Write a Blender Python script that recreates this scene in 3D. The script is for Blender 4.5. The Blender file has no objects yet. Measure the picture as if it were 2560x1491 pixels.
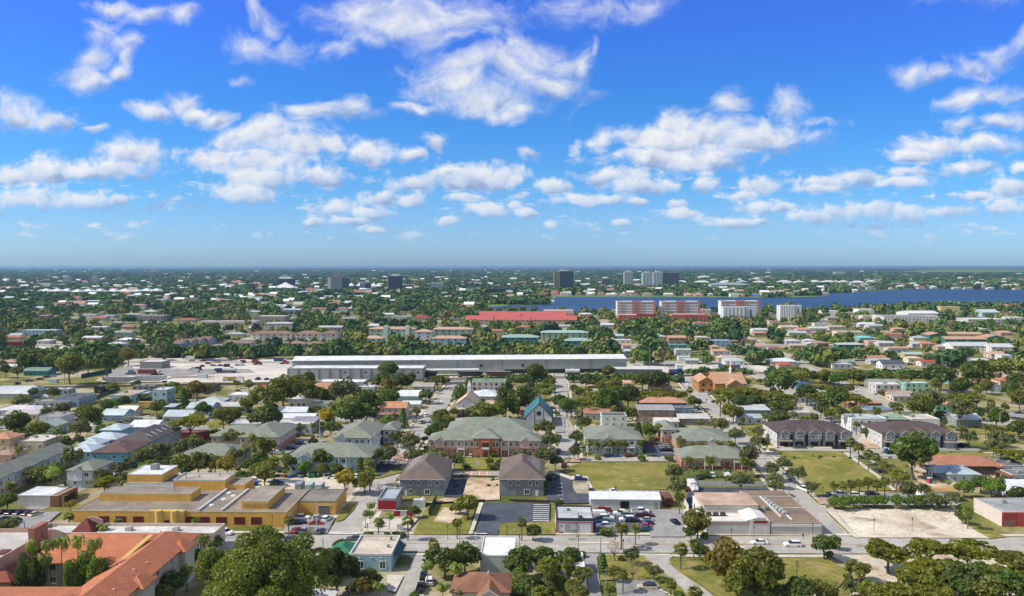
import bpy, math, random
import numpy as np
from mathutils import Vector, Matrix

SC = bpy.context.scene
COL = SC.collection
RND = random.Random(11)
# ------------------------------------------------------------------ camera, sun, sky
CAM_H, FPX, CX, CY, Y0 = 77.0, 2000.0, 1280.0, 745.5, 666.0
PITCH = math.atan((CY - Y0) / FPX)
cd = bpy.data.cameras.new('camera'); cam = bpy.data.objects.new('camera', cd); COL.objects.link(cam)
cam.location = (0, 0, CAM_H); cam.rotation_euler = (math.pi / 2 - PITCH, 0, 0)
cd.sensor_fit = 'HORIZONTAL'; cd.sensor_width = 36; cd.lens = FPX / 2560 * 36
cd.clip_start = 1; cd.clip_end = 200000
SC.camera = cam
SUN_EL, SUN_AZ = math.radians(44), math.radians(-90 - 7)      # azimuth clockwise from +Y: the sun stands to the left
sd = Vector((math.cos(SUN_EL) * math.sin(SUN_AZ), math.cos(SUN_EL) * math.cos(SUN_AZ), math.sin(SUN_EL)))
ld = bpy.data.lights.new('sun', 'SUN'); sun = bpy.data.objects.new('sun', ld); COL.objects.link(sun)
ld.energy = 5.0; ld.angle = math.radians(0.53); ld.color = (1, .94, .83)
sun.rotation_euler = (-sd).to_track_quat('-Z', 'Y').to_euler(); sun.location = (-200, 0, 300)
SC.view_settings.view_transform = 'Standard'; SC.view_settings.look = 'None'
SC.view_settings.exposure = 0.0; SC.view_settings.gamma = 1
SC.cycles.use_denoising = True
SC.cycles.max_bounces = 5; SC.cycles.diffuse_bounces = 2; SC.cycles.glossy_bounces = 2
SC.cycles.transmission_bounces = 2; SC.cycles.transparent_max_bounces = 4; SC.cycles.volume_bounces = 0

TILE = {'A': 1150.0, 'B': 880.0, 'C': 640.0}
def S(t, x, y):                                               # enlarged-tile coordinates -> photograph pixel
    return (int(t[1]) - 1) * 640 + x / 3.9375, TILE[t[0]] + y / 3.9375
cp, sp = math.cos(PITCH), math.sin(PITCH)
def G(px, py, z=0.0):                                         # photograph pixel -> world point at height z
    a, b = (px - CX) / FPX, -(py - CY) / FPX
    d = (a, cp + b * sp, -sp + b * cp)
    t = (z - CAM_H) / d[2]
    return Vector((a * t, d[1] * t, z))
def GT(t, x, y, z=0.0):
    return G(*S(t, x, y), z)
def PX(p):                                                    # world -> photograph pixel
    x, y, z = p[0], p[1], p[2] - CAM_H
    w = y * cp - z * sp
    return CX + FPX * x / w, CY - FPX * (y * sp + z * cp) / w
def raydir_uv(px, py):
    a, b = (px - CX) / FPX, -(py - CY) / FPX
    d = (a, cp + b * sp, -sp + b * cp)
    return d[0] / d[1], d[2] / d[1]

def lin(c):
    return tuple((v / 255 / 12.92) if v / 255 <= .04045 else ((v / 255 + .055) / 1.055) ** 2.4 for v in c)

# ------------------------------------------------------------------ node helpers
class NT:
    def __init__(s, tree): s.t = tree; s.n = tree.nodes; s.l = tree.links
    def new(s, typ, **kw):
        n = s.n.new(typ)
        for k, v in kw.items(): setattr(n, k, v)
        return n
    def put(s, sock, v):
        if isinstance(v, bpy.types.NodeSocket): s.l.new(v, sock)
        elif v is not None: sock.default_value = v
    def math(s, op, a, b=None, c=None, clamp=False):
        n = s.new('ShaderNodeMath', operation=op); n.use_clamp = clamp
        for i, v in enumerate((a, b, c)):
            if v is not None: s.put(n.inputs[i], v)
        return n.outputs[0]
    def vmath(s, op, a, b=None, c=None, out=0):
        n = s.new('ShaderNodeVectorMath', operation=op)
        for i, v in enumerate((a, b, c)):
            if v is not None: s.put(n.inputs[i], v)
        return n.outputs['Value'] if op in ('LENGTH', 'DOT_PRODUCT') else n.outputs[0]
    def noise(s, vec, scale, detail=3, rough=.55, dist=0.0):
        n = s.new('ShaderNodeTexNoise'); s.put(n.inputs['Vector'], vec)
        n.inputs['Scale'].default_value = scale; n.inputs['Detail'].default_value = detail
        n.inputs['Roughness'].default_value = rough; n.inputs['Distortion'].default_value = dist
        return n.outputs['Fac']
    def ramp(s, fac, stops):
        n = s.new('ShaderNodeValToRGB'); s.put(n.inputs[0], fac)
        e = n.color_ramp.elements
        while len(e) < len(stops): e.new(.5)
        for k, (p, c) in enumerate(stops):
            e[k].position = p; e[k].color = (*c, 1) if len(c) == 3 else c
        return n.outputs[0]
    def mix(s, fac, a, b, mode='MIX'):
        n = s.new('ShaderNodeMix', data_type='RGBA', blend_type=mode)
        s.put(n.inputs[0], fac)
        for i, v in ((6, a), (7, b)):
            s.put(n.inputs[i], (*v, 1) if isinstance(v, tuple) and len(v) == 3 else v)
        return n.outputs[2]
    def mapr(s, v, a, b, c=0.0, d=1.0, smooth=False):
        n = s.new('ShaderNodeMapRange'); n.clamp = True
        if smooth: n.interpolation_type = 'SMOOTHSTEP'
        s.put(n.inputs[0], v)
        for i, q in enumerate((a, b, c, d)): s.put(n.inputs[i + 1], q)
        return n.outputs[0]

world = bpy.data.worlds.new('World'); world.use_nodes = True
W = NT(world.node_tree); W.n.clear()
CLOUDS = """1 500 120 80 60|1 480 165 70 80|1 660 190 70 50 .8|1 420 260 110 70|1 340 330 110 60 .8|1 440 375 130 55|1 610 345 60 45|1 600 205 80 50 .7|1 640 270 40 60
1 560 15 130 36|1 740 50 130 45|1 880 75 80 42|1 1260 60 50 65|1 1330 110 60 75|1 1230 195 140 75|1 1400 215 120 75|1 1190 350 80 42 .8|1 1660 250 90 40 .55
1 1800 40 300 110 1.1|1 2000 120 300 110 1.1|1 2300 60 350 110 .8|1 1860 190 120 50|1 2250 180 300 80 .7|1 2250 330 260 100|1 2450 330 190 120|1 2200 430 230 70|1 2050 535 110 38|1 2400 500 260 80|1 2500 560 150 48
1 100 545 160 80|1 260 575 160 62|1 470 632 60 22|1 720 560 105 46|1 880 500 90 62 .8|1 960 550 120 40|1 1080 570 115 42|1 1600 550 200 60|1 1730 510 95 66
1 210 830 140 88|1 60 860 120 64|1 430 830 180 60|1 640 765 145 80|1 560 830 210 58|1 140 975 190 52|1 400 985 190 46|1 580 985 62 30
1 1300 670 230 75|1 1480 730 200 105|1 1060 765 190 66|1 1300 800 270 70|1 1640 730 66 60|1 1300 880 230 58|1 1560 870 170 55|1 1180 945 150 48
1 1830 770 115 56|1 2000 780 130 38|1 2120 715 85 50|1 2050 910 150 45|1 2300 890 220 65|1 2480 880 100 62|1 2200 865 120 50
1 1650 1025 95 50|1 1890 975 105 42|1 2030 985 75 34|1 1850 1045 110 34|1 1555 1092 62 22|1 1710 1090 95 22|1 1850 1137 48 18|1 1580 1158 54 14|1 1605 1190 54 14|1 2390 1030 115 40|1 2210 1090 62 22|1 2130 1110 44 14|1 2420 1125 54 14|1 2130 1190 44 12|1 1400 1200 36 10|1 1080 1215 44 9|1 140 1140 28 12|1 2300 980 95 20
2 100 300 210 115|2 230 330 175 115|2 340 330 80 110|2 200 430 185 62|2 40 540 105 42|2 400 240 30 70 .8|2 1930 300 90 54|2 2080 325 125 44|2 2250 310 130 62|2 2400 250 135 72|2 2510 195 75 85
2 2250 470 155 62|2 2400 440 145 80|2 2220 595 145 56|2 2420 590 155 50|2 2080 720 185 66|2 1980 770 140 44|2 2300 720 225 60|2 2250 830 155 40
2 1080 520 90 62 .8|2 1330 540 130 62 .7|2 830 600 115 88 1.1|2 560 685 135 58|2 420 700 62 62|2 760 690 260 80 1.1|2 1000 655 230 92|2 1200 680 230 84|2 650 790 260 50|2 900 790 250 60
2 500 880 190 50|2 620 920 165 46|2 380 985 190 28|2 215 927 90 40|2 950 902 64 32 .85|2 1240 920 105 40|2 1150 960 84 26|2 1550 910 200 46|2 1700 890 180 50|2 1500 937 140 25|2 1910 912 125 32|2 1930 860 115 26 .7
2 1190 1015 85 40|2 1080 1090 175 26|2 1210 1087 54 22|2 820 1060 95 32|2 790 1005 54 26|2 615 1000 48 20|2 540 1097 54 20|2 190 1100 34 27|2 75 1050 58 25|2 1340 1022 58 26|2 1500 1065 115 28|2 1650 1042 155 42|2 1800 1040 125 42
2 1950 1060 84 36|2 2160 1045 115 28|2 2450 930 105 62|2 2300 970 115 30|2 2430 1010 115 42|2 1840 1150 38 12|2 455 1188 50 10|2 230 1213 24 10|2 10 900 54 50|2 10 1010 44 26|2 2500 810 54 50|2 85 740 36 36 .5|2 300 730 20 38 .5|2 1520 700 75 36 .6|2 1540 620 85 25 .5
2 300 30 300 85 .56|2 680 40 120 85 .52|2 2300 10 200 34 .5"""
tc = W.new('ShaderNodeTexCoord').outputs['Generated']
sep = W.new('ShaderNodeSeparateXYZ'); W.put(sep.inputs[0], tc)
ysafe = W.math('MAXIMUM', sep.outputs[1], 0.02)
uu, vv = W.math('DIVIDE', sep.outputs[0], ysafe), W.math('DIVIDE', sep.outputs[2], ysafe)
cmb = W.new('ShaderNodeCombineXYZ'); W.put(cmb.inputs[0], uu); W.put(cmb.inputs[1], vv)
uv = cmb.outputs[0]
wn = W.new('ShaderNodeTexNoise'); W.put(wn.inputs['Vector'], uv); wn.inputs['Scale'].default_value = 9; wn.inputs['Detail'].default_value = 4
warp = W.vmath('SUBTRACT', wn.outputs['Color'], (.5, .5, .5))
small = W.mapr(vv, 0.03, 0.24, 0.006, 0.085)                   # cloud billows are larger overhead than at the horizon
wsc = W.vmath('SCALE', warp); W.put(wsc.node.inputs['Scale'], small)
uvw = W.vmath('ADD', uv, wsc)
rows = []
for row in CLOUDS.replace('\n', '|').split('|'):
    q = [float(v) for v in row.split()]
    bx, by = (q[0] - 1) * 1280 + q[1] / 1.96875, q[2] / 1.96875
    if q[4] <= 14: continue
    rows.append((bx, by, q[3] / 1.96875, q[4] / 1.96875, q[5] if len(q) > 5 else 1.0 if q[4] > 36 else 1.2))
def cloud_noise(off):
    p = W.vmath('MULTIPLY_ADD', uvw, (1, 1.3, 1), (off[0], off[1], 3.3))
    a = W.noise(p, 11, 11, .62, .6)
    b = W.noise(p, 50, 7, .6, .25)
    f = W.mapr(vv, 0.04, 0.22, 0.2, 0.75)
    mx = W.new('ShaderNodeMix', data_type='FLOAT'); W.put(mx.inputs[0], f); W.put(mx.inputs[2], b); W.put(mx.inputs[3], a)
    return mx.outputs[0]
n0 = cloud_noise((0, 0))
pe = W.vmath('MULTIPLY_ADD', uvw, (1, 1.25, 1), (0, 0, 7.7))
ne0 = W.noise(pe, 30, 5, .5); ne1 = W.noise(W.vmath('ADD', pe, (-.010, .016, 0)), 30, 5, .5)
thin = W.mapr(vv, 0.03, 0.14, .6, 1)
soft = W.mapr(vv, 0.10, 0.26, .6, 1.25)                         # the high ones overhead have softer edges
# many small far clouds low over the horizon, from noise alone
fp = W.vmath('MULTIPLY', uv, (1, 2.6, 1))
fn = W.math('ADD', W.noise(fp, 34, 6, .6, .3), W.math('MULTIPLY', W.noise(fp, 7, 2, .5), .55))
band = W.math('MULTIPLY', W.mapr(vv, .02, .05, 0, 1, True), W.mapr(vv, .085, .14, 1, 0, True))
far = W.math('MULTIPLY', W.mapr(fn, .82, 1.0, 0, .62, True), band)
emboss = W.math('MULTIPLY_ADD', W.math('SUBTRACT', ne0, ne1), 1.15, .56)
SKY_K = 0.14
sky = W.new('ShaderNodeTexSky', sky_type='NISHITA'); sky.sun_disc = False
sv = W.new('ShaderNodeCombineXYZ'); W.put(sv.inputs[0], sep.outputs[0]); W.put(sv.inputs[1], sep.outputs[1]); W.put(sv.inputs[2], W.math('MAXIMUM', sep.outputs[2], .004)); W.l.new(sv.outputs[0], sky.inputs[0])
sky.sun_elevation = SUN_EL; sky.sun_rotation = SUN_AZ; sky.air_density = 1.0; sky.dust_density = .6; sky.ozone_density = 2.0
tint = W.vmath('SCALE', W.ramp(W.mapr(vv, 0.0, .34), [(0, (.68, 1.10, 1.98)), (.06, (.68, 1.09, 1.86)), (.14, (.63, 1.03, 1.74)), (.3, (.42, .94, 1.6)), (.6, (.30, .86, 1.66)), (.85, (.33, .78, 1.9)), (1, (.36, .76, 1.95))])); tint.node.inputs['Scale'].default_value = .1 / SKY_K
skyc = W.mix(1.0, sky.outputs[0], tint, 'MULTIPLY')
def cloudy(sub, idx):                                         # sky and clouds for one sector of the view, as a node group
    gt = bpy.data.node_groups.new('sky_sector', 'ShaderNodeTree')
    for nm, ty in (('uvw', 'NodeSocketVector'), ('n', 'NodeSocketFloat'), ('soft', 'NodeSocketFloat'), ('thin', 'NodeSocketFloat'), ('emboss', 'NodeSocketFloat'), ('sky', 'NodeSocketColor'), ('far', 'NodeSocketFloat')):
        gt.interface.new_socket(nm, in_out='INPUT', socket_type=ty)
    gt.interface.new_socket('colour', in_out='OUTPUT', socket_type='NodeSocketColor')
    K = NT(gt); gi = K.new('NodeGroupInput').outputs; go = K.new('NodeGroupOutput')
    D = T = None
    for bx, by, rx, ry, w in sub:
        u0, v0 = raydir_uv(bx, by); u1, v1 = raydir_uv(bx + rx, by - ry)
        ia, ib = 1 / (1.15 * abs(u1 - u0)), 1 / (1.12 * abs(v1 - v0))
        m = K.vmath('MULTIPLY_ADD', gi[0], (ia, ib, 0), (-u0 * ia, -v0 * ib, 0))
        val = K.math('MULTIPLY_ADD', K.vmath('LENGTH', m), -w, w)
        t = K.math('ADD', val, K.vmath('DOT_PRODUCT', m, (-.14, .42, 0)))
        D = val if D is None else K.math('MAXIMUM', D, val)
        T = t if T is None else K.math('MAXIMUM', T, t)
    D = K.math('MAXIMUM', D, -1.2); T = K.math('MAXIMUM', T, -1.2)
    amt = K.math('MULTIPLY_ADD', K.math('SUBTRACT', gi[1], .5), 3.3, D)
    dens = K.mapr(amt, -.18, gi[2], 0, 1, True)
    dens = K.math('MULTIPLY', dens, K.math('MULTIPLY', gi[3], .97))
    dens = K.math('MAXIMUM', dens, gi[6])
    shade = K.math('ADD', gi[4], K.math('MULTIPLY', K.math('SUBTRACT', T, D), 1.2), clamp=True)
    ccol = K.ramp(shade, [(.08, lin((164, 180, 216))), (.42, lin((216, 226, 245))), (.85, lin((254, 254, 255)))])
    cl = K.vmath('SCALE', ccol); cl.node.inputs['Scale'].default_value = .93 / SKY_K
    K.l.new(K.mix(dens, gi[5], cl), go.inputs[0])
    g = W.new('ShaderNodeGroup'); g.node_tree = gt
    for i, v in enumerate((uvw, n0, soft, thin, emboss, skyc, far)): W.put(g.inputs[i], v)
    bg = W.new('ShaderNodeBackground'); W.put(bg.inputs[0], g.outputs[0]); bg.inputs[1].default_value = SKY_K
    return bg.outputs[0]
NCOL = 5
def sector(k):
    x0, x1 = k * 2560 / NCOL, (k + 1) * 2560 / NCOL
    if k == 0: x0 = -900
    if k == NCOL - 1: x1 = 3460
    return cloudy([r for r in rows if r[0] + 1.9 * r[2] > x0 - 40 and r[0] - 1.9 * r[2] < x1 + 40], k)
def mixsh(fac, a, b):
    n = W.new('ShaderNodeMixShader'); W.put(n.inputs[0], fac); W.l.new(a, n.inputs[1]); W.l.new(b, n.inputs[2])
    return n.outputs[0]
out = sector(0)
for k in range(1, NCOL):
    out = mixsh(W.math('GREATER_THAN', uu, raydir_uv(k * 2560 / NCOL, 300)[0]), out, sector(k))
# unseen sky dome: untinted, brighter, evenly mixed with cloud white, for neutral fill light
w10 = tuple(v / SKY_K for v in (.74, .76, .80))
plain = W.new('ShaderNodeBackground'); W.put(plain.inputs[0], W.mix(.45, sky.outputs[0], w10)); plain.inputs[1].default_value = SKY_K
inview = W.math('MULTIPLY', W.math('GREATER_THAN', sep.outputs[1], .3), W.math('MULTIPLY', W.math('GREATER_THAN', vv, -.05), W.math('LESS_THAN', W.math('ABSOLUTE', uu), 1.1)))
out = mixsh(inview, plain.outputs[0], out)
wo = W.new('ShaderNodeOutputWorld'); W.l.new(out, wo.inputs[0])
SC.world = world
# ------------------------------------------------------------------ materials
MATS = {}
def pm(name, build):
    if name in MATS: return MATS[name]
    m = bpy.data.materials.new(name); m.use_nodes = True
    k = NT(m.node_tree); k.n.clear()
    o = k.new('ShaderNodeOutputMaterial')
    k.l.new(build(k), o.inputs[0]); MATS[name] = m
    return m
def bsdf(k, col, rough=.85, bump=None, bs=.3, bd=.05, metal=0.0, spec=.25):
    n = k.new('ShaderNodeBsdfPrincipled')
    k.put(n.inputs['Base Color'], (*col, 1) if isinstance(col, tuple) else col)
    k.put(n.inputs['Roughness'], rough); n.inputs['Metallic'].default_value = metal
    n.inputs['Specular IOR Level'].default_value = spec
    if bump is not None:
        b = k.new('ShaderNodeBump'); b.inputs['Strength'].default_value = bs; b.inputs['Distance'].default_value = bd
        k.put(b.inputs['Height'], bump); k.l.new(b.outputs[0], n.inputs['Normal'])
    return n.outputs[0]
def ocol(k): return k.new('ShaderNodeObjectInfo').outputs['Color']
def gpos(k): return k.new('ShaderNodeNewGeometry').outputs['Position']
def gnor(k): return k.new('ShaderNodeNewGeometry').outputs['Normal']
def xyz(k, v):
    s = k.new('ShaderNodeSeparateXYZ'); k.put(s.inputs[0], v); return s.outputs
def scaled(k, col, f):                                        # colour times a varying factor
    n = k.vmath('SCALE', col); k.put(n.node.inputs['Scale'], f); return n

def b_wall(k):
    p = gpos(k); n = k.noise(p, .35, 5, .6)
    st = k.noise(k.vmath('MULTIPLY', p, (1.2, 1.2, .12)), 1, 4, .6)          # rain streaks
    f = k.math('ADD', k.mapr(n, .3, .7, .86, 1.04), k.mapr(st, .45, .8, 0, -.16))
    return bsdf(k, scaled(k, ocol(k), f), .9, k.noise(p, 6, 3), .25, .03)
def b_block(k):                                               # bare concrete block
    p = gpos(k); s = xyz(k, p)
    f = k.mapr(k.noise(p, .5, 4), .3, .7, .82, 1.08)
    j = k.math('GREATER_THAN', k.math('FRACT', k.math('MULTIPLY', s[2], 2.5)), .9)
    return bsdf(k, scaled(k, ocol(k), k.math('SUBTRACT', f, k.math('MULTIPLY', j, .12))), .95)
def b_flat(k):                                                # flat membrane roof with ponding stains
    p = gpos(k); n = k.noise(p, .16, 6, .62); m = k.noise(p, .9, 4, .6)
    f = k.math('MULTIPLY', k.mapr(n, .35, .68, 1.08, .62), k.mapr(m, .3, .75, 1.06, .82))
    return bsdf(k, scaled(k, ocol(k), f), .9)
def b_shingle(k):
    p = gpos(k); n = k.noise(p, .4, 4, .6); m = k.noise(p, 3.2, 2, .6); s = xyz(k, p)
    c = k.math('FRACT', k.math('MULTIPLY', s[2], 3.1))
    f = k.math('MULTIPLY', k.mapr(n, .3, .7, .78, 1.12), k.mapr(m, .3, .7, .84, 1.14))
    f = k.math('MULTIPLY', f, k.mapr(c, 0, .25, .9, 1))
    return bsdf(k, scaled(k, ocol(k), f), .92)
def seam(k, per):                                             # ribs running down the slope
    nn = xyz(k, gnor(k)); p = xyz(k, gpos(k))
    sel = k.math('GREATER_THAN', k.math('ABSOLUTE', nn[0]), k.math('ABSOLUTE', nn[1]))
    a = k.math('ADD', k.math('MULTIPLY', sel, k.math('SUBTRACT', p[1], p[0])), p[0])
    return k.math('PINGPONG', a, per / 2), a
def b_metal(k):
    r, a = seam(k, .9); p = gpos(k)
    f = k.math('MULTIPLY', k.mapr(k.noise(p, .22, 7, .66), .3, .72, 1.06, .68), k.mapr(r, 0, .1, .88, 1))
    return bsdf(k, scaled(k, ocol(k), f), .5, k.mapr(r, 0, .1, 1, 0), .4, .04, spec=.35)
def b_tile(k):
    r, a = seam(k, .62); p = gpos(k); z = xyz(k, p)[2]
    c = k.math('FRACT', k.math('MULTIPLY', z, 3.3))
    f = k.math('MULTIPLY', k.mapr(r, 0, .31, .55, 1.12), k.mapr(c, 0, .3, .8, 1))
    f = k.math('MULTIPLY', f, k.mapr(k.noise(p, .5, 5, .65), .3, .7, .78, 1.14))
    f = k.math('MULTIPLY', f, k.mapr(k.noise(p, 5, 2, .6), .3, .7, .86, 1.12))
    return bsdf(k, scaled(k, ocol(k), f), .85, r, .8, .12)
def b_paint(k): return bsdf(k, ocol(k), .35, spec=.5)
def b_matte(k):
    return bsdf(k, scaled(k, ocol(k), k.mapr(k.noise(gpos(k), 1.2, 4), .3, .7, .85, 1.08)), .8)
def b_glass(k): return bsdf(k, (.018, .024, .03), .06, spec=.8)
def b_dim(k):                                                 # window panes: dark glass, some with blinds
    r = k.new('ShaderNodeObjectInfo').outputs['Random']
    return bsdf(k, k.ramp(r, [(0, (.012, .016, .022)), (.6, (.03, .036, .045)), (.8, (.10, .11, .12)), (1, (.2, .2, .19))]), .15, spec=.6)
def b_leaf(k):
    p = gpos(k); rnd = k.new('ShaderNodeObjectInfo').outputs['Random']
    n = k.noise(p, 1.3, 3, .7); n2 = k.noise(p, .28, 2)
    f = k.math('MULTIPLY', k.mapr(n, .28, .72, .55, 1.55), k.mapr(rnd, 0, 1, .8, 1.22))
    c = scaled(k, ocol(k), f)
    c = k.mix(k.mapr(n2, .45, .75, 0, .45), c, (.115, .105, .018))
    d = k.new('ShaderNodeBsdfDiffuse'); k.l.new(c, d.inputs[0])
    t = k.new('ShaderNodeBsdfTranslucent'); k.l.new(k.mix(1, c, (1.5, 1.6, .6), 'MULTIPLY'), t.inputs[0])
    g = k.new('ShaderNodeBsdfGlossy'); g.inputs['Roughness'].default_value = .5; g.inputs[0].default_value = (.9, .95, 1, 1)
    m = k.new('ShaderNodeMixShader'); m.inputs[0].default_value = .38; k.l.new(d.outputs[0], m.inputs[1]); k.l.new(t.outputs[0], m.inputs[2])
    m2 = k.new('ShaderNodeMixShader'); m2.inputs[0].default_value = .025; k.l.new(m.outputs[0], m2.inputs[1]); k.l.new(g.outputs[0], m2.inputs[2])
    return m2.outputs[0]
def b_woods(k):
    g = k.new('ShaderNodeNewGeometry'); r = g.outputs['Random Per Island']; p = g.outputs['Position']
    a = k.new('ShaderNodeAttribute'); a.attribute_name = 'tone'
    c = k.ramp(a.outputs['Fac'], [(0, lin((44, 62, 44))), (.3, lin((60, 80, 46))), (.55, lin((76, 92, 46))), (.72, lin((96, 98, 50))), (.88, lin((88, 92, 70))), (1, lin((108, 94, 50)))])
    c = scaled(k, c, k.mapr(r, 0, 1, 1.25, 2.35))
    d = k.new('ShaderNodeBsdfDiffuse'); k.l.new(c, d.inputs[0])
    return d.outputs[0]
def b_bark(k): return bsdf(k, scaled(k, ocol(k), k.mapr(k.noise(gpos(k), 3, 3), .3, .7, .7, 1.2)), .95)
def M(n): return pm(n, {'wall': b_wall, 'block': b_block, 'flat': b_flat, 'shingle': b_shingle, 'metal': b_metal, 'tile': b_tile, 'paint': b_paint, 'matte': b_matte, 'glass': b_glass,
                        'pane': b_dim, 'leaf': b_leaf, 'woods': b_woods, 'bark': b_bark}[n])
# ------------------------------------------------------------------ ground materials
def gm(name, cols, sc, sc2=None, sp=None, amt=.5, bump=True, tracks=None):
    """two-scale mottled ground: cols = (dark, mid, light)"""
    def f(k):
        p = gpos(k)
        n = k.noise(p, sc, 7, .64, .4)
        c = k.ramp(n, [(.3, cols[0]), (.5, cols[1]), (.7, cols[2])])
        n2 = k.noise(p, sc2 or sc * 7, 5, .65)
        c = scaled(k, c, k.mapr(n2, .3, .7, 1 - amt * .4, 1 + amt * .35))
        if sp:
            n3 = k.noise(k.vmath('ADD', p, (31, 17, 0)), sp[0], 6, .6, .5)
            c = k.mix(k.mapr(n3, sp[1], sp[2], 0, 1), c, sp[3])
        if tracks:                                            # tyre tracks: thin curved dark lines
            n4 = k.noise(k.vmath('MULTIPLY', p, (.02, .07, 0)), 1, 3, .5, 1.2)
            ln = k.math('PINGPONG', k.math('MULTIPLY', n4, 40), .5)
            c = k.mix(k.math('MULTIPLY', k.mapr(ln, 0, .16, 1, 0), k.mapr(k.noise(p, .05, 4), .42, .6, 0, tracks)), c, L((120, 96, 74)))
        return bsdf(k, c, .95, n2 if bump else None, .3, .05)
    return pm(name, f)
L = lin
GRASS = gm('lawn', (L((96, 104, 40)), L((122, 120, 52)), L((150, 136, 76))), .07, 1.1, (.16, .56, .74, L((172, 152, 104))), .8, tracks=.3)
LUSH = gm('lush_grass', (L((84, 108, 38)), L((104, 124, 44)), L((122, 134, 58))), .08, 1.1, None, .6)
SAND = gm('sandy_lot', (L((176, 160, 136)), L((205, 194, 174)), L((222, 214, 198))), .07, .8, (.1, .56, .72, L((140, 116, 88))), .5, tracks=.75)
DIRT = gm('dirt_lot', (L((150, 120, 92)), L((190, 168, 140)), L((214, 200, 178))), .12, 1.2, (.15, .58, .75, L((120, 110, 60))), .6)
ROAD = gm('road_concrete', (L((150, 146, 138)), L((168, 164, 156)), L((182, 178, 168))), .09, .9, (.3, .6, .75, L((132, 128, 122))), .45, tracks=.25)
WALK = gm('sidewalk_concrete', (L((178, 170, 156)), L((196, 188, 174)), L((208, 202, 190))), .2, 1.5, None, .3)
ASPH = gm('asphalt', (L((62, 66, 76)), L((74, 78, 88)), L((92, 96, 104))), .09, .9, (.2, .62, .75, L((118, 118, 120))), .35)
OLDASPH = gm('old_asphalt', (L((124, 122, 120)), L((146, 144, 142)), L((162, 160, 156))), .1, .9, (.2, .6, .75, L((104, 104, 106))), .4)
YARD = gm('yard_concrete', (L((178, 170, 158)), L((202, 194, 182)), L((214, 208, 198))), .03, .4, (.06, .6, .75, L((150, 144, 136))), .4)
BALLAST = gm('railway_ballast', (L((92, 80, 68)), L((128, 116, 102)), L((156, 146, 132))), .1, .9, None, .6)
BRICK = gm('brick_paving', (L((164, 130, 118)), L((184, 150, 136)), L((196, 166, 152))), .5, 3, None, .4)
WHITEP = gm('road_paint', (L((215, 215, 212)), L((232, 232, 230)), L((240, 240, 238))), .4, 2, (.8, .66, .75, L((170, 168, 162))), .2)
ORANGEP = gm('orange_road_paint', (L((206, 150, 92)), L((222, 168, 110)), L((214, 180, 140))), .4, 2, None, .2)
def b_ground(k):
    p = gpos(k); s = xyz(k, p)
    n = k.noise(p, .022, 8, .62, .6)
    c = k.ramp(n, [(.3, L((70, 84, 40))), (.43, L((98, 104, 48))), (.5, L((126, 120, 66))), (.58, L((170, 158, 132))), (.75, L((186, 178, 162)))])
    far = k.noise(p, .0022, 7, .65)
    cf = k.ramp(far, [(.3, L((36, 58, 44))), (.52, L((48, 70, 50))), (.68, L((72, 86, 56))), (.8, L((120, 114, 92)))])
    c = k.mix(k.mapr(s[1], 900, 2200, 0, 1), c, cf)
    n2 = k.noise(p, .5, 5, .65)
    c = scaled(k, c, k.mapr(n2, .3, .7, .78, 1.2))
    return bsdf(k, c, .97)
GROUND = pm('town_ground', b_ground)
def b_water(k):
    p = gpos(k)
    n = k.noise(k.vmath('MULTIPLY', p, (.3, 1, 1)), .35, 4, .6)
    b = k.noise(k.vmath('MULTIPLY', p, (.25, 1.6, 1)), .004, 5, .6)
    c = k.ramp(b, [(.35, L((38, 64, 94))), (.65, L((56, 84, 114)))])
    return bsdf(k, c, .5, n, .6, .5, spec=.2)
WATER = pm('lake_water', b_water)
# ------------------------------------------------------------------ mesh builder
class MB:
    def __init__(s): s.v = []; s.f = []
    def quad(s, *p):
        n = len(s.v); s.v += [tuple(q) for q in p]; s.f.append(tuple(range(n, n + len(p))))
    def box(s, x0, x1, y0, y1, z0, z1):
        n = len(s.v)
        s.v += [(x0, y0, z0), (x1, y0, z0), (x1, y1, z0), (x0, y1, z0), (x0, y0, z1), (x1, y0, z1), (x1, y1, z1), (x0, y1, z1)]
        s.f += [tuple(n + i for i in q) for q in ((3, 2, 1, 0), (4, 5, 6, 7), (0, 1, 5, 4), (1, 2, 6, 5), (2, 3, 7, 6), (3, 0, 4, 7))]
        return s
    def solid(s, v, f):
        n = len(s.v); s.v += v; s.f += [tuple(n + i for i in q) for q in f]; return s
    def cyl(s, a, b, r0, r1, n=8, cap=True):
        a, b = Vector(a), Vector(b); d = (b - a).normalized()
        u = d.orthogonal().normalized(); w = d.cross(u); k = len(s.v)
        for c, r in ((a, r0), (b, r1)):
            for i in range(n):
                t = 2 * math.pi * i / n
                s.v.append(tuple(c + (u * math.cos(t) + w * math.sin(t)) * r))
        for i in range(n):
            j = (i + 1) % n; s.f.append((k + i, k + j, k + n + j, k + n + i))
        if cap: s.f += [tuple(k + i for i in reversed(range(n))), tuple(k + n + i for i in range(n))]
        return s
    def prism(s, poly, x0, x1):                               # polygon in (y, z) swept along x
        n = len(s.v); m = len(poly)
        s.v += [(x0, y, z) for y, z in poly] + [(x1, y, z) for y, z in poly]
        s.f += [(n + i, n + m + i, n + m + (i + 1) % m, n + (i + 1) % m) for i in range(m)]
        s.f += [tuple(n + i for i in range(m)), tuple(n + m + i for i in reversed(range(m)))]
        return s
    def mesh(s, name):
        me = bpy.data.meshes.new(name); me.from_pydata(s.v, [], s.f); me.update(); return me
def tone(c):                                                  # swatches are sunlit tones: a little greyer and darker as base colour
    c = lin(c); g = .3 * c[0] + .55 * c[1] + .15 * c[2]
    return tuple((v * .80 + g * .20) * .9 for v in c)
def link(o, parent=None):
    COL.objects.link(o)
    if parent is not None: o.parent = parent
    return o
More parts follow.
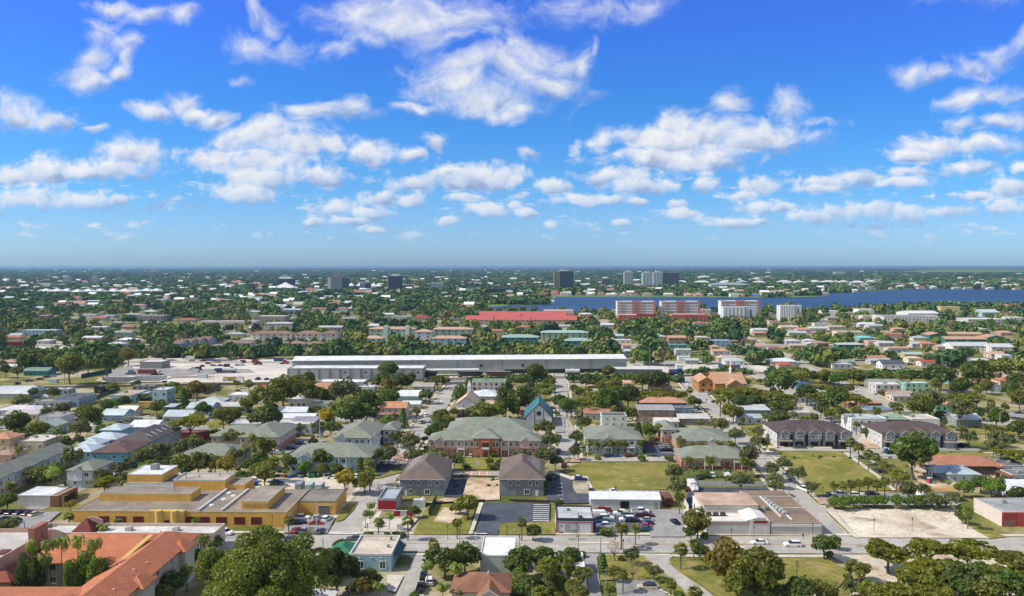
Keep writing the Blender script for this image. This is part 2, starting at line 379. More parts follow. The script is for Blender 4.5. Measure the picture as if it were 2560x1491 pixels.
def obj(name, mb, mat, parent=None, col=None, loc=None, label=None):
    me = mb.mesh(name) if isinstance(mb, MB) else mb
    if not me.materials: me.materials.append(mat)
    o = link(bpy.data.objects.new(name, me), parent)
    if col is not None: o.color = (*tone(col), 1) if max(col) > 1 else (*col, 1)
    if loc is not None: o.location = loc
    if label: o['label'] = label
    return o
THINGS = []
def thing(name, loc, cat, label=None, desc=None, rot=0.0, group=None, o=None):
    if o is None:
        o = link(bpy.data.objects.new(name, None)); o.empty_display_size = .5
    o.location = loc; o.rotation_euler = (0, 0, rot); o['category'] = cat
    if label: o['label'] = label
    if group: o['group'] = group
    THINGS.append((o, label, desc)); return o
def struct(name, mb, mat, kind='structure'):
    o = obj(name, mb, mat); o['kind'] = kind; return o
ZL = [0.004]
LOTS = []
def sheet(name, pts, mat, z=None, seg=1):                     # flat ground sheet from photograph pixels (tile, x, y)
    if z is None: ZL[0] += .004; z = ZL[0]
    mb = MB(); P = [GT(*p) for p in pts]; LOTS.append([(p.x, p.y) for p in P]) if name != 'lawn' else 0; mb.quad(*[(p.x, p.y, z) for p in P])
    a = sum((P[i].x * P[(i + 1) % len(P)].y - P[(i + 1) % len(P)].x * P[i].y) for i in range(len(P)))
    if a < 0: mb.f = [tuple(reversed(mb.f[0]))]
    return struct(name, mb, mat)
def strip(name, p0, p1, w, mat, z=None):                      # straight strip between two world points
    if z is None: ZL[0] += .004; z = ZL[0]
    a, b = Vector(p0[:2]), Vector(p1[:2]); d = (b - a).normalized(); n = Vector((-d.y, d.x)) * w / 2
    mb = MB(); mb.quad(*[(q.x, q.y, z) for q in (a - n, b - n, b + n, a + n)])
    if (b - a).cross(n) < 0: mb.f = [tuple(reversed(mb.f[0]))]
    return struct(name, mb, mat)
# ------------------------------------------------------------------ buildings
TH = 0.03
RECTS = []                                                    # picture rectangles kept clear of nearer trees
FOOT = []                                                     # ground rectangles kept clear of trees
UNIT = MB().box(-.5, .5, -.06, .02, 0, 1).mesh('window')
def frame_mesh():
    m = MB()
    for b in ((-.56, -.45, -.05, 1.06), (.45, .56, -.05, 1.06), (-.45, .45, .96, 1.06), (-.45, .45, -.06, .04)): m.box(b[0], b[1], -.09, .02, b[2], b[3])
    m.box(-.03, .03, -.075, .02, .04, .96); return m.mesh('window_frame')
FRAME = frame_mesh()
def window(par, W_, D_, face, u, z, w, h, pane=True, fcol=(236, 238, 240), name='window', col=None):
    if pane:
        o = obj(name, FRAME, M('matte'), par, fcol)
        p = obj('pane', UNIT_P, M('pane'), o)
    else:
        o = obj(name, UNIT, M('pane'), par) if col is None else obj(name, UNIT_C, M('matte'), par, col)
    o.scale = (w, 1, h)
    if face == 'f': o.location = (u, 0, z)
    elif face == 'r': o.location = (W_, u, z); o.rotation_euler = (0, 0, math.pi / 2)
    else: o.location = (0, u, z); o.rotation_euler = (0, 0, -math.pi / 2)
    return o
UNIT_C = MB().box(-.5, .5, -.06, .02, 0, 1).mesh('panel')
UNIT_P = MB().box(-.45, .45, -.04, .015, .04, .96).mesh('pane')
def roof_mb(kind, w, d, z, rise, o):
    m = MB(); t = .22
    x0, x1, y0, y1 = -o, w + o, -o, d + o
    if kind == 'hip':
        r = min(w, d) / 2 + o
        if w >= d: a, b = (x0 + r, (y0 + y1) / 2), (x1 - r, (y0 + y1) / 2)
        else: a, b = ((x0 + x1) / 2, y0 + r), ((x0 + x1) / 2, y1 - r)
        v = [(x0, y0, z), (x1, y0, z), (x1, y1, z), (x0, y1, z), (x0, y0, z + t), (x1, y0, z + t), (x1, y1, z + t), (x0, y1, z + t), (a[0], a[1], z + rise), (b[0], b[1], z + rise)]
        f = [(3, 2, 1, 0), (0, 1, 5, 4), (1, 2, 6, 5), (2, 3, 7, 6), (3, 0, 4, 7)]
        f += [(4, 5, 9, 8), (5, 6, 9), (6, 7, 8, 9), (7, 4, 8)] if w >= d else [(4, 5, 8), (5, 6, 9, 8), (6, 7, 9), (7, 4, 8, 9)]
        m.solid(v, f)
    elif kind == 'gx':                                        # ridge parallel to the front
        ym = (y0 + y1) / 2; m.prism([(y0, z), (ym, z + rise), (y1, z), (y1, z + t), (ym, z + rise + t), (y0, z + t)], x0, x1)
    elif kind == 'gy':                                        # gable faces the front
        n = len(m.v); xm = (x0 + x1) / 2
        p = [(x0, z), (xm, z + rise), (x1, z), (x1, z + t), (xm, z + rise + t), (x0, z + t)]
        m.v = [(x, y0, q) for x, q in p] + [(x, y1, q) for x, q in p]
        m.f = [(i, (i + 1) % 6, 6 + (i + 1) % 6, 6 + i) for i in range(6)] + [(5, 4, 3, 2, 1, 0), (6, 7, 8, 9, 10, 11)]
    elif kind == 'shed':
        m.prism([(y0, z), (y1, z + rise), (y1, z + rise + t), (y0, z + t)], x0, x1)
    elif kind == 'pyr':
        v = [(x0, y0, z), (x1, y0, z), (x1, y1, z), (x0, y1, z), ((x0 + x1) / 2, (y0 + y1) / 2, z + rise)]
        m.solid(v, [(3, 2, 1, 0), (0, 1, 4), (1, 2, 4), (2, 3, 4), (3, 0, 4)])
    elif kind == 'barrel':
        n = 12; p = [(y0 + (y1 - y0) * i / n, z + rise * math.sin(math.pi * i / n)) for i in range(n + 1)]
        m.prism(p, x0, x1)
    return m
def wedge(W_, D_, kind, z, rise, o=0):                        # gable end walls under a pitched roof
    m = MB()
    if kind == 'gx': m.prism([(0.02, z), (D_ - .02, z), (D_ / 2, z + rise - .12)], .02, W_ - .02)
    return m
def fit(t, xl, xr, ye, H, th=TH):
    p = G(*S(t, xl, ye), H); k = (S(t, xr, ye)[0] - CX) / FPX
    c, s_ = math.cos(th), math.sin(th)
    w = (k * (p.y * cp + (CAM_H - H) * sp) - p.x) / (c + k * s_ * cp)
    return Vector((p.x, p.y, 0)), w
def local(loc, th, x, y): return loc + Vector((x * math.cos(th) + y * math.sin(th), -x * math.sin(th) + y * math.cos(th), 0))
def bld(t, xl, xr, ye, H, D, roof='hip', rise=1.5, wc=(220, 215, 205), rc=(150, 150, 150), label=None, desc=None, cat='house', name='house', rm=None, wm='wall',
        win=True, th=TH, over=.45, yf=None, base=None, par=.5, parc=None, wcol=None, left=None, pane=None, group=None, world=None, ww=(1.1, 1.3), gap=3.2, doors=0, porch=None):
    """A building from the pixel line of its front eave (left x, right x, y), its wall height and its depth."""
    if world is None: loc, w = fit(t, xl, xr, ye, H, th)
    else: loc, w = Vector((world[0], world[1], 0)), world[2]
    if yf is not None: D = (CAM_H - H) * FPX / (S(t, 0, yf)[1] - Y0) - loc.y
    root = thing(name, loc, cat, label, desc, -th, group)
    mb = MB(); b0 = base[0] if base else 0
    mb.box(0, w, 0, D, b0 if base else 0, H)
    if roof in ('gx', 'gy'):
        if roof == 'gx': mb.prism([(.02, H), (D - .02, H), (D / 2, H + rise - .15)], .02, w - .02)
        else:
            mb.solid([(.02, .02, H), (w - .02, .02, H), (w / 2, .02, H + rise - .15), (.02, D - .02, H), (w - .02, D - .02, H), (w / 2, D - .02, H + rise - .15)],
                     [(0, 1, 2), (5, 4, 3), (0, 2, 5, 3), (1, 4, 5, 2)])
    wall = obj('wall', mb, M(wm), root, wc)
    if base: obj('ground_storey', MB().box(-.02, w + .02, -.02, D + .02, 0, b0), M(wm), root, base[1])
    if roof == 'flat':
        m = MB(); q = .25
        if par > 0:
            for a in ((-.04, w + .04, -.04, q), (-.04, w + .04, D - q, D + .04), (-.04, q, q, D - q), (w - q, w + .04, q, D - q)): m.box(*a, H + .002, H + par)
            obj('parapet', m, M('wall'), root, parc or wc)
        obj('roof', MB().box(q, w - q, q, D - q, H + .01, H + .06) if par > 0 else MB().box(-over, w + over, -over, D + over, H + .002, H + .25), M('flat'), root, rc)
    else:
        obj('roof', roof_mb(roof, w, D, H + .003, rise, over), M(rm or 'shingle'), root, rc)
    ysrc = PX(loc)[1]
    if win and H >= 2.3:
        fl = max(1, int(H / 2.6)); n = max(1, int(w / gap)); pn = (ysrc > 1040) if pane is None else pane
        side = left if left is not None else ('r' if loc.x + w < -10 else 'l' if loc.x > 10 else '')
        for f in range(fl):
            zf = H / fl * f + (.95 if H / fl > 2.3 else .7)
            for i in range(n):
                if f == 0 and doors and i % doors == doors // 2:
                    o = window(root, w, D, 'f', (i + .5) * w / n, .05, 1.0, 2.1, False, name='door', col=(120, 60, 50)); continue
                window(root, w, D, 'f', (i + .5 + RND.uniform(-.12, .12)) * w / n, zf, ww[0] * RND.choice((.9, 1, 1.4)), min(ww[1], H / fl - 1.2 if H / fl > 2.3 else 1), pn)
            ns = max(1, int(D / (gap + .6)))
            for i in range(ns if side else 0):
                window(root, w, D, side, (i + .5) * D / ns, zf, ww[0], min(ww[1], H / fl - 1.2 if H / fl > 2.3 else 1), pn)
    if loc.y < 560 and win and world is None:
        for i in range(RND.randint(1, 3)):
            x, y = w * RND.uniform(.15, .85), D * RND.uniform(.12, .4)
            if roof == 'flat': rooftop_unit(root, x, y + D * .3, H + .06, RND.uniform(.9, 1.6), RND.uniform(.5, .9))
            elif roof in ('hip', 'gx'): obj('roof_vent', MB().cyl((x, y, H), (x, y, H + rise * y / D * 2 + .55), .16, .16, 6), M('matte'), root, RND.choice(((214, 210, 206), (120, 110, 104))))
    keep(loc, th, w, D, H + (rise if roof != 'flat' else .5))
    return root, w, D
def keep(loc, th, w, d, h):
    P = [local(loc, th, x, y) + Vector((0, 0, z)) for x in (0, w) for y in (0, d) for z in (0, h)]
    q = [PX(p) for p in P]
    RECTS.append((min(a for a, b in q), max(a for a, b in q), min(b for a, b in q), max(b for a, b in q), loc.y))
    FOOT.append((loc.x, loc.y, th, w, d))
def infoot(x, y, pad=1.0):
    for fx, fy, th, w, d in FOOT:
        dx, dy = x - fx, y - fy
        if abs(dx) > w + d + 20 or abs(dy) > w + d + 20: continue
        lx, ly = dx * math.cos(th) - dy * math.sin(th), dx * math.sin(th) + dy * math.cos(th)
        if -pad < lx < w + pad and -pad < ly < d + pad: return True
    return False
def gable(root, u, wd, z, rise, out=.6, wc=None, rc=None, rm='shingle', lo=None, deep=6.0):  # a cross gable on the front
    lo = z - 2.6 if lo is None else lo
    m = MB().box(u - wd / 2, u + wd / 2, -out, 0.3, lo, z)
    m.solid([(u - wd / 2, -out, z), (u + wd / 2, -out, z), (u, -out, z + rise), (u - wd / 2, .3, z), (u + wd / 2, .3, z), (u, .3, z + rise)], [(0, 1, 2), (5, 4, 3), (0, 2, 5, 3), (1, 4, 5, 2)])
    g = obj('gable', m, M('wall'), root, wc)
    o = .35; v = [(u - wd / 2 - o, -out - o, z - .05), (u, -out - o, z + rise + .12), (u + wd / 2 + o, -out - o, z - .05), (u - wd / 2 - o, deep, z - .05), (u, deep, z + rise + .12), (u + wd / 2 + o, deep, z - .05)]
    v += [(x, y, zz + .16) for x, y, zz in v]
    obj('gable_roof', MB().solid(v, [(0, 1, 4, 3), (1, 2, 5, 4), (6, 9, 10, 7), (7, 10, 11, 8), (0, 6, 7, 1), (1, 7, 8, 2), (0, 3, 9, 6), (2, 8, 11, 5), (3, 4, 10, 9), (4, 5, 11, 10)]), M(rm), g, rc)
    # white barge boards
    b = MB(); e = -out - o - .04
    for sx in (-1, 1):
        x0, x1 = u + sx * (wd / 2 + o), u
        b.solid([(x0, e, z - .22), (x1, e, z + rise - .05), (x1, e, z + rise + .16), (x0, e, z + .0), (x0, e + .06, z - .22), (x1, e + .06, z + rise - .05), (x1, e + .06, z + rise + .16), (x0, e + .06, z)],
                [(0, 1, 2, 3), (7, 6, 5, 4), (0, 4, 5, 1), (3, 2, 6, 7), (1, 5, 6, 2), (0, 3, 7, 4)])
    obj('barge_board', b, M('matte'), g, (238, 238, 236))
    return g
def rooftop_unit(root, x, y, z, s=1.6, h=1.1, col=(150, 156, 150)):
    m = MB().box(x - s / 2, x + s / 2, y - s / 2, y + s / 2, z, z + h); m.cyl((x, y, z + h), (x, y, z + h + .18), s * .36, s * .36, 10)
    return obj('air_conditioner', m, M('matte'), root, col)
def box_part(root, name, x0, x1, y0, y1, z0, z1, col, mat='wall', label=None):
    return obj(name, MB().box(x0, x1, y0, y1, z0, z1), M(mat), root, col, label=label)
# ------------------------------------------------------------------ plants
def np_mesh(name, V, nq, tone=None):
    """mesh of separate quads from an (n*4, 3) array"""
    me = bpy.data.meshes.new(name); n = nq * 4
    me.vertices.add(n); me.vertices.foreach_set('co', V.astype(np.float32).ravel())
    me.loops.add(n); me.loops.foreach_set('vertex_index', np.arange(n, dtype=np.int32))
    me.polygons.add(nq); me.polygons.foreach_set('loop_start', np.arange(0, n, 4, dtype=np.int32))
    me.polygons.foreach_set('loop_total', np.full(nq, 4, dtype=np.int32))
    me.update(calc_edges=True)
    if tone is not None:
        a = me.attributes.new('tone', 'FLOAT', 'POINT'); a.data.foreach_set('value', np.repeat(tone, 4).astype(np.float32))
    return me
def unit(v): return v / (np.linalg.norm(v, axis=1, keepdims=True) + 1e-9)
def quads(P, N, size, rng, asp=1.0):
    n = len(P); r = rng.normal(size=(n, 3)); a = unit(np.cross(N, r)); b = np.cross(N, a)
    s = size.reshape(-1, 1) * .5
    c = N * s * .35
    V = np.stack([P - a * s - b * s * asp, P + a * s - b * s * asp + c * 0, P + a * s + b * s * asp - c, P - a * s + b * s * asp], 1)
    return V.reshape(-1, 3)
def crown_quads(seed, n, R, H, nb, br, leaf, flat=0.0, low=-.35, gap=0.0):
    """leaf clusters over many lobes of an uneven crown: R radius, H crown height, base at z=0"""
    rng = np.random.default_rng(seed)
    c = unit(rng.normal(size=(nb, 3))) * rng.uniform(.35, 1.0, (nb, 1)) ** .6
    c[:, 2] = np.where(c[:, 2] < low, -c[:, 2] * .5, c[:, 2])
    lob = 1 + .22 * np.sin(np.arctan2(c[:, 1], c[:, 0]) * 3 + seed) + rng.uniform(-.12, .12, nb)
    c[:, :2] *= (lob * (1 - br * .55))[:, None]; c[:, 2] *= (1 - br * .6)
    if flat: c[:, 2] = np.round(c[:, 2] * 2.2) / 2.2 * .9 + rng.uniform(-.08, .08, nb)
    rb = br * rng.uniform(.65, 1.25, nb)
    k = rng.integers(0, nb, n); d = unit(rng.normal(size=(n, 3)) + np.array([0, 0, .35]))
    if flat: d[:, 2] *= .38
    P = c[k] + d * (rb[k] * rng.uniform(.62, 1.05, n) ** .5)[:, None]
    if gap:
        keepm = (np.sin(P[:, 0] * 5 + seed) * np.sin(P[:, 1] * 5.3) * np.sin(P[:, 2] * 4.7 + 1) > -1 + gap) | (rng.random(n) < .3)
        P, d = P[keepm], d[keepm]; n = len(P)
    P = P * np.array([R, R, H / 2]) + np.array([0, 0, H / 2])
    N = unit(d * .8 + rng.normal(size=(n, 3)) * .55 + np.array([0, 0, .25]))
    return quads(P, N, leaf * rng.uniform(.6, 1.35, n), rng), n
def trunk_mb(h, r, limbs, R, seed, zc):
    rr = random.Random(seed); m = MB()
    bend = Vector((rr.uniform(-.3, .3), rr.uniform(-.3, .3), h * .55))
    m.cyl((0, 0, -.2), bend, r * 1.25, r * .9, 7); top = Vector((bend.x * 1.3, bend.y * 1.3, h)); m.cyl(bend, top, r * .9, r * .65, 7)
    for i in range(limbs):
        a = 2 * math.pi * i / limbs + rr.uniform(-.4, .4); q = R * rr.uniform(.45, .75)
        mid = top + Vector((math.cos(a) * q * .5, math.sin(a) * q * .5, zc * rr.uniform(.25, .4)))
        m.cyl(top * .92, mid, r * .5, r * .32, 6); m.cyl(mid, top + Vector((math.cos(a) * q, math.sin(a) * q, zc * rr.uniform(.45, .75))), r * .32, r * .1, 5)
        b = a + .7; m.cyl(mid, mid + Vector((math.cos(b) * q * .5, math.sin(b) * q * .5, zc * .25)), r * .22, r * .08, 5)
    return m
PROTO = {}
def proto(kind, var, crown, trunk, extra=None): PROTO.setdefault(kind, []).append((crown, trunk, extra))
for v in range(4):                                            # round dense broadleaf trees, 8 m across
    V, n = crown_quads(10 + v, 3000, 4.0, 6.2, 26 + 3 * v, .42, .52)
    proto('round', v, np_mesh('crown', V, n), trunk_mb(2.6, .26, 4, 4, v, 5.5).mesh('trunk'))
for v in range(3):                                            # wide flat-topped trees
    V, n = crown_quads(30 + v, 2600, 5.0, 4.6, 40, .30, .52, flat=1, low=-.2, gap=.25)
    proto('spread', v, np_mesh('crown', V, n), trunk_mb(3.0, .3, 6, 5, 9 + v, 3.4).mesh('trunk'))
for v in range(3):                                            # thin-leaved street oaks
    V, n = crown_quads(50 + v, 2300, 3.2, 5.2, 34, .30, .34, gap=.45)
    proto('feather', v, np_mesh('crown', V, n), trunk_mb(2.2, .17, 6, 3.2, 20 + v, 4.6).mesh('trunk'))
V, n = crown_quads(70, 420, 3.2, 5.0, 40, .28, .16, gap=.5)
proto('bare', 0, np_mesh('crown', V, n), trunk_mb(2.0, .2, 9, 4.0, 31, 5.2).mesh('trunk'))
rng = np.random.default_rng(5); n = 1500                      # narrow upright tree
z = rng.random(n) ** .8 * 8; rad = 1.6 * np.clip(1 - z / 8.6, .05, 1) ** .6 * (1 + .15 * np.sin(z * 5)); a = rng.random(n) * 6.283
P = np.stack([np.cos(a) * rad, np.sin(a) * rad, z + .8], 1); N = unit(np.stack([np.cos(a), np.sin(a), .4 + 0 * a], 1) + rng.normal(size=(n, 3)) * .4)
proto('column', 0, np_mesh('crown', quads(P, N, .5 * rng.uniform(.6, 1.3, n), rng), n), MB().cyl((0, 0, -.2), (0, 0, 2), .2, .16, 7).mesh('trunk'))
V, n = crown_quads(80, 1200, 1.6, 2.2, 16, .5, .3)            # clipped or wild shrub
proto('bush', 0, np_mesh('crown', V, n), MB().cyl((0, 0, -.1), (0, 0, .6), .1, .06, 6).mesh('trunk'))
def fan_palm(seed):
    rng = np.random.default_rng(seed); Q = []; SK = []
    for i in range(46):
        z = rng.uniform(-.75, 1); a = rng.random() * 6.283; h = math.sqrt(1 - z * z)
        d = np.array([math.cos(a) * h, math.sin(a) * h, z]); base = d * rng.uniform(.55, .8); base[2] -= .1
        side = np.cross(d, [0, 0, 1.]); side /= np.linalg.norm(side) + 1e-6; up = np.cross(side, d)
        for j in range(7):
            t = (j - 3) * .42; e = d * math.cos(t) + side * math.sin(t); e[2] -= .22; L = rng.uniform(.8, 1.1)
            w = up * .0 + np.cross(e, up); w = w / (np.linalg.norm(w) + 1e-6) * .11
            tip = base + e * L + np.array([0, 0, -.2 * L])
            mid = base + e * L * .55
            (Q if z > -.5 or j % 2 else SK).append(np.stack([base, mid - w, tip, mid + w]))
    o = np.array([0, 0, 5.6])
    tr = MB().cyl((0, 0, -.1), (.06, .03, 2.6), .2, .17, 8).cyl((.06, .03, 2.6), (0, 0, 5.4), .17, .2, 8)
    Q = np.concatenate(Q) * 1.15 + o; SK = np.concatenate(SK) * 1.15 + o
    return np_mesh('crown', Q, len(Q) // 4), tr.mesh('trunk'), np_mesh('dead_fronds', SK, len(SK) // 4)
def feather_palm(seed, L=3.3, nf=14, h=7.0, lean=.7):
    rng = np.random.default_rng(seed); Q = []
    top = np.array([lean, lean * .4, h])
    for i in range(nf):
        a = 6.283 * i / nf + rng.uniform(-.2, .2); el = rng.uniform(-.15, 1.15); dirh = np.array([math.cos(a), math.sin(a), 0])
        prev = top.copy(); ang = el
        pts = [prev]
        for s in range(8):
            ang -= .2 + .06 * s * (.6 + .4 * math.cos(el)); prev = prev + (dirh * math.cos(ang) + np.array([0, 0, 1.]) * math.sin(ang)) * L / 8; pts.append(prev)
        sd_ = np.cross(dirh, [0, 0, 1.])
        for s in range(8):
            ll = .58 * math.sin(math.pi * (s + 1.0) / 9.4) ** .6
            for sg in (-1, 1):
                p0, p1 = pts[s], pts[s + 1]; o = sd_ * sg * ll + (p1 - p0) * .5 + np.array([0, 0, -.34 * ll])
                m = (p0 + p1) / 2
                Q.append(np.stack([p0, p0 + o * .95, m + o, m])); Q.append(np.stack([m, m + o * .93, p1 + o * .9, m * .3 + p1 * .7]))
    Q = np.concatenate(Q)
    tr = MB(); pv = Vector((0, 0, -.1))
    for s in range(1, 6):
        t = s / 5; q = Vector((lean * t * t, lean * .4 * t * t, h * t)); tr.cyl(pv, q, .17 - .012 * s, .16 - .012 * s, 8, cap=s in (1, 5)); pv = q
    return np_mesh('crown', Q, len(Q) // 4), tr.mesh('trunk'), None
for v in range(3): PROTO.setdefault('sabal', []).append(fan_palm(v))
for v in range(3): PROTO.setdefault('coco', []).append(feather_palm(40 + v, h=6.5 + v * .5, lean=(.8, -.5, .3)[v]))
for v in range(3): PROTO.setdefault('tall', []).append(feather_palm(60 + v, 3.6, 14, 13.5, (.9, -.7, .4)[v]))
#        kind letter: prototype, name, category, crown colour, trunk colour, natural crown width, total height, words
KIND = {
 'd': ('round', 'broadleaf_tree', 'tree', (0.076, 0.117, 0.024), 8.0, 8.2, ('dark green round tree',)),
 'o': ('round', 'broadleaf_tree', 'tree', (0.128, 0.146, 0.024), 8.0, 8.2, ('olive green round tree',)),
 'b': ('round', 'broadleaf_tree', 'tree', (0.104, 0.183, 0.027), 8.0, 8.2, ('bright green leafy tree',)),
 'y': ('feather', 'yellowing_tree', 'tree', (0.305, 0.256, 0.030), 6.4, 7.2, ('yellow leaved tree',)),
 'a': ('round', 'broadleaf_tree', 'tree', (0.171, 0.140, 0.024), 8.0, 8.2, ('brownish olive tree',)),
 'p': ('spread', 'spreading_tree', 'tree', (0.140, 0.156, 0.017), 10.0, 7.4, ('wide spreading olive tree',)),
 'g': ('feather', 'street_oak', 'tree', (0.128, 0.149, 0.071), 6.4, 7.2, ('grey green fine leaved tree',)),
 'w': ('bare', 'bare_tree', 'tree', (0.244, 0.207, 0.134), 6.4, 7.0, ('nearly leafless grey tree',)),
 'k': ('column', 'upright_tree', 'tree', (0.091, 0.152, 0.030), 3.2, 8.8, ('narrow upright green tree',)),
 'h': ('bush', 'shrub', 'shrub', (0.110, 0.171, 0.030), 3.2, 2.3, ('rounded green shrub',)),
 's': ('sabal', 'fan_palm', 'palm', (0.152, 0.177, 0.043), 3.9, 7.3, ('round headed fan palm',)),
 't': ('tall', 'feather_palm', 'palm', (0.146, 0.195, 0.030), 6.2, 13.5, ('tall slender palm with drooping fronds',)),
 'c': ('coco', 'feather_palm', 'palm', (0.140, 0.201, 0.030), 5.6, 8.6, ('palm with long drooping fronds',)),
}
NTREE = {}
def tree(t, x, y, w, kd='d', world=None, label=None, hs=None, wm=None, Y=None):
    pr, nm, cat, col, cw, ch, wd = KIND[kd]
    if world is None:
        sx, yc = S(t, x, y); sw = w / 3.9375 * (1.12 if kd in 'doabgp' else 1.0)
        # crown centre -> ground row: the root lies below by the part of the height under the crown centre
        aspect = {'round': .66, 'spread': .62, 'feather': .72, 'bare': .72, 'column': 1.35, 'bush': .5, 'sabal': 1.42, 'coco': 1.05, 'tall': 1.5}[pr]
        yb = yc + sw * aspect
        p = G(sx, yb); wm = sw / ((yb - Y0) / CAM_H)
    else: p = Vector(world)
    if Y:                                                     # crown centre seen at a known distance
        q, _ = S(t, x, y), 0; zc = CAM_H - (q[1] - Y0) * Y / FPX; p = Vector(((q[0] - CX) / FPX * Y, Y, 0)); wm = w / 3.9375 / FPX * Y; s0 = wm / cw; hs = zc / (ch * (.97 if kd == 't' else .68)) / s0
    r = thing(nm, (p.x, p.y, 0), cat, label, wd[0], RND.uniform(0, 6.28), group={'palm': 'palms around the town', 'shrub': 'shrubs in the gardens'}.get(cat, 'trees around the town'))
    s = wm / cw; r.scale = (s, s, s * (hs or RND.uniform(.9, 1.12)) * (.7 if kd == 'k' else 1))
    L_ = PROTO[pr]; cr, tr, ex = L_[RND.randrange(len(L_))]
    j = RND.uniform(.85, 1.15)
    zoff = {'round': 2.0, 'spread': 2.6, 'feather': 1.8, 'bare': 1.9, 'bush': .1}.get(pr, 0)
    o = obj('crown', cr, M('leaf'), r, tuple(min(1, v * j * q) for v, q in zip(col, (1.2, 1.13, .95)))); o.location.z = zoff
    obj('trunk', tr, M('bark'), r, (.16, .13, .10) if cat == 'palm' else (.13, .11, .09))
    if ex: obj('dead_fronds', ex, M('leaf'), r, (.16, .12, .05))
    return r
# ------------------------------------------------------------------ vehicles (front towards +x)
def loft(sections):
    """sections: list of (x, half width, z low, z high, half width at top)"""
    m = MB()
    for x, w, z0, z1, wt in sections: m.v += [(x, -w, z0), (x, -w, z0 + (z1 - z0) * .55), (x, -wt, z1), (x, wt, z1), (x, w, z0 + (z1 - z0) * .55), (x, w, z0)]
    n = len(sections)
    for i in range(n - 1):
        for j in range(6): m.f.append((i * 6 + j, i * 6 + (j + 1) % 6, (i + 1) * 6 + (j + 1) % 6, (i + 1) * 6 + j))
    m.f += [tuple(range(5, -1, -1)), tuple((n - 1) * 6 + j for j in range(6))]
    return m
WHEEL = MB().cyl((0, -.11, 0), (0, .11, 0), .33, .33, 14).mesh('wheel')
HUB = MB().cyl((0, -.125, 0), (0, .125, 0), .19, .19, 10).mesh('hub')
VEH = {}
def vkind(name, L_, body, cab, roof, wh, extra=()):
    VEH[name] = (L_, loft(body).mesh('body'), loft(cab).mesh('windows'), loft(roof).mesh('roof'), wh, [(n_, m_.mesh(n_), mt, c) for n_, m_, mt, c in extra])
vkind('sedan', 4.6, [(-2.3, .8, .35, .85, .72), (-2.2, .88, .25, .95, .8), (-1.2, .9, .25, 1.0, .84), (1.0, .9, .25, .95, .84), (2.1, .86, .25, .78, .76), (2.3, .75, .35, .65, .68)],
      [(-1.75, .72, .93, .98, .7), (-1.15, .78, .93, 1.36, .62), (.25, .78, .93, 1.38, .62), (1.05, .76, .9, .96, .74)],
      [(-1.15, .63, 1.355, 1.40, .58), (-.4, .64, 1.37, 1.45, .58), (.28, .63, 1.36, 1.42, .56)], (1.4, -1.35),
      [('headlight', MB().box(2.2, 2.31, -.7, -.45, .55, .68).box(2.2, 2.31, .45, .7, .55, .68), 'matte', (235, 235, 230)), ('tail_light', MB().box(-2.32, -2.2, -.74, -.45, .68, .82).box(-2.32, -2.2, .45, .74, .68, .82), 'matte', (150, 20, 20))])
vkind('suv', 4.7, [(-2.35, .85, .4, .95, .8), (-2.25, .93, .3, 1.1, .86), (1.0, .94, .3, 1.1, .88), (2.15, .9, .3, .98, .82), (2.35, .8, .4, .8, .74)],
      [(-2.2, .84, 1.06, 1.12, .8), (-1.9, .84, 1.06, 1.62, .7), (.2, .84, 1.06, 1.64, .7), (1.05, .82, 1.02, 1.1, .8)],
      [(-1.98, .71, 1.60, 1.67, .66), (-.8, .72, 1.62, 1.74, .66), (.25, .71, 1.62, 1.69, .64)], (1.45, -1.45),
      [('headlight', MB().box(2.25, 2.36, -.76, -.5, .7, .86).box(2.25, 2.36, .5, .76, .7, .86), 'matte', (235, 235, 230)), ('tail_light', MB().box(-2.37, -2.2, -.84, -.6, .8, 1.05).box(-2.37, -2.2, .6, .84, .8, 1.05), 'matte', (150, 20, 20))])
vkind('pickup', 5.6, [(-2.8, .92, .45, 1.0, .9), (-2.75, .95, .4, 1.0, .92), (-.75, .95, .4, 1.0, .92), (-.7, .95, .4, 1.12, .9), (1.4, .95, .4, 1.12, .9), (2.6, .93, .4, 1.05, .86), (2.8, .85, .45, .9, .8)],
      [(-.78, .84, 1.08, 1.7, .72), (.75, .84, 1.08, 1.74, .72), (1.5, .82, 1.06, 1.14, .8)],
      [(-.8, .73, 1.68, 1.75, .68), (.0, .74, 1.7, 1.82, .68), (.78, .73, 1.7, 1.78, .66)], (1.85, -1.75),
      [('cargo_bed', MB().box(-2.78, -.85, .8, .95, 1.0, 1.22).box(-2.78, -.85, -.95, -.8, 1.0, 1.22).box(-2.8, -2.7, -.8, .8, 1.0, 1.22), 'paint', None), ('bed_floor', MB().box(-2.7, -.86, -.79, .79, .98, 1.03), 'matte', (40, 42, 46))])
vkind('van', 5.2, [(-2.6, .95, .35, 2.0, .86), (-2.5, .98, .3, 2.1, .86), (1.0, .98, .3, 2.12, .86), (1.9, .96, .3, 1.35, .9), (2.5, .92, .3, 1.15, .84), (2.6, .85, .4, .95, .8)],
      [(.9, .9, 1.25, 1.9, .82), (1.3, .92, 1.25, 1.8, .84), (2.0, .9, 1.2, 1.32, .86)], [(-2.4, .85, 2.1, 2.15, .8), (.9, .85, 2.1, 2.16, .8)], (1.7, -1.6))
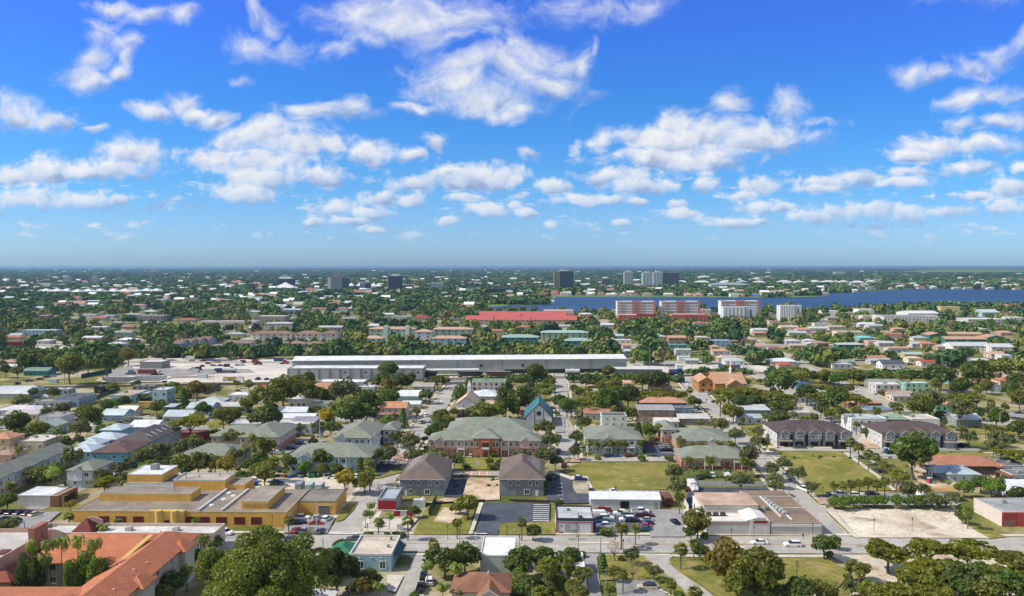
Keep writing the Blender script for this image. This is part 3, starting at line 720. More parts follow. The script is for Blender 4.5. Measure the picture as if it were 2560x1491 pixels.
vkind('box_truck', 7.0, [(1.4, 1.05, .6, 1.5, 1.0), (1.5, 1.05, .5, 2.0, .98), (2.6, 1.05, .5, 2.0, .95), (3.4, 1.0, .5, 1.4, .95), (3.5, .95, .6, 1.2, .9)],
      [(1.6, .97, 1.35, 2.1, .9), (2.5, .97, 1.35, 2.1, .9), (2.95, .96, 1.3, 1.42, .94)], [(1.45, .93, 2.08, 2.18, .88), (2.6, .93, 2.08, 2.18, .88)], (2.7, -2.2),
      [('cargo_box', MB().box(-3.5, 1.35, -1.15, 1.15, .75, 3.1), 'paint', (232, 234, 236)), ('bumper', MB().box(3.42, 3.58, -.95, .95, .5, .75), 'matte', (60, 60, 62))])
WHEEL_IN = {'sedan': .79, 'suv': .83, 'pickup': .85, 'van': .87, 'box_truck': .95}
VNAME = {'sedan': 'car', 'suv': 'car', 'pickup': 'pickup_truck', 'van': 'van', 'box_truck': 'box_truck'}
COLN = {'white': (236, 237, 238), 'silver': (168, 172, 176), 'grey': (92, 96, 102), 'black': (22, 23, 26), 'dark blue': (24, 36, 70), 'blue': (40, 80, 170), 'red': (176, 22, 30), 'maroon': (96, 18, 30), 'pink red': (200, 30, 80),
        'dark green': (24, 50, 44), 'beige': (196, 186, 150), 'pale blue': (150, 172, 190), 'teal': (30, 90, 110)}
VDESC = {'sedan': 'sedan', 'suv': 'tall car', 'pickup': 'pickup truck', 'van': 'panel van', 'box_truck': 'box truck'}
def car(t, x, y, kd, col, ang=0.0, label=None, roofc=None, world=None):
    """ang: degrees, 0 = nose towards the right of the photograph, 90 = nose away"""
    L_, b, c, rf, wh, ex = VEH[kd]
    p = GT(t, x, y) if world is None else Vector(world)
    r = thing(VNAME[kd], (p.x, p.y, .03), 'truck' if kd in ('pickup', 'box_truck') else 'van' if kd == 'van' else 'car', label, col + ' ' + VDESC[kd], math.radians(ang) - TH, group='parked and moving vehicles')
    pc = COLN[col]
    obj('body', b, M('paint'), r, pc); obj('windows', c, M('glass'), r); obj('roof', rf, M('paint'), r, roofc or pc)
    for wx in wh:
        for sy in (-1, 1):
            w = obj('wheel', WHEEL, M('matte'), r, (26, 26, 28), (wx, sy * WHEEL_IN[kd], .33))
            if p.y < 300: obj('hub', HUB, M('matte'), w, (170, 172, 176))
    for n_, m_, mt, cc in ex: obj(n_, m_, M(mt), r, cc or pc)
    return r
# ------------------------------------------------------------------ poles and lamps
LANT = MB().cyl((0, 0, 3.6), (0, 0, 3.75), .1, .16, 8).cyl((0, 0, 3.75), (0, 0, 4.15), .14, .2, 8).cyl((0, 0, 4.15), (0, 0, 4.4), .24, .03, 8).mesh('lantern')
LPOST = MB().cyl((0, 0, 0), (0, 0, .5), .14, .1, 8).cyl((0, 0, .5), (0, 0, 3.6), .06, .05, 8).mesh('post')
def lantern(t, x, y, label=None, s=1.0):
    p = GT(t, x, y); r = thing('street_lamp', p, 'street lamp', label, 'dark lantern street lamp', group='lantern street lamps'); r.scale = (s, s, s)
    obj('post', LPOST, M('matte'), r, (40, 50, 48)); obj('lantern', LANT, M('matte'), r, (70, 76, 76)); return r
UPOLE = MB().cyl((0, 0, 0), (0, 0, 11), .17, .12, 8).mesh('pole'); UARM = MB().box(-1.2, 1.2, -.06, .06, 10.3, 10.45).box(-.9, .9, -.05, .05, 9.5, 9.62).mesh('crossarm')
UINS = MB().cyl((-1.1, 0, 10.45), (-1.1, 0, 10.7), .06, .05, 6).cyl((0, 0, 11), (0, 0, 11.25), .06, .05, 6).cyl((1.1, 0, 10.45), (1.1, 0, 10.7), .06, .05, 6).mesh('insulator'); UTRF = MB().cyl((.3, 0, 8.2), (.3, 0, 9.1), .24, .24, 10).mesh('transformer')
HARM = MB().cyl((0, 0, 10.6), (1.6, 0, 11.1), .06, .05, 6).cyl((1.6, 0, 11.1), (2.3, 0, 11.12), .13, .1, 6).mesh('lamp_arm')
def pole(t, x, yb, yt=None, kind='utility', col=(120, 106, 90), label=None, rot=0.0):
    """utility pole or tall street light from its foot row; yt = top row sets the height"""
    p = GT(t, x, yb); h = 11.0
    if yt is not None: h = (yb - yt) / 3.9375 / ((S(t, x, yb)[1] - Y0) / CAM_H)
    nm = {'utility': ('utility_pole', 'utility pole', 'wooden utility pole'), 'light': ('street_light', 'street light', 'tall concrete street light'), 'plain': ('concrete_pole', 'pole', 'plain grey concrete pole')}[kind]
    r = thing(nm[0], p, nm[1], label, nm[2], rot, group=nm[1] + 's along the streets'); s = h / 11.0; r.scale = (max(.7, min(1.3, s)),) * 2 + (s,)
    obj('pole', UPOLE, M('bark'), r, col)
    if kind == 'utility':
        obj('crossarm', UARM, M('bark'), r, col); obj('insulator', UINS, M('matte'), r, (120, 120, 124))
        if RND.random() < .4: obj('transformer', UTRF, M('matte'), r, (130, 134, 136))
    elif kind == 'light': obj('lamp_arm', HARM, M('matte'), r, (190, 192, 192))
    return r
def wire(a, b, sag=.6, label=None):
    m = MB(); n = 10; a, b = Vector(a), Vector(b); pts = [a.lerp(b, i / n) - Vector((0, 0, sag * 4 * (i / n) * (1 - i / n))) for i in range(n + 1)]
    for i in range(n): m.cyl(pts[i], pts[i + 1], .025, .025, 4, False)
    return m
def ptext(root, txt, size, loc, rot, col, name='lettering'):
    cu = bpy.data.curves.new(name, 'FONT'); cu.body = txt; cu.size = size; cu.extrude = .02; cu.align_x = 'CENTER'
    me_o = bpy.data.objects.new(name, cu); COL.objects.link(me_o)
    dg = bpy.context.evaluated_depsgraph_get(); me = bpy.data.meshes.new_from_object(me_o.evaluated_get(dg))
    bpy.data.objects.remove(me_o); o = obj(name, me, M('matte'), root, col); o.location = loc; o.rotation_euler = rot; return o
# ------------------------------------------------------------------ ground, roads, lots
def disc():
    m = MB(); R_ = 34000; n = 64
    m.v = [(R_ * math.cos(6.28318 * i / n), R_ * math.sin(6.28318 * i / n), 0) for i in range(n)]; m.f = [tuple(range(n))]
    return m
struct('ground', disc(), GROUND)
def lake():
    pts = [('C3', 300, 545), ('C2', 2290, 545), ('C2', 2200, 520), ('C2', 2330, 503), ('C2', 2520, 485), ('C3', 200, 488), ('C3', 330, 480), ('C3', 420, 466), ('C3', 330, 448), ('C3', 330, 407), ('C3', 700, 403), ('C3', 1300, 404), ('C3', 2200, 411), ('C3', 2520, 411), ('C4', 200, 411),
           ('C4', 560, 398), ('C4', 600, 374), ('C4', 900, 356), ('C4', 1230, 332), ('C4', 1500, 328), ('C4', 2200, 331), ('C4', 2900, 336), ('C4', 2900, 530), ('C4', 2300, 520), ('C4', 1500, 522), ('C4', 700, 545), ('C4', 0, 545), ('C3', 2000, 560), ('C3', 1000, 560), ('C3', 700, 560)]
    mb = MB(); P = [GT(*p) for p in pts]; mb.quad(*[(p.x, p.y, .3) for p in reversed(P)])
    a = sum(P[i].x * P[(i + 1) % len(P)].y - P[(i + 1) % len(P)].x * P[i].y for i in range(len(P)))
    mb2 = MB(); mb2.quad(*[(p.x, p.y, .3) for p in (P if a > 0 else list(reversed(P)))])
    struct('lake_water', mb2, WATER)
    return [(p.x, p.y) for p in P]
LAKE = lake()
# grassy shore and playing fields far away
for q in ([('C3', 0, 388), ('C3', 1300, 392), ('C3', 2520, 402), ('C3', 2520, 411), ('C3', 1300, 405), ('C3', 0, 401)], [('C4', 0, 402), ('C4', 560, 390), ('C4', 900, 338), ('C4', 1230, 324), ('C4', 1500, 323), ('C4', 1230, 332), ('C4', 900, 357), ('C4', 600, 375), ('C4', 560, 399), ('C4', 0, 411)],
          [('C2', 2200, 485), ('C2', 2520, 468), ('C3', 150, 462), ('C3', 330, 447), ('C3', 420, 464), ('C3', 200, 488), ('C2', 2200, 518)], [('C2', 730, 440), ('C2', 870, 430), ('C2', 880, 462), ('C2', 720, 468)], [('C2', 1010, 432), ('C2', 1180, 430), ('C2', 1180, 458), ('C2', 1010, 458)],
          [('C2', 630, 622), ('C2', 1520, 622), ('C2', 1520, 655), ('C2', 630, 640)], [('C1', 1560, 660), ('C1', 1900, 640), ('C1', 1900, 690), ('C1', 1560, 690)]):
    sheet('far_lawn', q, LUSH)
def sx(mat, name, *polys):
    for q in polys: sheet(name, q, mat)
# freight yard, rails
sx(YARD, 'yard_paving', [('B1', 900, 300), ('B1', 1180, 180), ('B1', 1290, 70), ('B1', 1800, 62), ('B1', 2520, 70), ('B2', 400, 70), ('B2', 330, 300), ('B1', 2520, 300), ('B1', 1600, 300)], [('B3', 1000, 105), ('B3', 2400, 130), ('B4', 300, 190), ('B3', 1700, 200), ('B3', 900, 215), ('B3', 0, 225), ('B2', 1640, 230), ('B2', 1640, 190)])
sx(OLDASPH, 'yard_asphalt', [('B1', 1260, 165), ('B1', 2450, 170), ('B1', 2520, 205), ('B1', 1700, 240), ('B1', 1240, 235)], [('B1', 1050, 250), ('B1', 1100, 175), ('B1', 1290, 130), ('B1', 1330, 180), ('B1', 1240, 250)])
sx(BALLAST, 'railway_bed', [('B1', -200, 352), ('B1', 900, 335), ('B1', 2520, 300), ('B2', 1600, 262), ('B3', 0, 240), ('B3', 1500, 232), ('B4', 0, 195), ('B4', 1500, 190), ('B4', 1500, 212), ('B4', 0, 216), ('B3', 1500, 252), ('B3', 0, 272), ('B2', 1600, 290), ('B2', 0, 325), ('B1', 900, 352), ('B1', -200, 372)],
   [('B1', 1600, 285), ('B1', 1700, 240), ('B1', 2100, 238), ('B1', 2100, 250), ('B1', 1700, 262)])
RAIL = pm('rail_steel', lambda k: bsdf(k, (.10, .075, .06), .5, metal=.4))
SLEEP = gm('sleepers', (L((62, 50, 42)), L((86, 72, 60)), L((110, 96, 82))), .3, 2)
for k, (dy) in enumerate((0, 8, 17)):
    m = MB()
    pts = [('B1', -200, 356 + dy * .8), ('B1', 900, 338 + dy * .8), ('B2', 0, 305 + dy), ('B2', 1600, 270 + dy), ('B3', 0, 250 + dy), ('B3', 1500, 238 + dy * .7), ('B4', 0, 200 + dy * .8), ('B4', 1500, 196 + dy * .8)]
    for a, b in zip(pts, pts[1:]):
        A, B_ = GT(*a), GT(*b); strip('track_bed', A, B_, 2.7, SLEEP, .06 + k * .004); d = (B_ - A).normalized(); nn = Vector((-d.y, d.x, 0))
        for s_ in (-.72, .72):
            q = nn * s_; e = nn * .09
            m.solid([tuple(A + q - e), tuple(B_ + q - e), tuple(B_ + q + e), tuple(A + q + e)] + [tuple(p + Vector((0, 0, .22))) for p in (A + q - e, B_ + q - e, B_ + q + e, A + q + e)], [(4, 5, 6, 7), (0, 1, 5, 4), (2, 3, 7, 6)])
    struct('railway_rails', m, RAIL)
# streets
def street(x0, y0, slope, ya, yb, w, walk=1.6, mat=ROAD, name='street'):
    f = lambda y: (x0 + slope * (y - y0), y)
    if walk:
        for s_ in (-1, 1):
            o = s_ * (w / 2 + 1.2 + walk / 2)
            strip('sidewalk', (f(ya)[0] + o, ya), (f(yb)[0] + o, yb), walk, WALK)
    strip(name, f(ya), f(yb), w, mat)
    for s_ in (-1, 1):
        m = MB(); o = s_ * (w / 2 + .1); a, b = f(ya), f(yb)
        v = [(a[0] + o - .1, a[1], 0), (b[0] + o - .1, b[1], 0), (b[0] + o + .1, b[1], 0), (a[0] + o + .1, a[1], 0)]
        m.solid(v + [(x, y, .13) for x, y, z in v], [(4, 7, 6, 5), (0, 4, 5, 1), (2, 6, 7, 3), (0, 3, 7, 4)]); struct('kerb', m, WALK)
    FOOT.append((f(ya)[0] - w / 2, ya, math.atan(slope), w, (yb - ya) / math.cos(math.atan(slope))))
street(-48.7, 229, .04, 227, 600, 8.8); street(24.8, 367, .045, 318, 640, 6.6); street(92, 226.5, .081, 225, 640, 8.6)
street(-150, 300, .03, 250, 520, 6.0, 0, OLDASPH); street(160, 400, .09, 330, 700, 6.5); street(118, 640, -.02, 640, 1000, 8, 1.5); street(60, 640, .0, 660, 1150, 7, 1.5); street(230, 640, .1, 420, 900, 6.5)
def avenue(x0, x1, y, slope, w, mat=ROAD, name='avenue', walk=1.8):
    if walk:
        for s_ in (-1, 1): o = s_ * (w / 2 + 1.0 + walk / 2); strip('sidewalk', (x0, y + slope * x0 + o), (x1, y + slope * x1 + o), walk, WALK)
    strip(name, (x0, y + slope * x0), (x1, y + slope * x1), w, mat)
    FOOT.append((x0, y + slope * x0 - w / 2, -slope, x1 - x0, w))
avenue(-320, 330, 219, -.012, 13.4)
avenue(-300, 320, 398, -.03, 6.5, name='cross_street'); avenue(-300, -52, 372, -.03, 6, OLDASPH, 'cross_street'); avenue(30, 320, 498, -.03, 6.5, name='cross_street'); avenue(-350, 350, 640, .0, 7, name='cross_street'); avenue(-500, 500, 780, .0, 8, name='cross_street'); avenue(60, 330, 326, -.02, 6, name='cross_street')
zz = ZL[0] + .004; ZL[0] = zz                                  # repaired patches and stop lines
for i in range(46):
    if i < 24: x = RND.uniform(-90, 150); y = 219 - .012 * x + RND.uniform(-5.5, 5.5); a, b = (x, y), (x + RND.uniform(1.5, 9), y)
    else: q = RND.choice(((-48.7, 229, .04), (92, 226.5, .081), (24.8, 367, .045))); y = RND.uniform(max(234, q[1]), 480); x = q[0] + q[2] * (y - q[1]) + RND.uniform(-2, 2); a, b = (x, y), (x + q[2] * 5, y + RND.uniform(2, 9))
    strip('road_patch', a, b, RND.uniform(.6, 1.9), RND.choice((OLDASPH, OLDASPH, WALK)), zz)
zc = ZL[0] + .004; ZL[0] = zc
for a, b in (((-53, 227.2), (-44.5, 227)), ((88, 226.2), (96, 226)), ((-33, 211.2), (-26, 211)), ((31, 210.6), (42, 210.4))): strip('stop_line', a, b, .5, WHITEP, zc)
for k in range(-24, 26):                                      # painted centre and lane marks of the main avenue
    x = k * 12.0
    if -55 < x < -42: continue
    strip('lane_mark', (x, 222.3 - .012 * x), (x + 3.2, 222.3 - .012 * (x + 3.2)), .16, WHITEP, zc)
    strip('lane_mark', (x, 215.6 - .012 * x), (x + 3.2, 215.6 - .012 * (x + 3.2)), .16, WHITEP, zc)
strip('centre_line', (-40, 219.2), (52, 218.2), .22, ORANGEP, zc); strip('centre_line', (60, 218.4), (100, 217.9), .22, ORANGEP, zc); strip('centre_line', (-200, 221.5), (-60, 219.7), .22, ORANGEP, zc)
# side lanes at the bottom of the picture
sx(ROAD, 'side_street', [('A2', 1500, 950), ('A2', 1680, 958), ('A2', 1650, 1150), ('A2', 1660, 1420), ('A2', 1340, 1420), ('A2', 1475, 1140), ('A2', 1545, 985)],
   [('A3', 1290, 945), ('A3', 1330, 1000), ('A3', 1480, 1100), ('A3', 1640, 1240), ('A3', 1800, 1420), ('A3', 2060, 1420), ('A3', 1900, 1280), ('A3', 1700, 1155), ('A3', 1570, 1050), ('A3', 1545, 985), ('A3', 1600, 950)])
sx(OLDASPH, 'back_lane', [('A3', 720, 930), ('A3', 832, 930), ('A3', 850, 1100), ('A3', 890, 1420), ('A3', 720, 1420)])
sx(SAND, 'unpaved_parking', [('A4', 620, 960), ('A4', 1300, 940), ('A4', 2300, 950), ('A4', 2520, 1343), ('A4', 800, 1343), ('A4', 980, 1190), ('A4', 830, 1060)])
# lawns and lots, far to near
sx(GRASS, 'lawn', [('B1', 360, 310), ('B1', 1000, 285), ('B1', 1000, 310), ('B1', 330, 335)], [('B1', 1180, 350), ('B1', 1500, 335), ('B1', 1480, 365), ('B1', 930, 470), ('B1', 930, 400)], [('B1', 970, 670), ('B1', 1290, 650), ('B1', 1230, 740), ('B1', 980, 745)], [('B1', 2020, 700), ('B1', 2220, 640), ('B1', 2250, 700), ('B1', 2080, 790)],
   [('B4', 470, 280), ('B4', 560, 280), ('B4', 640, 325), ('B4', 480, 330)], [('B4', 710, 278), ('B4', 1560, 275), ('B4', 1600, 330), ('B4', 850, 330)], [('B4', 1980, 745), ('B4', 2520, 760), ('B4', 2520, 815), ('B4', 2000, 815)], [('B3', 2230, 720), ('B3', 2520, 710), ('B3', 2520, 830), ('B3', 2320, 830)],
   [('B3', 560, 660), ('B3', 880, 665), ('B3', 880, 700), ('B3', 590, 720)], [('B3', 575, 340), ('B3', 920, 345), ('B3', 920, 365), ('B3', 575, 370)])
sx(GRASS, 'vacant_lawn', [('A3', 470, 110), ('A3', 700, 30), ('A3', 1580, 30), ('A3', 1660, 60), ('A3', 1520, 300), ('A3', 810, 302), ('A3', 770, 240), ('A3', 730, 170), ('A3', 560, 150)],
   [('B4', 90, 985), ('B4', 760, 995), ('B4', 880, 1090), ('B4', 1230, 1300), ('B4', 1240, 1370), ('B4', 560, 1390), ('B4', 200, 1150)], [('B4', 1620, 990), ('B4', 2100, 990), ('B4', 2300, 1050), ('B4', 1620, 1060)],
   [('A2', 1700, 440), ('A2', 2170, 440), ('A2', 2090, 745), ('A2', 1540, 745)], [('B2', 1960, 1040), ('B2', 2420, 1050), ('B2', 2420, 1165), ('B2', 1950, 1165)], [('A2', 2400, 620), ('A3', 420, 620), ('A3', 425, 745), ('A2', 2390, 748)], [('A3', 378, 430), ('A3', 425, 430), ('A3', 425, 620), ('A3', 378, 620)],
   [('A4', 30, 975), ('A4', 560, 975), ('A4', 680, 1040), ('A4', 820, 1110), ('A4', 700, 1260), ('A4', 0, 1250), ('A3', 2350, 1000)], [('A3', 1545, 990), ('A3', 1600, 975), ('A3', 2520, 965), ('A3', 2520, 1343), ('A3', 2050, 1380), ('A3', 1900, 1270), ('A3', 1700, 1145), ('A3', 1565, 1040)],
   [('A3', 845, 940), ('A3', 1280, 950), ('A3', 1500, 1130), ('A3', 1780, 1390), ('A3', 1560, 1390), ('A3', 1400, 1190), ('A3', 1020, 1190), ('A3', 870, 1200)], [('A4', 1860, 600), ('A4', 1990, 620), ('A4', 2350, 770), ('A4', 2180, 790), ('A4', 2000, 690)], [('A4', 560, 460), ('A4', 1870, 470), ('A4', 1860, 492), ('A4', 570, 488)],
   [('A2', 800, 575), ('A2', 850, 480), ('A2', 1000, 430), ('A2', 960, 500), ('A2', 860, 600), ('A2', 790, 620)], [('A2', 1100, 195), ('A2', 1180, 120), ('A2', 1440, 80), ('A2', 1440, 130), ('A2', 1200, 190)])
sx(SAND, 'sandy_lot', [('A4', 600, 490), ('A4', 1850, 490), ('A4', 1870, 590), ('A4', 2010, 690), ('A4', 2180, 782), ('A4', 900, 775), ('A4', 700, 560)], [('A2', -100, 170), ('A2', 760, 170), ('A2', 900, 280), ('A2', 880, 310), ('A2', -100, 300)])
sx(DIRT, 'building_plot', [('A2', 1950, 190), ('A2', 2400, 190), ('A2', 2400, 400), ('A2', 1660, 440), ('A2', 1860, 385)], [('B4', 0, 930), ('B4', 850, 935), ('B4', 900, 850), ('B4', 1030, 850), ('B4', 1100, 960), ('B4', 0, 960)], [('B4', 1380, 1110), ('B4', 2240, 1190), ('B4', 2240, 1300), ('B4', 1750, 1390), ('B4', 1480, 1290)], [('A2', 1850, 480), ('A2', 2100, 500), ('A2', 1960, 640), ('A2', 1740, 620)])
sx(ASPH, 'parking_lot', [('A2', 2240, 432), ('A3', 372, 438), ('A3', 374, 618), ('A2', 2500, 622), ('A2', 2400, 640), ('A2', 2380, 752), ('A2', 2165, 745)], [('A3', 340, 140), ('A3', 440, 145), ('A3', 580, 200), ('A3', 600, 300), ('A3', 640, 340), ('A3', 770, 345), ('A3', 770, 440), ('A3', 500, 440), ('A3', 340, 400)], [('A3', 790, 500), ('A3', 1400, 510), ('A3', 1400, 700), ('A3', 820, 750)],
   [('A3', 1740, 280), ('A3', 2520, 290), ('A3', 2520, 360), ('A3', 1700, 480)], [('B3', 1290, 890), ('B3', 1560, 905), ('B3', 1600, 1035), ('B3', 1330, 1035)], [('A2', 1840, 210), ('A2', 2080, 195), ('A2', 2030, 385), ('A2', 1850, 385)], [('B2', 1180, 1110), ('B2', 1450, 1120), ('B2', 1200, 1240), ('B2', 1180, 1200)])  # quad right of the left grey shell: its cast shadow painted as dark asphalt
sx(OLDASPH, 'car_park', [('A3', 1380, 500), ('A3', 1690, 500), ('A3', 1700, 770), ('A3', 1360, 770)], [('A3', 1020, 1190), ('A3', 1400, 1195), ('A3', 1560, 1400), ('A3', 1040, 1400)], [('A2', 300, 560), ('A2', 780, 575), ('A2', 700, 735), ('A2', 270, 730)], [('A1', 0, 545), ('A1', 600, 520), ('A1', 420, 680), ('A1', -200, 690)], [('A3', 800, 305), ('A3', 1450, 310), ('A3', 1450, 345), ('A3', 800, 345)], [('A4', 580, 345), ('A4', 1500, 340), ('A4', 1900, 440), ('A4', 1860, 462), ('A4', 570, 455), ('A4', 480, 395)], [('B3', 350, 650), ('B3', 520, 650), ('B3', 520, 800), ('B3', 420, 800)],
   [('B2', 300, 880), ('B2', 700, 880), ('B2', 300, 1010), ('B2', 150, 1010)], [('B4', 1620, 955), ('B4', 2080, 960), ('B4', 2100, 990), ('B4', 1620, 990)], [('B4', 2370, 610), ('B4', 2520, 610), ('B4', 2520, 660), ('B4', 2350, 650)])
sx(WALK, 'walkway', [('A3', 380, 130), ('A3', 420, 120), ('A3', 620, 190), ('A3', 740, 170), ('A3', 800, 300), ('A3', 770, 300), ('A3', 720, 185), ('A3', 590, 210)], [('B4', 740, 1005), ('B4', 790, 1005), ('B4', 1110, 1240), ('B4', 1260, 1370), ('B4', 1230, 1380), ('B4', 1070, 1240)], [('A2', 1040, 640), ('A2', 1080, 595), ('A2', 1600, 590), ('A2', 1480, 720), ('A2', 1060, 720)], [('A3', 1690, 500), ('A3', 1780, 500), ('A3', 1760, 660), ('A3', 1700, 770)], [('A2', 1290, 1150), ('A2', 1460, 1150), ('A2', 1370, 1320), ('A2', 1290, 1300)], [('A2', 2130, 745), ('A2', 2240, 432), ('A2', 2200, 432), ('A2', 2090, 745)], [('A4', 640, 480), ('A4', 690, 560), ('A4', 900, 790), ('A4', 840, 770), ('A4', 560, 500)])
sx(BRICK, 'brick_crossing', [('B2', 1340, 1000), ('B2', 1480, 1010), ('B2', 1500, 1090), ('B2', 1340, 1060)], [('A2', 2060, 122), ('A2', 2300, 130), ('A2', 2290, 168), ('A2', 2060, 165)], [('B3', 560, 1055), ('B3', 720, 1055), ('B3', 720, 1095), ('B3', 520, 1095)], [('A4', 465, 395), ('A4', 550, 395), ('A4', 590, 445), ('A4', 520, 450)], [('B2', 1440, 800), ('B2', 1560, 780), ('B2', 1540, 830), ('B2', 1440, 830)])
sx(ROAD, 'lane', [('B3', 720, 1048), ('B3', 1660, 1045), ('B3', 1670, 1090), ('B3', 690, 1092)], [('A2', 1940, 115), ('A2', 2060, 120), ('A2', 2060, 165), ('A2', 1940, 170)], [('A2', 2300, 130), ('A2', 2410, 130), ('A2', 2410, 170), ('A2', 2290, 168)], [('B4', 50, 950), ('B4', 850, 960), ('B4', 870, 990), ('B4', 90, 985)], [('B4', 560, 275), ('B4', 710, 278), ('B4', 900, 360), ('B4', 700, 345)], [('B2', 1880, 335), ('B2', 2080, 320), ('B2', 2080, 380), ('B2', 1900, 380)])
sx(ASPH, 'dark_street_patch', [('A4', 140, 140), ('A4', 200, 140), ('A4', 310, 245), ('A4', 240, 235)])
zp = ZL[0] + .004; ZL[0] = zp + .004
def bars(t, x0, y0, x1, y1, n, dx, dy, w=.14):                # n painted bay lines from (x0,y0) to (x1,y1), each running (dx,dy)
    for i in range(n):
        f = i / max(1, n - 1); x, y = x0 + (x1 - x0) * f, y0 + (y1 - y0) * f
        a, b = GT(t, x, y), GT(t, x + dx, y + dy); strip('bay_line', (a.x, a.y), (b.x, b.y), w, WHITEP, zp)
bars('A3', 212, 456, 206, 615, 9, 163, 3, .42); bars('A3', 374, 440, 374, 442, 2, -2, 178, .3); bars('A3', 590, 205, 600, 290, 6, 150, 4, .3); bars('A3', 440, 245, 445, 400, 5, 60, 1, .3)
bars('A3', 870, 318, 1390, 320, 9, 12, 24, .2); bars('B3', 1430, 915, 1470, 1005, 6, 110, 0, .3); bars('A2', 2165, 742, 2165, 743, 1, 110, 0, .5); bars('A3', 1400, 1265, 1540, 1343, 4, 40, 16, .4); bars('B3', 830, 1020, 1230, 1030, 8, 50, 22, .2); bars('A2', 2130, 125, 2280, 130, 3, -10, 38, .25)
bars('A2', 2500, 432, 2500, 433, 1, 40, 0, .1)
for t_, cx_, cy_, wx_, wy_, lab in (('A2', 2465, 525, 50, 42, 0), ('A2', 2430, 690, 34, 65, 0)):  # planted islands in the parking lot
    m = MB(); c = GT(t_, cx_, cy_); rx = abs(GT(t_, cx_ + wx_, cy_).x - c.x); ry = abs(GT(t_, cx_, cy_ - wy_).y - c.y)
    n = 20; p = [(c.x + rx * math.copysign(abs(math.cos(6.283 * i / n)) ** .6, math.cos(6.283 * i / n)), c.y + ry * math.copysign(abs(math.sin(6.283 * i / n)) ** .6, math.sin(6.283 * i / n))) for i in range(n)]
    m.v = [(x, y, 0) for x, y in p] + [(x, y, .16) for x, y in p]; m.f = [(i, (i + 1) % n, n + (i + 1) % n, n + i) for i in range(n)] + [tuple(n + i for i in range(n))]
    struct('kerbed_island', m, pm('yellow_kerb', lambda k: bsdf(k, scaled(k, (.62, .46, .14), k.mapr(k.noise(gpos(k), 2, 3), .3, .7, .7, 1.1)))))
    m = MB(); m.v = [(c.x + (x - c.x) * .82, c.y + (y - c.y) * .82, .175) for x, y in p]; m.f = [tuple(range(n))]; struct('island_grass', m, GRASS)
# low green mound at the far right
mh = MB(); n = 24; hc = G(2440, 683); 
for j, (rr, hz) in enumerate(((1.0, 0), (.72, 22), (.5, 40), (.1, 46))):
    mh.v += [(hc.x + 1000 * rr * math.cos(6.283 * i / n), hc.y + 600 * rr * math.sin(6.283 * i / n), hz) for i in range(n)]
for j in range(3): mh.f += [(j * n + i, j * n + (i + 1) % n, (j + 1) * n + (i + 1) % n, (j + 1) * n + i) for i in range(n)]
mh.f.append(tuple(3 * n + i for i in range(n))); struct('grassy_hill', mh, LUSH)
# ------------------------------------------------------------------ near buildings
def wb(x, y, w, H, D, *a, **k): return bld('A1', 0, 0, 0, H, D, *a, world=(x, y, w), **k)
WHITE, CREAM, BEIGE, GREY = (236, 236, 234), (226, 214, 190), (206, 190, 164), (150, 152, 154)
GGREEN, BROWN, DBROWN = (136, 143, 127), (112, 92, 84), (92, 76, 72)
TERRA = (218, 124, 68)
# hotel with orange tile roofs round a court
def hotel():
    root = thing('hotel', (-112, 153, 0), 'hotel', 'beige three storey hotel with orange barrel tile roofs around a palm court')
    def wing(x0, x1, y0, y1, h, rise, nm='wing', roofk='hip'):
        w_ = obj('wing', MB().box(x0, x1, y0, y1, 0, h), M('wall'), root, (202, 190, 172)); r = obj('roof', roof_mb(roofk, x1 - x0, y1 - y0, h, rise, .7), M('tile'), w_, TERRA); r.location = (x0, y0, 0); return w_
    e = wing(21, 31.8, -8, 48, 8.6, 2.9); b = wing(0, 31.7, 29, 48.5, 8.59, 3.2); f = wing(-40, 31.6, -6, 14, 8.62, 2.8)
    for yy, zz in ((18, 0), (40, 0), (1, 0)):                    # dormer-like cross roofs on the street side
        r = obj('cross_roof', roof_mb('hip', 4.5, 6, 8.2, 1.9, .5), M('tile'), e, TERRA); r.location = (28.8, yy - 3, 0)
        obj('bay', MB().box(31.3, 33.2, yy - 2.8, yy + 2.8, 0, 8.2), M('wall'), e, (214, 206, 192))
    r = obj('cross_roof', roof_mb('pyr', 5, 5, 8.6, 1.7, .4), M('tile'), b, TERRA); r.location = (16, 26.5, 0); obj('bay', MB().box(16.2, 20.8, 26.6, 29.2, 0, 8.6), M('wall'), b, (196, 160, 90))
    m = MB(); m.solid([(22.2, 27.6, 9.2), (23.2, 27.6, 9.2), (25.4, 38, 12.0), (24.2, 38, 12.0), (22.2, 27.6, 9.9), (23.2, 27.6, 9.9), (25.4, 38, 12.2), (24.2, 38, 12.2)], [(3, 2, 1, 0), (4, 5, 6, 7), (0, 1, 5, 4), (1, 2, 6, 5), (2, 3, 7, 6), (3, 0, 4, 7)]); obj('valley_parapet', m, M('wall'), b, (222, 176, 84))
    for i in range(7):
        for fl in range(3):
            window(e, 31.8, 0, 'r', -4 + i * 7.4, 1 + fl * 2.9, 1.3, 1.5)
            if i < 6: window(b, 0, 0, 'f', 3 + i * 3.1, 1 + fl * 2.9, 1.4, 1.5).location.y = 28.95
    for x, y, z in ((24, 2, 10.3), (26, 8, 11), (29.6, 10, 10), (25, 22, 10.7), (29.6, 25, 10), (-12, 1, 10.6), (-6, 1, 10.6), (2, 1, 10.6), (8, 1, 10.6), (8, 35, 10.9), (24, 45, 10.4), (29, 20, 10.3)): obj('roof_vent', MB().cyl((x, y, z - .4), (x, y, z + .35), .22, .22, 8), M('matte'), root, (226, 200, 186))
    keep(Vector((-118, 176, 0)), 0, 40, 26, 12); FOOT.append((-152, 147, 0, 74, 20)); FOOT.append((-91, 145, 0, 13, 56)); return root
hotel()
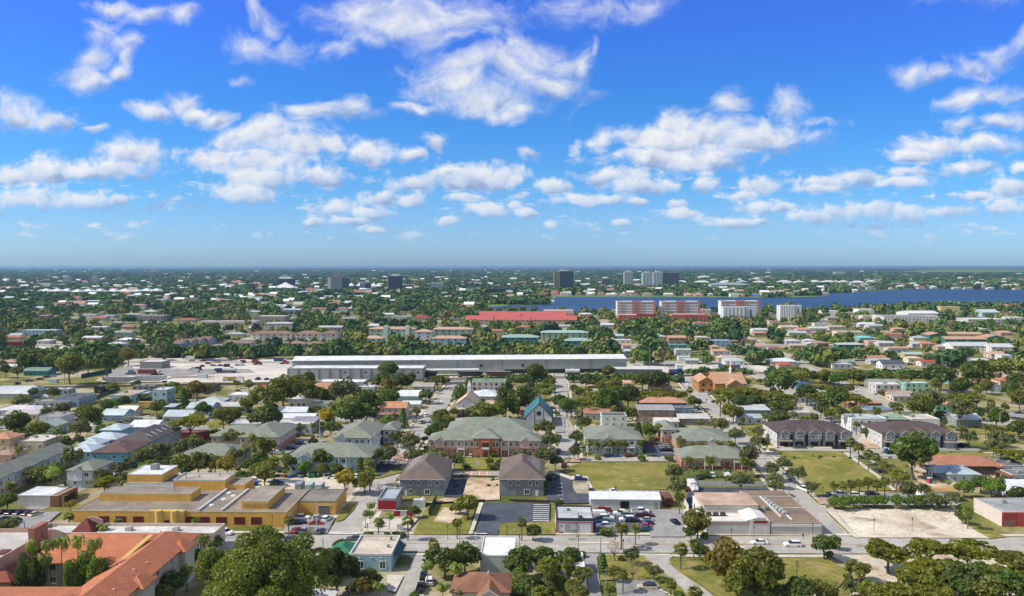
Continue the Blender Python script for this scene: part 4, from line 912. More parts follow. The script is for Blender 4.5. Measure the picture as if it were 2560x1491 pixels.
# parking deck and tower left of the hotel
r, w, D = wb(-165, 178, 49, 10, 21, 'flat', wc=(214, 166, 146), rc=(206, 200, 192), par=1.0, win=False, label='pink parking deck with pale open roof beside the orange tiled hotel', cat='parking deck', name='parking_deck', th=0)
box_part(r, 'stair_tower', 48.0, 49.6, 13, 18.5, 0, 13.6, (176, 110, 92)); window(r, 49.6, 0, 'r', 16, 10.4, .9, 1.9, False)
bars_ = None
r, w, D = wb(-117.6, 176, 5.4, 6.4, 13, 'hip', 2.2, (196, 156, 84), (168, 84, 62), rm='tile', th=0, label='yellow walled annex with dull red tile roof at the left edge', cat='annex', name='annex')
box_part(r, 'corner_tower', -2.4, -.3, 7, 10, 0, 10.4, (120, 66, 60))
# white-roofed arcade of shops
r, w, D = wb(-129, 212.4, 49, 4.6, 8.2, 'flat', wc=(214, 196, 176), rc=(222, 220, 216), par=.9, parc=(222, 196, 178), win=False, label='long low shop row with white roof and pale pink parapets', cat='shop row', name='shop_row', th=.012)
for u0, u1, top, cc in ((3, 8.6, 6.4, (200, 178, 162)), (9.4, 15, 7.4, (218, 178, 164))):
    m = MB(); n = 8; y0_ = -.3 if u0 < 5 else 7.6
    v = [(u0, 0), (u1, 0)] + [(u1 - (u1 - u0) * i / n, top - .9 + .9 * math.sin(math.pi * i / n)) for i in range(n + 1)]
    m.v = [(x, y0_, z) for x, z in v] + [(x, y0_ + .4, z) for x, z in v]; k_ = len(v); m.f = [tuple(range(k_)), tuple(reversed(range(k_, 2 * k_)))] + [(i, k_ + i, k_ + (i + 1) % k_, (i + 1) % k_) for i in range(k_)]; obj('arched_parapet', m, M('wall'), r, cc)
o = obj('tower_roof', roof_mb('pyr', 6, 6, 4.6, 3.6, .3), M('tile'), r, (146, 62, 48)); o.location = (9.5, 1.2, 0)
for u in (24, 37): rooftop_unit(r, u, 4.5, 4.7, 1.6, .9, (200, 190, 186))
for i in range(9): window(r, w, D, 'f', 18 + i * 3.4, .6, 2.2, 2.2)
for i in range(2): window(r, w, D, 'r', 2 + i * 3.5, .6, 2, 2.2)
# yellow warehouse complex
YEL, YROOF, MAR = (242, 180, 36), (158, 144, 126), (110, 34, 36)
def yellow():
    r, w, D = wb(-130.5, 234.6, 64, 4.3, 24, 'flat', wc=YEL, rc=YROOF, par=.25, parc=(196, 172, 120), win=False, th=.02, cat='warehouse', name='warehouse', label='sprawling mustard yellow warehouse with maroon shutters and patchy grey flat roofs')
    def block(x0, x1, y0, y1, z1, roofc=YROOF, pr=.12, pc=None):
        b = box_part(r, 'raised_block', x0, x1, y0, y1, 0, z1, YEL); m = MB(); q = .22
        for a in ((x0, x1, y0, y0 + q), (x0, x1, y1 - q, y1), (x0, x0 + q, y0 + q, y1 - q), (x1 - q, x1, y0 + q, y1 - q)): m.box(*a, z1 + .002, z1 + .02 + pr)
        obj('parapet', m, M('wall'), b, pc or (190, 172, 134)); obj('block_roof', MB().box(x0 + q, x1 - q, y0 + q, y1 - q, z1 + .01, z1 + .05), M('flat'), b, roofc); return b
    block(2.6, 31, 10.5, 18.5, 6.6); block(20, 37, 23, 32, 7.3, (190, 176, 156), .5, (208, 210, 210)); block(37.02, 43, 24, 33, 5.8, (170, 156, 136))
    b = block(3, 14.5, 27, 39, 8.2, (232, 234, 236), .25, (236, 236, 236)); rooftop_unit(b, 9, 34, 8.3, 2.2, 1.8)
    block(2.98, 19.9, 24.2, 26.98, 5.0, (96, 98, 104), .6, (222, 224, 226)); block(14.52, 20.0, 27.2, 36, 5.6, (120, 116, 108), .3)
    b = block(49.5, 57.5, 3.2, 20, 6.6, (172, 160, 142)); 
    for i in range(4): obj('blind_window', MB().box(50.2 + i * 1.9, 51.5 + i * 1.9, 3.12, 3.22, 5.1, 6.1), M('matte'), b, (196, 158, 70))
    m = MB(); 
    for x in (37.5, 44.5): m.box(x - .2, x + .2, .4, 23.4, 4.36, 5.0)
    obj('party_wall', m, M('wall'), r, (224, 226, 228))
    for x, y in ((39, 7), (40.4, 13), (42, 17), (39.4, 20)): obj('skylight', MB().cyl((x, y, 4.3), (x, y, 4.6), .9, .6, 10), M('matte'), r, (226, 228, 230))
    for x, y, h in ((23, 26, 9.3), (27, 27, 8.4), (24, 15, 8.4), (33, 29, 8.6)): obj('vent_pipe', MB().cyl((x, y, 5), (x, y, h), .16, .16, 8), M('matte'), r, (150, 140, 120))
    for x in (9.5, 14.6, 19.8, 35.5, 39.5, 44.6, 50, 55):       # shutters on the street front
        window(r, 0, 0, 'f', x, .75, 3.2, 2.2, False, name='shutter', col=MAR)
    e = box_part(r, 'entrance_block', 23.4, 34, -1.4, .2, 0, 5.0, (226, 180, 60)); obj('column', MB().cyl((26.6, -1.5, 0), (26.6, -1.5, 5.3), 1.0, 1.0, 14), M('wall'), e, (236, 192, 62)); obj('column', MB().cyl((31.2, -1.5, 0), (31.2, -1.5, 5.3), 1.0, 1.0, 14), M('wall'), e, (236, 192, 62)); obj('door', MB().box(28.2, 29.8, -1.5, -1.38, 0, 2.3), M('matte'), e, MAR)
    for y in (3, 8): window(r, 64, 0, 'r', y, 2.2, 1.3, 1.0)
    g, w2, d2 = wb(-66.2, 245, 11.6, 4.1, 13.6, 'flat', wc=YEL, rc=(146, 138, 124), par=.22, parc=(120, 116, 110), win=False, th=.02, cat='garage', name='garage', label='yellow garage with one grey roller door at the right end of the warehouse')
    obj('roller_door', MB().box(6.4, 9.8, -.06, .05, 0, 2.9), M('matte'), g, (120, 116, 114)); obj('fascia', MB().box(6.0, 10.2, -.16, -.02, 2.92, 3.15), M('matte'), g, (200, 196, 190))
yellow()
wb(-158.7, 253.7, 13, 3.5, 10.5, 'flat', wc=(204, 202, 204), rc=(224, 226, 232), par=.15, win=False, label='low white block building with flat white roof and brown right end', cat='workshop', name='workshop')[0]
rr_ = THINGS[-1][0]; box_part(rr_, 'brown_porch', 11, 13.8, -.3, 10.4, 0, 3.6, (150, 100, 70)); obj('porch_opening', MB().box(13.7, 13.9, 3, 9, 0, 2.6), M('matte'), rr_, (60, 44, 38))
# white house with a box bay (two storeys)
r, w, D = wb(-155, 276, 9.4, 5.8, 13, 'hip', 2.4, (216, 222, 232), GGREEN, label='white two storey house with grey green hip roof beside the yellow warehouse', base=(2.6, (186, 206, 206)))
gable(r, 4.2, 3.0, 5.7, 1.2, 1.0, (226, 230, 238), GGREEN, lo=2.6); 
# red shop
r, w, D = wb(-42.2, 249, 5.6, 3.4, 12.5, 'flat', wc=(146, 148, 150), rc=(170, 180, 186), par=.7, parc=(168, 172, 176), win=False, label='small grey flat roofed shop with a bright red front', cat='shop', name='shop')
obj('red_front', MB().box(.02, 5.58, -.12, -.04, .5, 3.3), M('matte'), r, (172, 12, 30)); obj('white_sill', MB().box(0, 5.6, -.3, -.02, .25, .5), M('matte'), r, (226, 214, 214))
for i in range(3): window(r, 5.6, 0, 'r', 3 + 3 * i, .3, 1.4, 2.2)
y0w = thing('yard_wall', (-36.4, 243.5, 0), 'wall', 'low red and white yard wall in front of the red fronted shop'); obj('wall_panel', MB().box(0, 2, 0, .25, 0, 1.7), M('wall'), y0w, (176, 16, 34)); obj('wall_panel', MB().box(4, 6, 0, .25, 0, 1.7), M('wall'), y0w, (176, 16, 34)); obj('gate', MB().box(2.02, 3.98, .05, .15, 0, 1.8), M('matte'), y0w, (216, 216, 220)); obj('coping', MB().box(-.05, 6.05, -.05, .3, 1.7, 1.85), M('matte'), y0w, (222, 206, 206))
t0 = thing('storage_tank', (-31.5, 252.5, 0), 'tank', 'white metal yard container beside the red fronted shop'); obj('tank_body', MB().box(0, 3.8, 0, 2.2, 0, 2.4), M('metal'), t0, (208, 222, 226)); obj('tank_lid', MB().cyl((3, 1, 2.4), (3, 1, 3), .5, .4, 10), M('matte'), t0, (232, 234, 234))
f0 = thing('screen_fence', (-25.6, 243, 0), 'fence', 'dark green screened fence right of the red fronted shop', rot=-.05); obj('screen', MB().box(0, .1, 0, 16, 0, 2.6), M('matte'), f0, (58, 84, 66)); 
for i in range(5): obj('post', MB().cyl((0, i * 4, 0), (0, i * 4, 2.7), .06, .06, 6), M('matte'), f0, (70, 80, 74))
# two grey apartment shells with brown roofs
def shell(x, y, side, label):
    r, w, D = wb(x, y, 14.8, 5.7, 26, 'hip', 4.6, (136, 142, 150), (120, 104, 96), wm='block', win=False, label=label, cat='apartment block', name='apartment_block', over=.5)
    f = obj('fascia', MB().box(-.52, w + .52, -.56, -.5, 5.62, 5.9), M('matte'), r, (214, 206, 208))
    for u, z, ww_, h in ((3.6, 3.7, 1.0, 1.5), (6.3, 3.7, 1.0, 1.5), (10.2, 3.7, 1.0, 1.5), (3.6, .8, 1.0, 1.6), (9.2, .7, 1.7, 1.6), (12.6, 3.7, 1.0, 1.5)):
        if side == 'l' and u == 3.6 and z < 1: continue
        window(r, w, D, 'f', u, z, ww_, h)
    d = obj('door', MB().box(1.6, 2.5, -.06, .05, .1, 1.9) if side == 'r' else MB().box(12, 13, -.06, .05, .1, 2.0), M('matte'), r, (226, 228, 230)); obj('doorway', MB().box(5.6, 7.4, -.05, .05, .1, 2.1), M('matte'), r, (126, 122, 118))
    s = 'r' if side == 'r' else 'l'
    for i in range(7):
        window(r, w, D, s, 2.2 + 3.6 * i, 3.6, 1.1, 1.5); window(r, w, D, s, 2.2 + 3.6 * i, .6, 1.3, 1.9)
    for i in range(6):
        yy = 8 + i * 2.6; L_ = (2, 3, 4.5, 3, 4, 3)[i]
        x0 = 1.0 if side == 'r' else w - 1.0 - L_
        sl = 4.6 / (w / 2 + .5); q = lambda xx: 5.75 + (min(xx, w - xx) + .5) * sl
        m = MB(); m.solid([(x0, yy, q(x0)), (x0 + L_, yy, q(x0 + L_)), (x0 + L_, yy + .45, q(x0 + L_)), (x0, yy + .45, q(x0)), (x0, yy, q(x0) + .18), (x0 + L_, yy, q(x0 + L_) + .18), (x0 + L_, yy + .45, q(x0 + L_) + .18), (x0, yy + .45, q(x0) + .18)], [(4, 5, 6, 7), (0, 1, 5, 4), (2, 3, 7, 6), (1, 2, 6, 5), (3, 0, 4, 7)])
        obj('roofing_batten', m, M('matte'), r, (206, 204, 206))
    return r
shell(-37.6, 265.5, 'r', 'grey block apartment shell with brown hip roof left of the dirt plot'); shell(-4.2, 265.5, 'l', 'grey block apartment shell with brown hip roof right of the dirt plot')
# blue corner building
r, w, D = wb(-41, 199, 10.6, 4.1, 14, 'flat', wc=(146, 198, 216), rc=(222, 206, 182), par=.55, parc=(226, 222, 216), win=False, label='pale blue corner building with sandy flat roof and dark green awning', cat='corner building', name='corner_building', th=.02)
for u in (2.8, 8.4): window(r, w, D, 'f', u, .8, 1.5, 1.9)
for u in (2.5, 5.5, 8): obj('wall_light', MB().box(u - .3, u + .3, -.15, -.02, 3.5, 3.7), M('matte'), r, (224, 230, 232))
m = MB().solid([(10.65, 3, 3.7), (10.65, 13, 3.7), (12.3, 13, 2.5), (12.3, 3, 2.5), (10.65, 3, 3.5), (10.65, 13, 3.5), (12.3, 13, 2.3), (12.3, 3, 2.3)], [(0, 1, 2, 3), (7, 6, 5, 4), (0, 3, 7, 4), (2, 1, 5, 6), (3, 2, 6, 7)]); obj('awning', m, M('metal'), r, (34, 84, 72)); obj('vent_pipe', MB().cyl((8.6, 11.5, 4), (8.6, 11.5, 5.0), .3, .3, 8), M('matte'), r, (120, 116, 112)); rooftop_unit(r, 8.8, 6, 4.15, .7, .6)
for i in range(3): window(r, w, D, 'r', 3.5 + 3.4 * i, .5, 1.8, 1.9)
o = obj('side_roof', roof_mb('hip', 6.5, 9, 2.6, 2.0, .4), M('metal'), r, (36, 130, 84)); o.location = (-6.5, 3.5, 0); box_part(r, 'side_wing', -6.4, -.02, 3.6, 12.4, 0, 2.6, (150, 190, 200))
# white roofed building, brown roofed house and low houses at the bottom edge
wb(-8, 198, 8.6, 4.2, 14.4, 'flat', wc=(206, 208, 206), rc=(246, 246, 246), par=.35, win=False, label='plain building with a brilliant white flat roof below the avenue', cat='building', name='white_roof_building')
r, w, D = wb(-13.6, 178, 13, 3.4, 11, 'hip', 2.6, (196, 186, 168), (150, 100, 72), label='low house with tan brown shingle roof among trees at the bottom'); gable(r, 8.6, 5, 3.3, 1.7, 2.2, (216, 206, 190), (150, 100, 72), deep=5); obj('vent_pipe', MB().cyl((8, 5, 5), (8, 5, 6.4), .2, .2, 8), M('matte'), r, (210, 206, 200))
r, w, D = wb(-13, 160, 15.4, 3.2, 7.5, 'gx', .9, (196, 196, 190), (206, 210, 214), rm='metal', label='house with long pale grey metal roof at the bottom edge'); 
for u in (5.5, 6.8, 9.4, 10.6): rooftop_unit(r, u, 3, 3.7, .7, .5, (70, 72, 76))
wb(-47.6, 173, 7.6, 3.0, 6.4, 'shed', .3, (196, 200, 190), (206, 208, 216), rm='metal', label='small shed roofed house with lilac grey roof beside the big tree', pane=True)
wb(14, 186, 3.6, 3.2, 17, 'flat', wc=(236, 236, 236), rc=(232, 230, 226), par=.3, win=False, label='narrow white flat roofed annex beside the back lane', cat='annex', name='white_annex', left='')
# white shop with red stripe
r, w, D = wb(12.7, 228, 10.9, 3.9, 12.6, 'flat', wc=(226, 224, 228), rc=(206, 212, 216), par=.55, parc=(74, 78, 80), win=False, label='white shop front framed by a red band beside the used car lot', cat='shop', name='corner_shop')
m = MB().box(.5, .72, -.1, -.03, 0, 3.35).box(10.2, 10.42, -.1, -.03, 0, 3.35).box(.72, 10.2, -.1, -.03, 3.13, 3.35); obj('red_band', m, M('matte'), r, (198, 22, 60)); m = MB().box(0, .28, -.08, -.02, 0, 3.9).box(10.62, 10.9, -.08, -.02, 0, 3.9).box(.28, 10.62, -.08, -.02, 3.66, 3.9); obj('dark_frame', m, M('matte'), r, (38, 52, 52))
obj('shop_window', MB().box(2.6, 6.4, -.07, 0, .1, 2.9), M('matte'), r, (158, 168, 166)); obj('blind', MB().box(4.2, 6.2, -.11, -.07, 1.0, 2.6), M('matte'), r, (184, 196, 194)); obj('step', MB().box(.9, 2.1, -.3, -.02, 0, .4), M('matte'), r, (96, 30, 36)); obj('wall_logo', MB().box(1.2, 1.9, -.07, -.03, 2.0, 2.25), M('matte'), r, (60, 70, 120))
rooftop_unit(r, 3.9, 9, 3.95, .9, .5, (120, 120, 120)); rooftop_unit(r, 7.2, 2, 3.95, 1.0, .5, (70, 72, 78)); obj('red_pipe', MB().cyl((6.5, 2, 3.9), (6.5, 2, 5.3), .12, .12, 8), M('matte'), r, (170, 40, 46))
# white vehicle shed
r, w, D = wb(25, 251.6, 22, 2.9, 8.4, 'gx', 1.2, (206, 210, 216), (240, 241, 243), rm='metal', win=False, label='long white shed with bright white roof behind the used cars', cat='shed', name='vehicle_shed', over=.3)
obj('open_bay', MB().box(9.4, 12.2, -.05, .02, 0, 2.4), M('matte'), r, (46, 40, 42)); obj('door', MB().box(20.2, 21.2, -.05, .02, 0, 2.0), M('matte'), r, (150, 160, 150))
# commercial block by the right street
def commercial():
    r, w, D = wb(55.7, 226.8, 17, 3.7, 8, 'flat', wc=(214, 208, 202), rc=(238, 228, 216), par=.25, win=False, cat='store', name='store', label='white and beige store with red sign panel on the avenue corner', th=.012)
    b = box_part(r, 'rear_block', 1.5, 17.6, 9.5, 22.5, 0, 5.6, (222, 212, 198)); obj('rear_roof', MB().box(1.3, 17.8, 9.3, 22.7, 5.602, 5.8), M('flat'), b, (214, 178, 148)); box_part(r, 'link', 1.6, 17.5, 8.02, 9.49, 0, 3.4, (226, 220, 212))
    e = box_part(r, 'entrance_block', 12.6, 18.2, -.3, .02, 0, 4.3, (222, 216, 208)); obj('sign_panel', MB().box(13.4, 17.4, -.42, -.31, 3.5, 4.1), M('matte'), e, (140, 30, 36)); obj('sign_board', MB().box(13.8, 17.0, -.4, -.32, 4.2, 5.0), M('matte'), e, (206, 178, 170)); ptext(e, 'STORE', .01, (15.4, -.44, 3.6), (math.pi / 2, 0, 0), (200, 150, 140)) if False else None
    o = obj('entrance_roof', roof_mb('gy', 6.4, 9, 3.9, 1.0, .2), M('metal'), r, (246, 242, 234)); o.location = (11.6, .1, 0)
    for i in range(3): rooftop_unit(r, 2 + i * 2.1, 5.6, 3.75, 1.4, .9, (84, 74, 70))
    box_part(r, 'yard_wall', 3, 17, 27, 27.3, 0, 4.5, (236, 236, 234)); box_part(r, 'yard_wall', 3, 3.3, 22.8, 26.98, 0, 4.5, (236, 236, 234)); box_part(r, 'yard_wall', 17, 17.3, 22.8, 27.3, 0, 4.5, (236, 236, 234))
    obj('front_stripe', MB().box(0, 12.5, -.1, -.02, 3.3, 3.5), M('matte'), r, (196, 130, 120)); obj('side_frame', MB().box(.6, .9, 9.6, 21, 0, 5.3).box(-.4, .9, 9.6, 9.9, 4.8, 5.3), M('matte'), r, (232, 228, 222))
    q, w2, d2 = wb(74.2, 226.4, 14.6, 3.4, 33, 'flat', wc=(206, 204, 200), rc=(150, 126, 102), par=.2, parc=(190, 160, 150), win=False, cat='store', name='store', label='flat brown roofed store wing with a row of silver ducts on top', th=.012)
    m = MB(); 
    for i in range(7): rooftop_unit(q, 5.2 + .25 * i, 22 - i * 2.2, 3.46, 1.3, .7, (176, 186, 190))
    obj('duct', MB().box(4.3, 4.7, 5, 26, 3.5, 3.9), M('matte'), q, (206, 206, 204)); obj('duct', MB().box(6.6, 7, 2.4, 7, 3.5, 3.8), M('matte'), q, (216, 216, 214)); rooftop_unit(q, 2.6, 12, 3.46, 1.2, .9, (90, 120, 110)); obj('shop_fascia', MB().box(.2, 14.4, -.2, -.02, 2.5, 3.2), M('matte'), q, (226, 224, 222)); obj('curb_wall', MB().box(.2, 14.4, 14, 14.25, 3.5, 3.75).box(.2, 14.4, 26, 26.25, 3.5, 3.75), M('matte'), q, (224, 220, 214))
commercial()
# pale warehouse with red front at the right edge
r, w, D = wb(145, 234, 26, 4.0, 14.5, 'flat', wc=(230, 212, 200), rc=(172, 174, 178), par=.3, win=False, label='pale pink walled store with orange red front at the right edge', cat='store', name='store', th=0)
obj('red_front', MB().box(-.05, 26, -.12, -.02, 0, 4.3), M('wall'), r, (206, 62, 48)); obj('recess', MB().box(.4, 4.2, -.16, -.11, .1, 3.9), M('wall'), r, (168, 60, 52)); obj('grille', MB().box(.6, 4, -.2, -.15, .1, 1.9), M('matte'), r, (150, 100, 96)); rooftop_unit(r, 6.5, 10, 4.05, 1.4, .9)
wb(134.5, 259, 11.8, 3.2, 5, 'flat', wc=(238, 238, 238), rc=(206, 160, 70), par=0, win=False, over=.1, label='narrow white shed with ochre roof edge behind the pink walled store', cat='shed', name='shed')
# ------------------------------------------------------------------ green-roofed apartment houses
def condo(x, y, w, D, H, wc, basec, label, gables, th=TH, rise=3.4, balc=(), n=None):
    r, w, D = wb(x, y, w, H, D, 'hip', rise, wc, GGREEN, label=label, cat='apartment house', name='apartment_house', base=(2.9, basec), th=th, over=.7, gap=2.6, pane=True, ww=(1.1, 1.45))
    for u, wd in gables: gable(r, u, wd, H - .1, 1.3, .9, wc, GGREEN, deep=5)
    for u in balc:
        b = obj('balcony', MB().box(u - 1.5, u + 1.5, -1.4, -.02, 2.75, 2.95), M('matte'), r, (226, 230, 232)); m = MB().box(u - 1.5, u + 1.5, -1.42, -1.36, 3.7, 3.8)
        for i in range(9): m.box(u - 1.5 + i * .37, u - 1.46 + i * .37, -1.41, -1.37, 2.95, 3.7)
        obj('railing', m, M('matte'), b, (238, 240, 242)); mm = MB()
        for s in (-1.4, 1.4): mm.box(u + s - .1, u + s + .1, -1.42, -1.22, 0, H - .1)
        obj('porch_post', mm, M('matte'), b, (238, 240, 242))
    obj('roof_vents', MB().box(w * .3, w * .3 + .6, D * .2, D * .2 + .4, H + rise * .45, H + rise * .45 + .3), M('matte'), r, (150, 120, 100)).name = 'roof_vent'
    return r, w, D
def cfit(t, xl, xr, ye, H): p, w = fit(t, xl, xr, ye, H); return p.x, p.y, w
x, y, w = cfit('B2', 1705, 3520 - 720, 872, 6.2); w = (1351 - 1073) / 2000 * y * 1.0
r, w, D = condo(x, y, w, 12, 6.2, (216, 182, 176), (196, 104, 66), 'large pink and terracotta apartment house facing the small green', [(4.2, 4), (w - 6, 4)], balc=(13, w - 14), rise=3.0)
b = box_part(r, 'centre_block', w * .40, w * .63, -1.6, 4, 0, 7.4, (214, 140, 104)); o = obj('centre_roof', roof_mb('hip', w * .23, 12, 7.41, 3.0, .7), M('shingle'), b, GGREEN); o.location = (w * .40, -1.6, 0)
e = box_part(b, 'entrance_bay', w * .475, w * .555, -3.2, -1.62, 0, 6.6, (200, 110, 70)); obj('entrance_door', MB().box(w * .495, w * .535, -3.26, -3.18, .1, 2.5), M('matte'), e, (60, 70, 74)); obj('balcony_rail', MB().box(w * .48, w * .55, -3.34, -3.2, 3.4, 4.2), M('matte'), e, (240, 240, 240)); obj('upper_opening', MB().box(w * .485, w * .545, -3.25, -3.19, 4.3, 6.0), M('matte'), e, (70, 60, 58))
for u in (.415, .44, .59, .615): window(b, 0, 0, 'f', w * u, 4.0, 1.0, 2.0).location.y = -1.64
x2, y2 = x + 6, y + 15
condo(x2, y2, w - 9, 22, 6.4, (210, 178, 172), (190, 100, 66), 'rear wing with broad green grey roof behind the pink and terracotta house', [], rise=4.6)
for t, xl, xr, ye, D_, wc, bc, lab, gb, bal, ri in (
  ('B2', -160, 222, 842, 24, (222, 190, 184), (196, 110, 70), 'pink and orange apartment house with green roof left of the dark asphalt court', [], (), 3.6),
  ('B2', 765, 1150, 848, 28, (210, 220, 236), (190, 204, 222), 'pale lilac blue apartment house with a light patch on its green roof', [(3, 4), (17, 4)], (), 3.6),
  ('B2', 330, 1120, 1036, 18, (176, 208, 226), (160, 196, 218), 'light blue apartment house with green roof above the green dumpster', [(6, 5.6)], (6, 20), 3.6),
  ('B3', 740, 1282, 862, 24, (198, 216, 232), (150, 176, 178), 'blue grey apartment house behind a row of short fan palms', [(8.5, 5.2)], (8.5, 18), 3.6),
  ('B3', 1625, 2165, 878, 24, (212, 192, 190), (206, 130, 84), 'pinkish apartment house with green roof behind the yellow and red one', [(15, 4.5)], (15,), 3.6),
  ('B3', 1670, 2345, 1048, 15, (222, 200, 150), (190, 84, 58), 'yellow over red apartment house with green roof facing the parked white cars', [(11.5, 6)], (10, 21), 3.4),
  ('B1', 1775, 2330, 1022, 16, (206, 208, 200), (196, 190, 182), 'low house with broad green grey roof behind the olive hedge trees', [], (), 3.2),
  ('B1', 2085, 2640, 832, 20, (222, 200, 190), (206, 180, 170), 'pale house with long green grey roof beside the small palm lawn', [], (), 3.2)):
    x, y, w = cfit(t, xl, xr, ye, 6.0 if 'low' not in lab else 4.0); condo(x, y, w, D_, 6.0 if 'low' not in lab else 4.0, wc, bc, lab, gb, balc=bal, rise=ri)
x, y, w = cfit('B3', 1478, 1620, 770, 6.0); condo(x, y, w, 16, 6.0, (222, 186, 172), (206, 124, 60), 'narrow pink and orange wing with green roof left of the pinkish house', [], rise=2.0)
x, y, w = cfit('B2', 1250, 1375, 770, 6.0); condo(x, y, w, 14, 6.0, (214, 218, 228), (200, 206, 220), 'small pale wing with green roof right of the lilac blue house', [], rise=2.0)
# left townhouse row and its neighbours
r, w, D = wb(-181, 252, 9.6, 6.0, 56, 'gy', 2.6, (216, 222, 234), GGREEN, label='long white townhouse row with grey green roof at the left edge', cat='townhouse row', name='townhouse_row', th=0, base=(2.8, (206, 176, 160)), win=False)
for i in range(14):
    window(r, w, D, 'r', 2 + i * 3.9, 3.5, 1.1, 1.6); window(r, w, D, 'r', 2.6 + i * 3.9, .6, 1.3, 1.7)
for i in range(6): o = obj('dormer_roof', roof_mb('hip', 3, 3.4, 5.6, 1.0, .2), M('shingle'), r, GGREEN); o.location = (w - 2.4, 3 + i * 9, .35)
r, w, D = wb(-160.4, 302, 14.4, 6.0, 17, 'hip', 2.8, (100, 190, 222), (112, 84, 80), label='bright blue house with brown hip roof at the front of the street row', over=.5)
for i in range(4): obj('roof_vent', MB().box(3 + i * 2.2, 3.5 + i * 2.2, 6, 6.3, 7.6, 8.3), M('matte'), r, (190, 180, 176))
r, w, D = wb(-161, 320.5, 15.6, 6.2, 27, 'hip', 3.4, (170, 180, 196), (98, 88, 88), label='grey blue townhouse row with dark brown roof behind the bright blue house', cat='townhouse row', name='townhouse_row', over=.5)
for i in range(5): o = obj('roofing_batten', MB().box(-1.6, 1.6, -.25, .25, 0, .14), M('matte'), r, (214, 220, 232)); o.location = (w - 3.2, 5 + i * 4.4, 7.75); o.rotation_euler = (0, math.atan2(3.4, w / 2), 0)
LB = (196, 212, 220)
for a in (('B1', 655, 900, 985, 5.4, 10, 'hip', 2.2, (190, 214, 226), LB, 'pale blue metal roofed house left of the bright blue house'), ('B1', 760, 960, 920, 5.6, 9, 'hip', 2.2, (190, 214, 226), LB, 'second pale blue metal roofed house behind the nearest one'), ('B1', 850, 1150, 862, 5.6, 9, 'hip', 2.2, (190, 214, 226), LB, 'third pale blue metal roofed house in the street row'),
          ('B1', 990, 1190, 772, 5.8, 10, 'hip', 2.2, (128, 206, 222), LB, 'turquoise two storey house with pale metal roof'), ('B1', 1270, 1530, 742, 4.6, 12, 'gx', 2.0, (236, 236, 236), (240, 242, 244), 'house with dazzling white roof behind the turquoise house')):
    bld(*a[:10], label=a[10], rm='metal', over=.6)
# dark-roofed townhouse rows under construction on the right
def rows(t, xl, xr, ye, label, nb, white_ends=True, dark=(92, 78, 78)):
    x, y, w = cfit(t, xl, xr, ye, 6.2)
    r, w, D = wb(x, y, w, 6.2, 21, 'hip', 3.6, (146, 152, 160), dark, wm='block', label=label, cat='townhouse row', name='townhouse_row', win=False, over=.5)
    for i in range(nb):
        u = w * (i + .5) / nb; big = i == nb // 2; gable(r, u, w / nb * (.8 if big else .62), 6.1, 2.1 if big else 1.5, .7, (150, 156, 164), dark, lo=2.9, deep=6)
        for s in ((-1.1, 1.1) if not big else (-2.4, -1, 1, 2.4)): q = window(r, w, D, 'f', u + s * .9, 3.9, 1.05, 1.4); q.location.y = -.72
        d = obj('garage_opening', MB().box(u - 1.7, u + 1.7, -.06, .04, .05, 2.3), M('matte'), r, (44, 46, 52) if white_ends or i < 3 else (206, 208, 208))
        obj('porch_recess', MB().box(u + w / nb * .5 - .8, u + w / nb * .5 + .5, -.05, .03, .05, 5.4), M('matte'), r, (60, 62, 68)) if i < nb - 1 else None
        if i in (0, nb - 1): o = obj('garage_roof', roof_mb('shed', 5.4, 1.6, 2.7, .5, .2), M('shingle'), r, (150, 140, 130)); o.location = (u - 2.7, -1.8, 0)
    obj('sunlit_end_wall', MB().box(-.06, -.005, .1, 20.9, 0, 6.1), M('block'), r, (206, 206, 206))  # one wall painted twice: front as shaded grey, this end as sunlit
    for f in (.9, 3.8):
        for i in range(4): window(r, w, D, 'l', 3 + i * 4.6, f, 1.0, 1.4).location.x = -.06
rows('B4', 90, 828, 796, 'grey townhouse row with five white edged gables above the right lawn', 5); rows('B4', 1125, 1865, 805, 'grey townhouse row with dark roof behind the big round tree', 5, False, (96, 80, 78))
# long brown-roofed hall, unfinished shells, pale blue house on the right
r, w, D = bld('B4', 1640, 2330, 1122, 3.0, 15, 'hip', 2.4, (110, 92, 80), (186, 120, 86), label='long hall with rusty brown roof behind a dark board fence', cat='hall', name='hall', over=.8, win=False)
m = MB()
for i in range(40): m.box(i * w / 40, (i + .9) * w / 40, -3.06, -3.0, 0, 1.9)
fz = thing('board_fence', local(Vector(r.location), TH, 0, 0), 'fence', 'dark brown board fence in front of the rusty roofed hall', rot=-TH); obj('boards', m, M('matte'), fz, (92, 78, 68))
def unfinished(t, xl, xr, ye, label, d):
    r, w, D = bld(t, xl, xr, ye, 3.2, d, 'flat', wc=(190, 190, 188), rc=(126, 130, 136), wm='block', par=.3, parc=(206, 206, 204), label=label, cat='unfinished house', name='unfinished_house', pane=False)
    box_part(r, 'front_wall', w * .3, w + .6, -2.4, -2.1, 0, 3.3, (214, 214, 210), 'block'); m = MB().box(-2.2, -1.9, -2, -1.7, 0, 3).box(-2.2, -1.9, d - 1, d - .7, 0, 3).box(-2.3, 0, -2.1, d - .6, 3, 3.2); obj('timber_frame', m, M('matte'), r, (140, 86, 56))
unfinished('B4', 1600, 1850, 1128, 'unfinished grey block house with timber frame below the rusty hall', 9); unfinished('B4', 2300, 2560, 1128, 'unfinished grey block house at the right edge below the rusty hall', 12); unfinished('B4', 2400, 2700, 1215, 'lower unfinished grey block house at the right edge', 7)
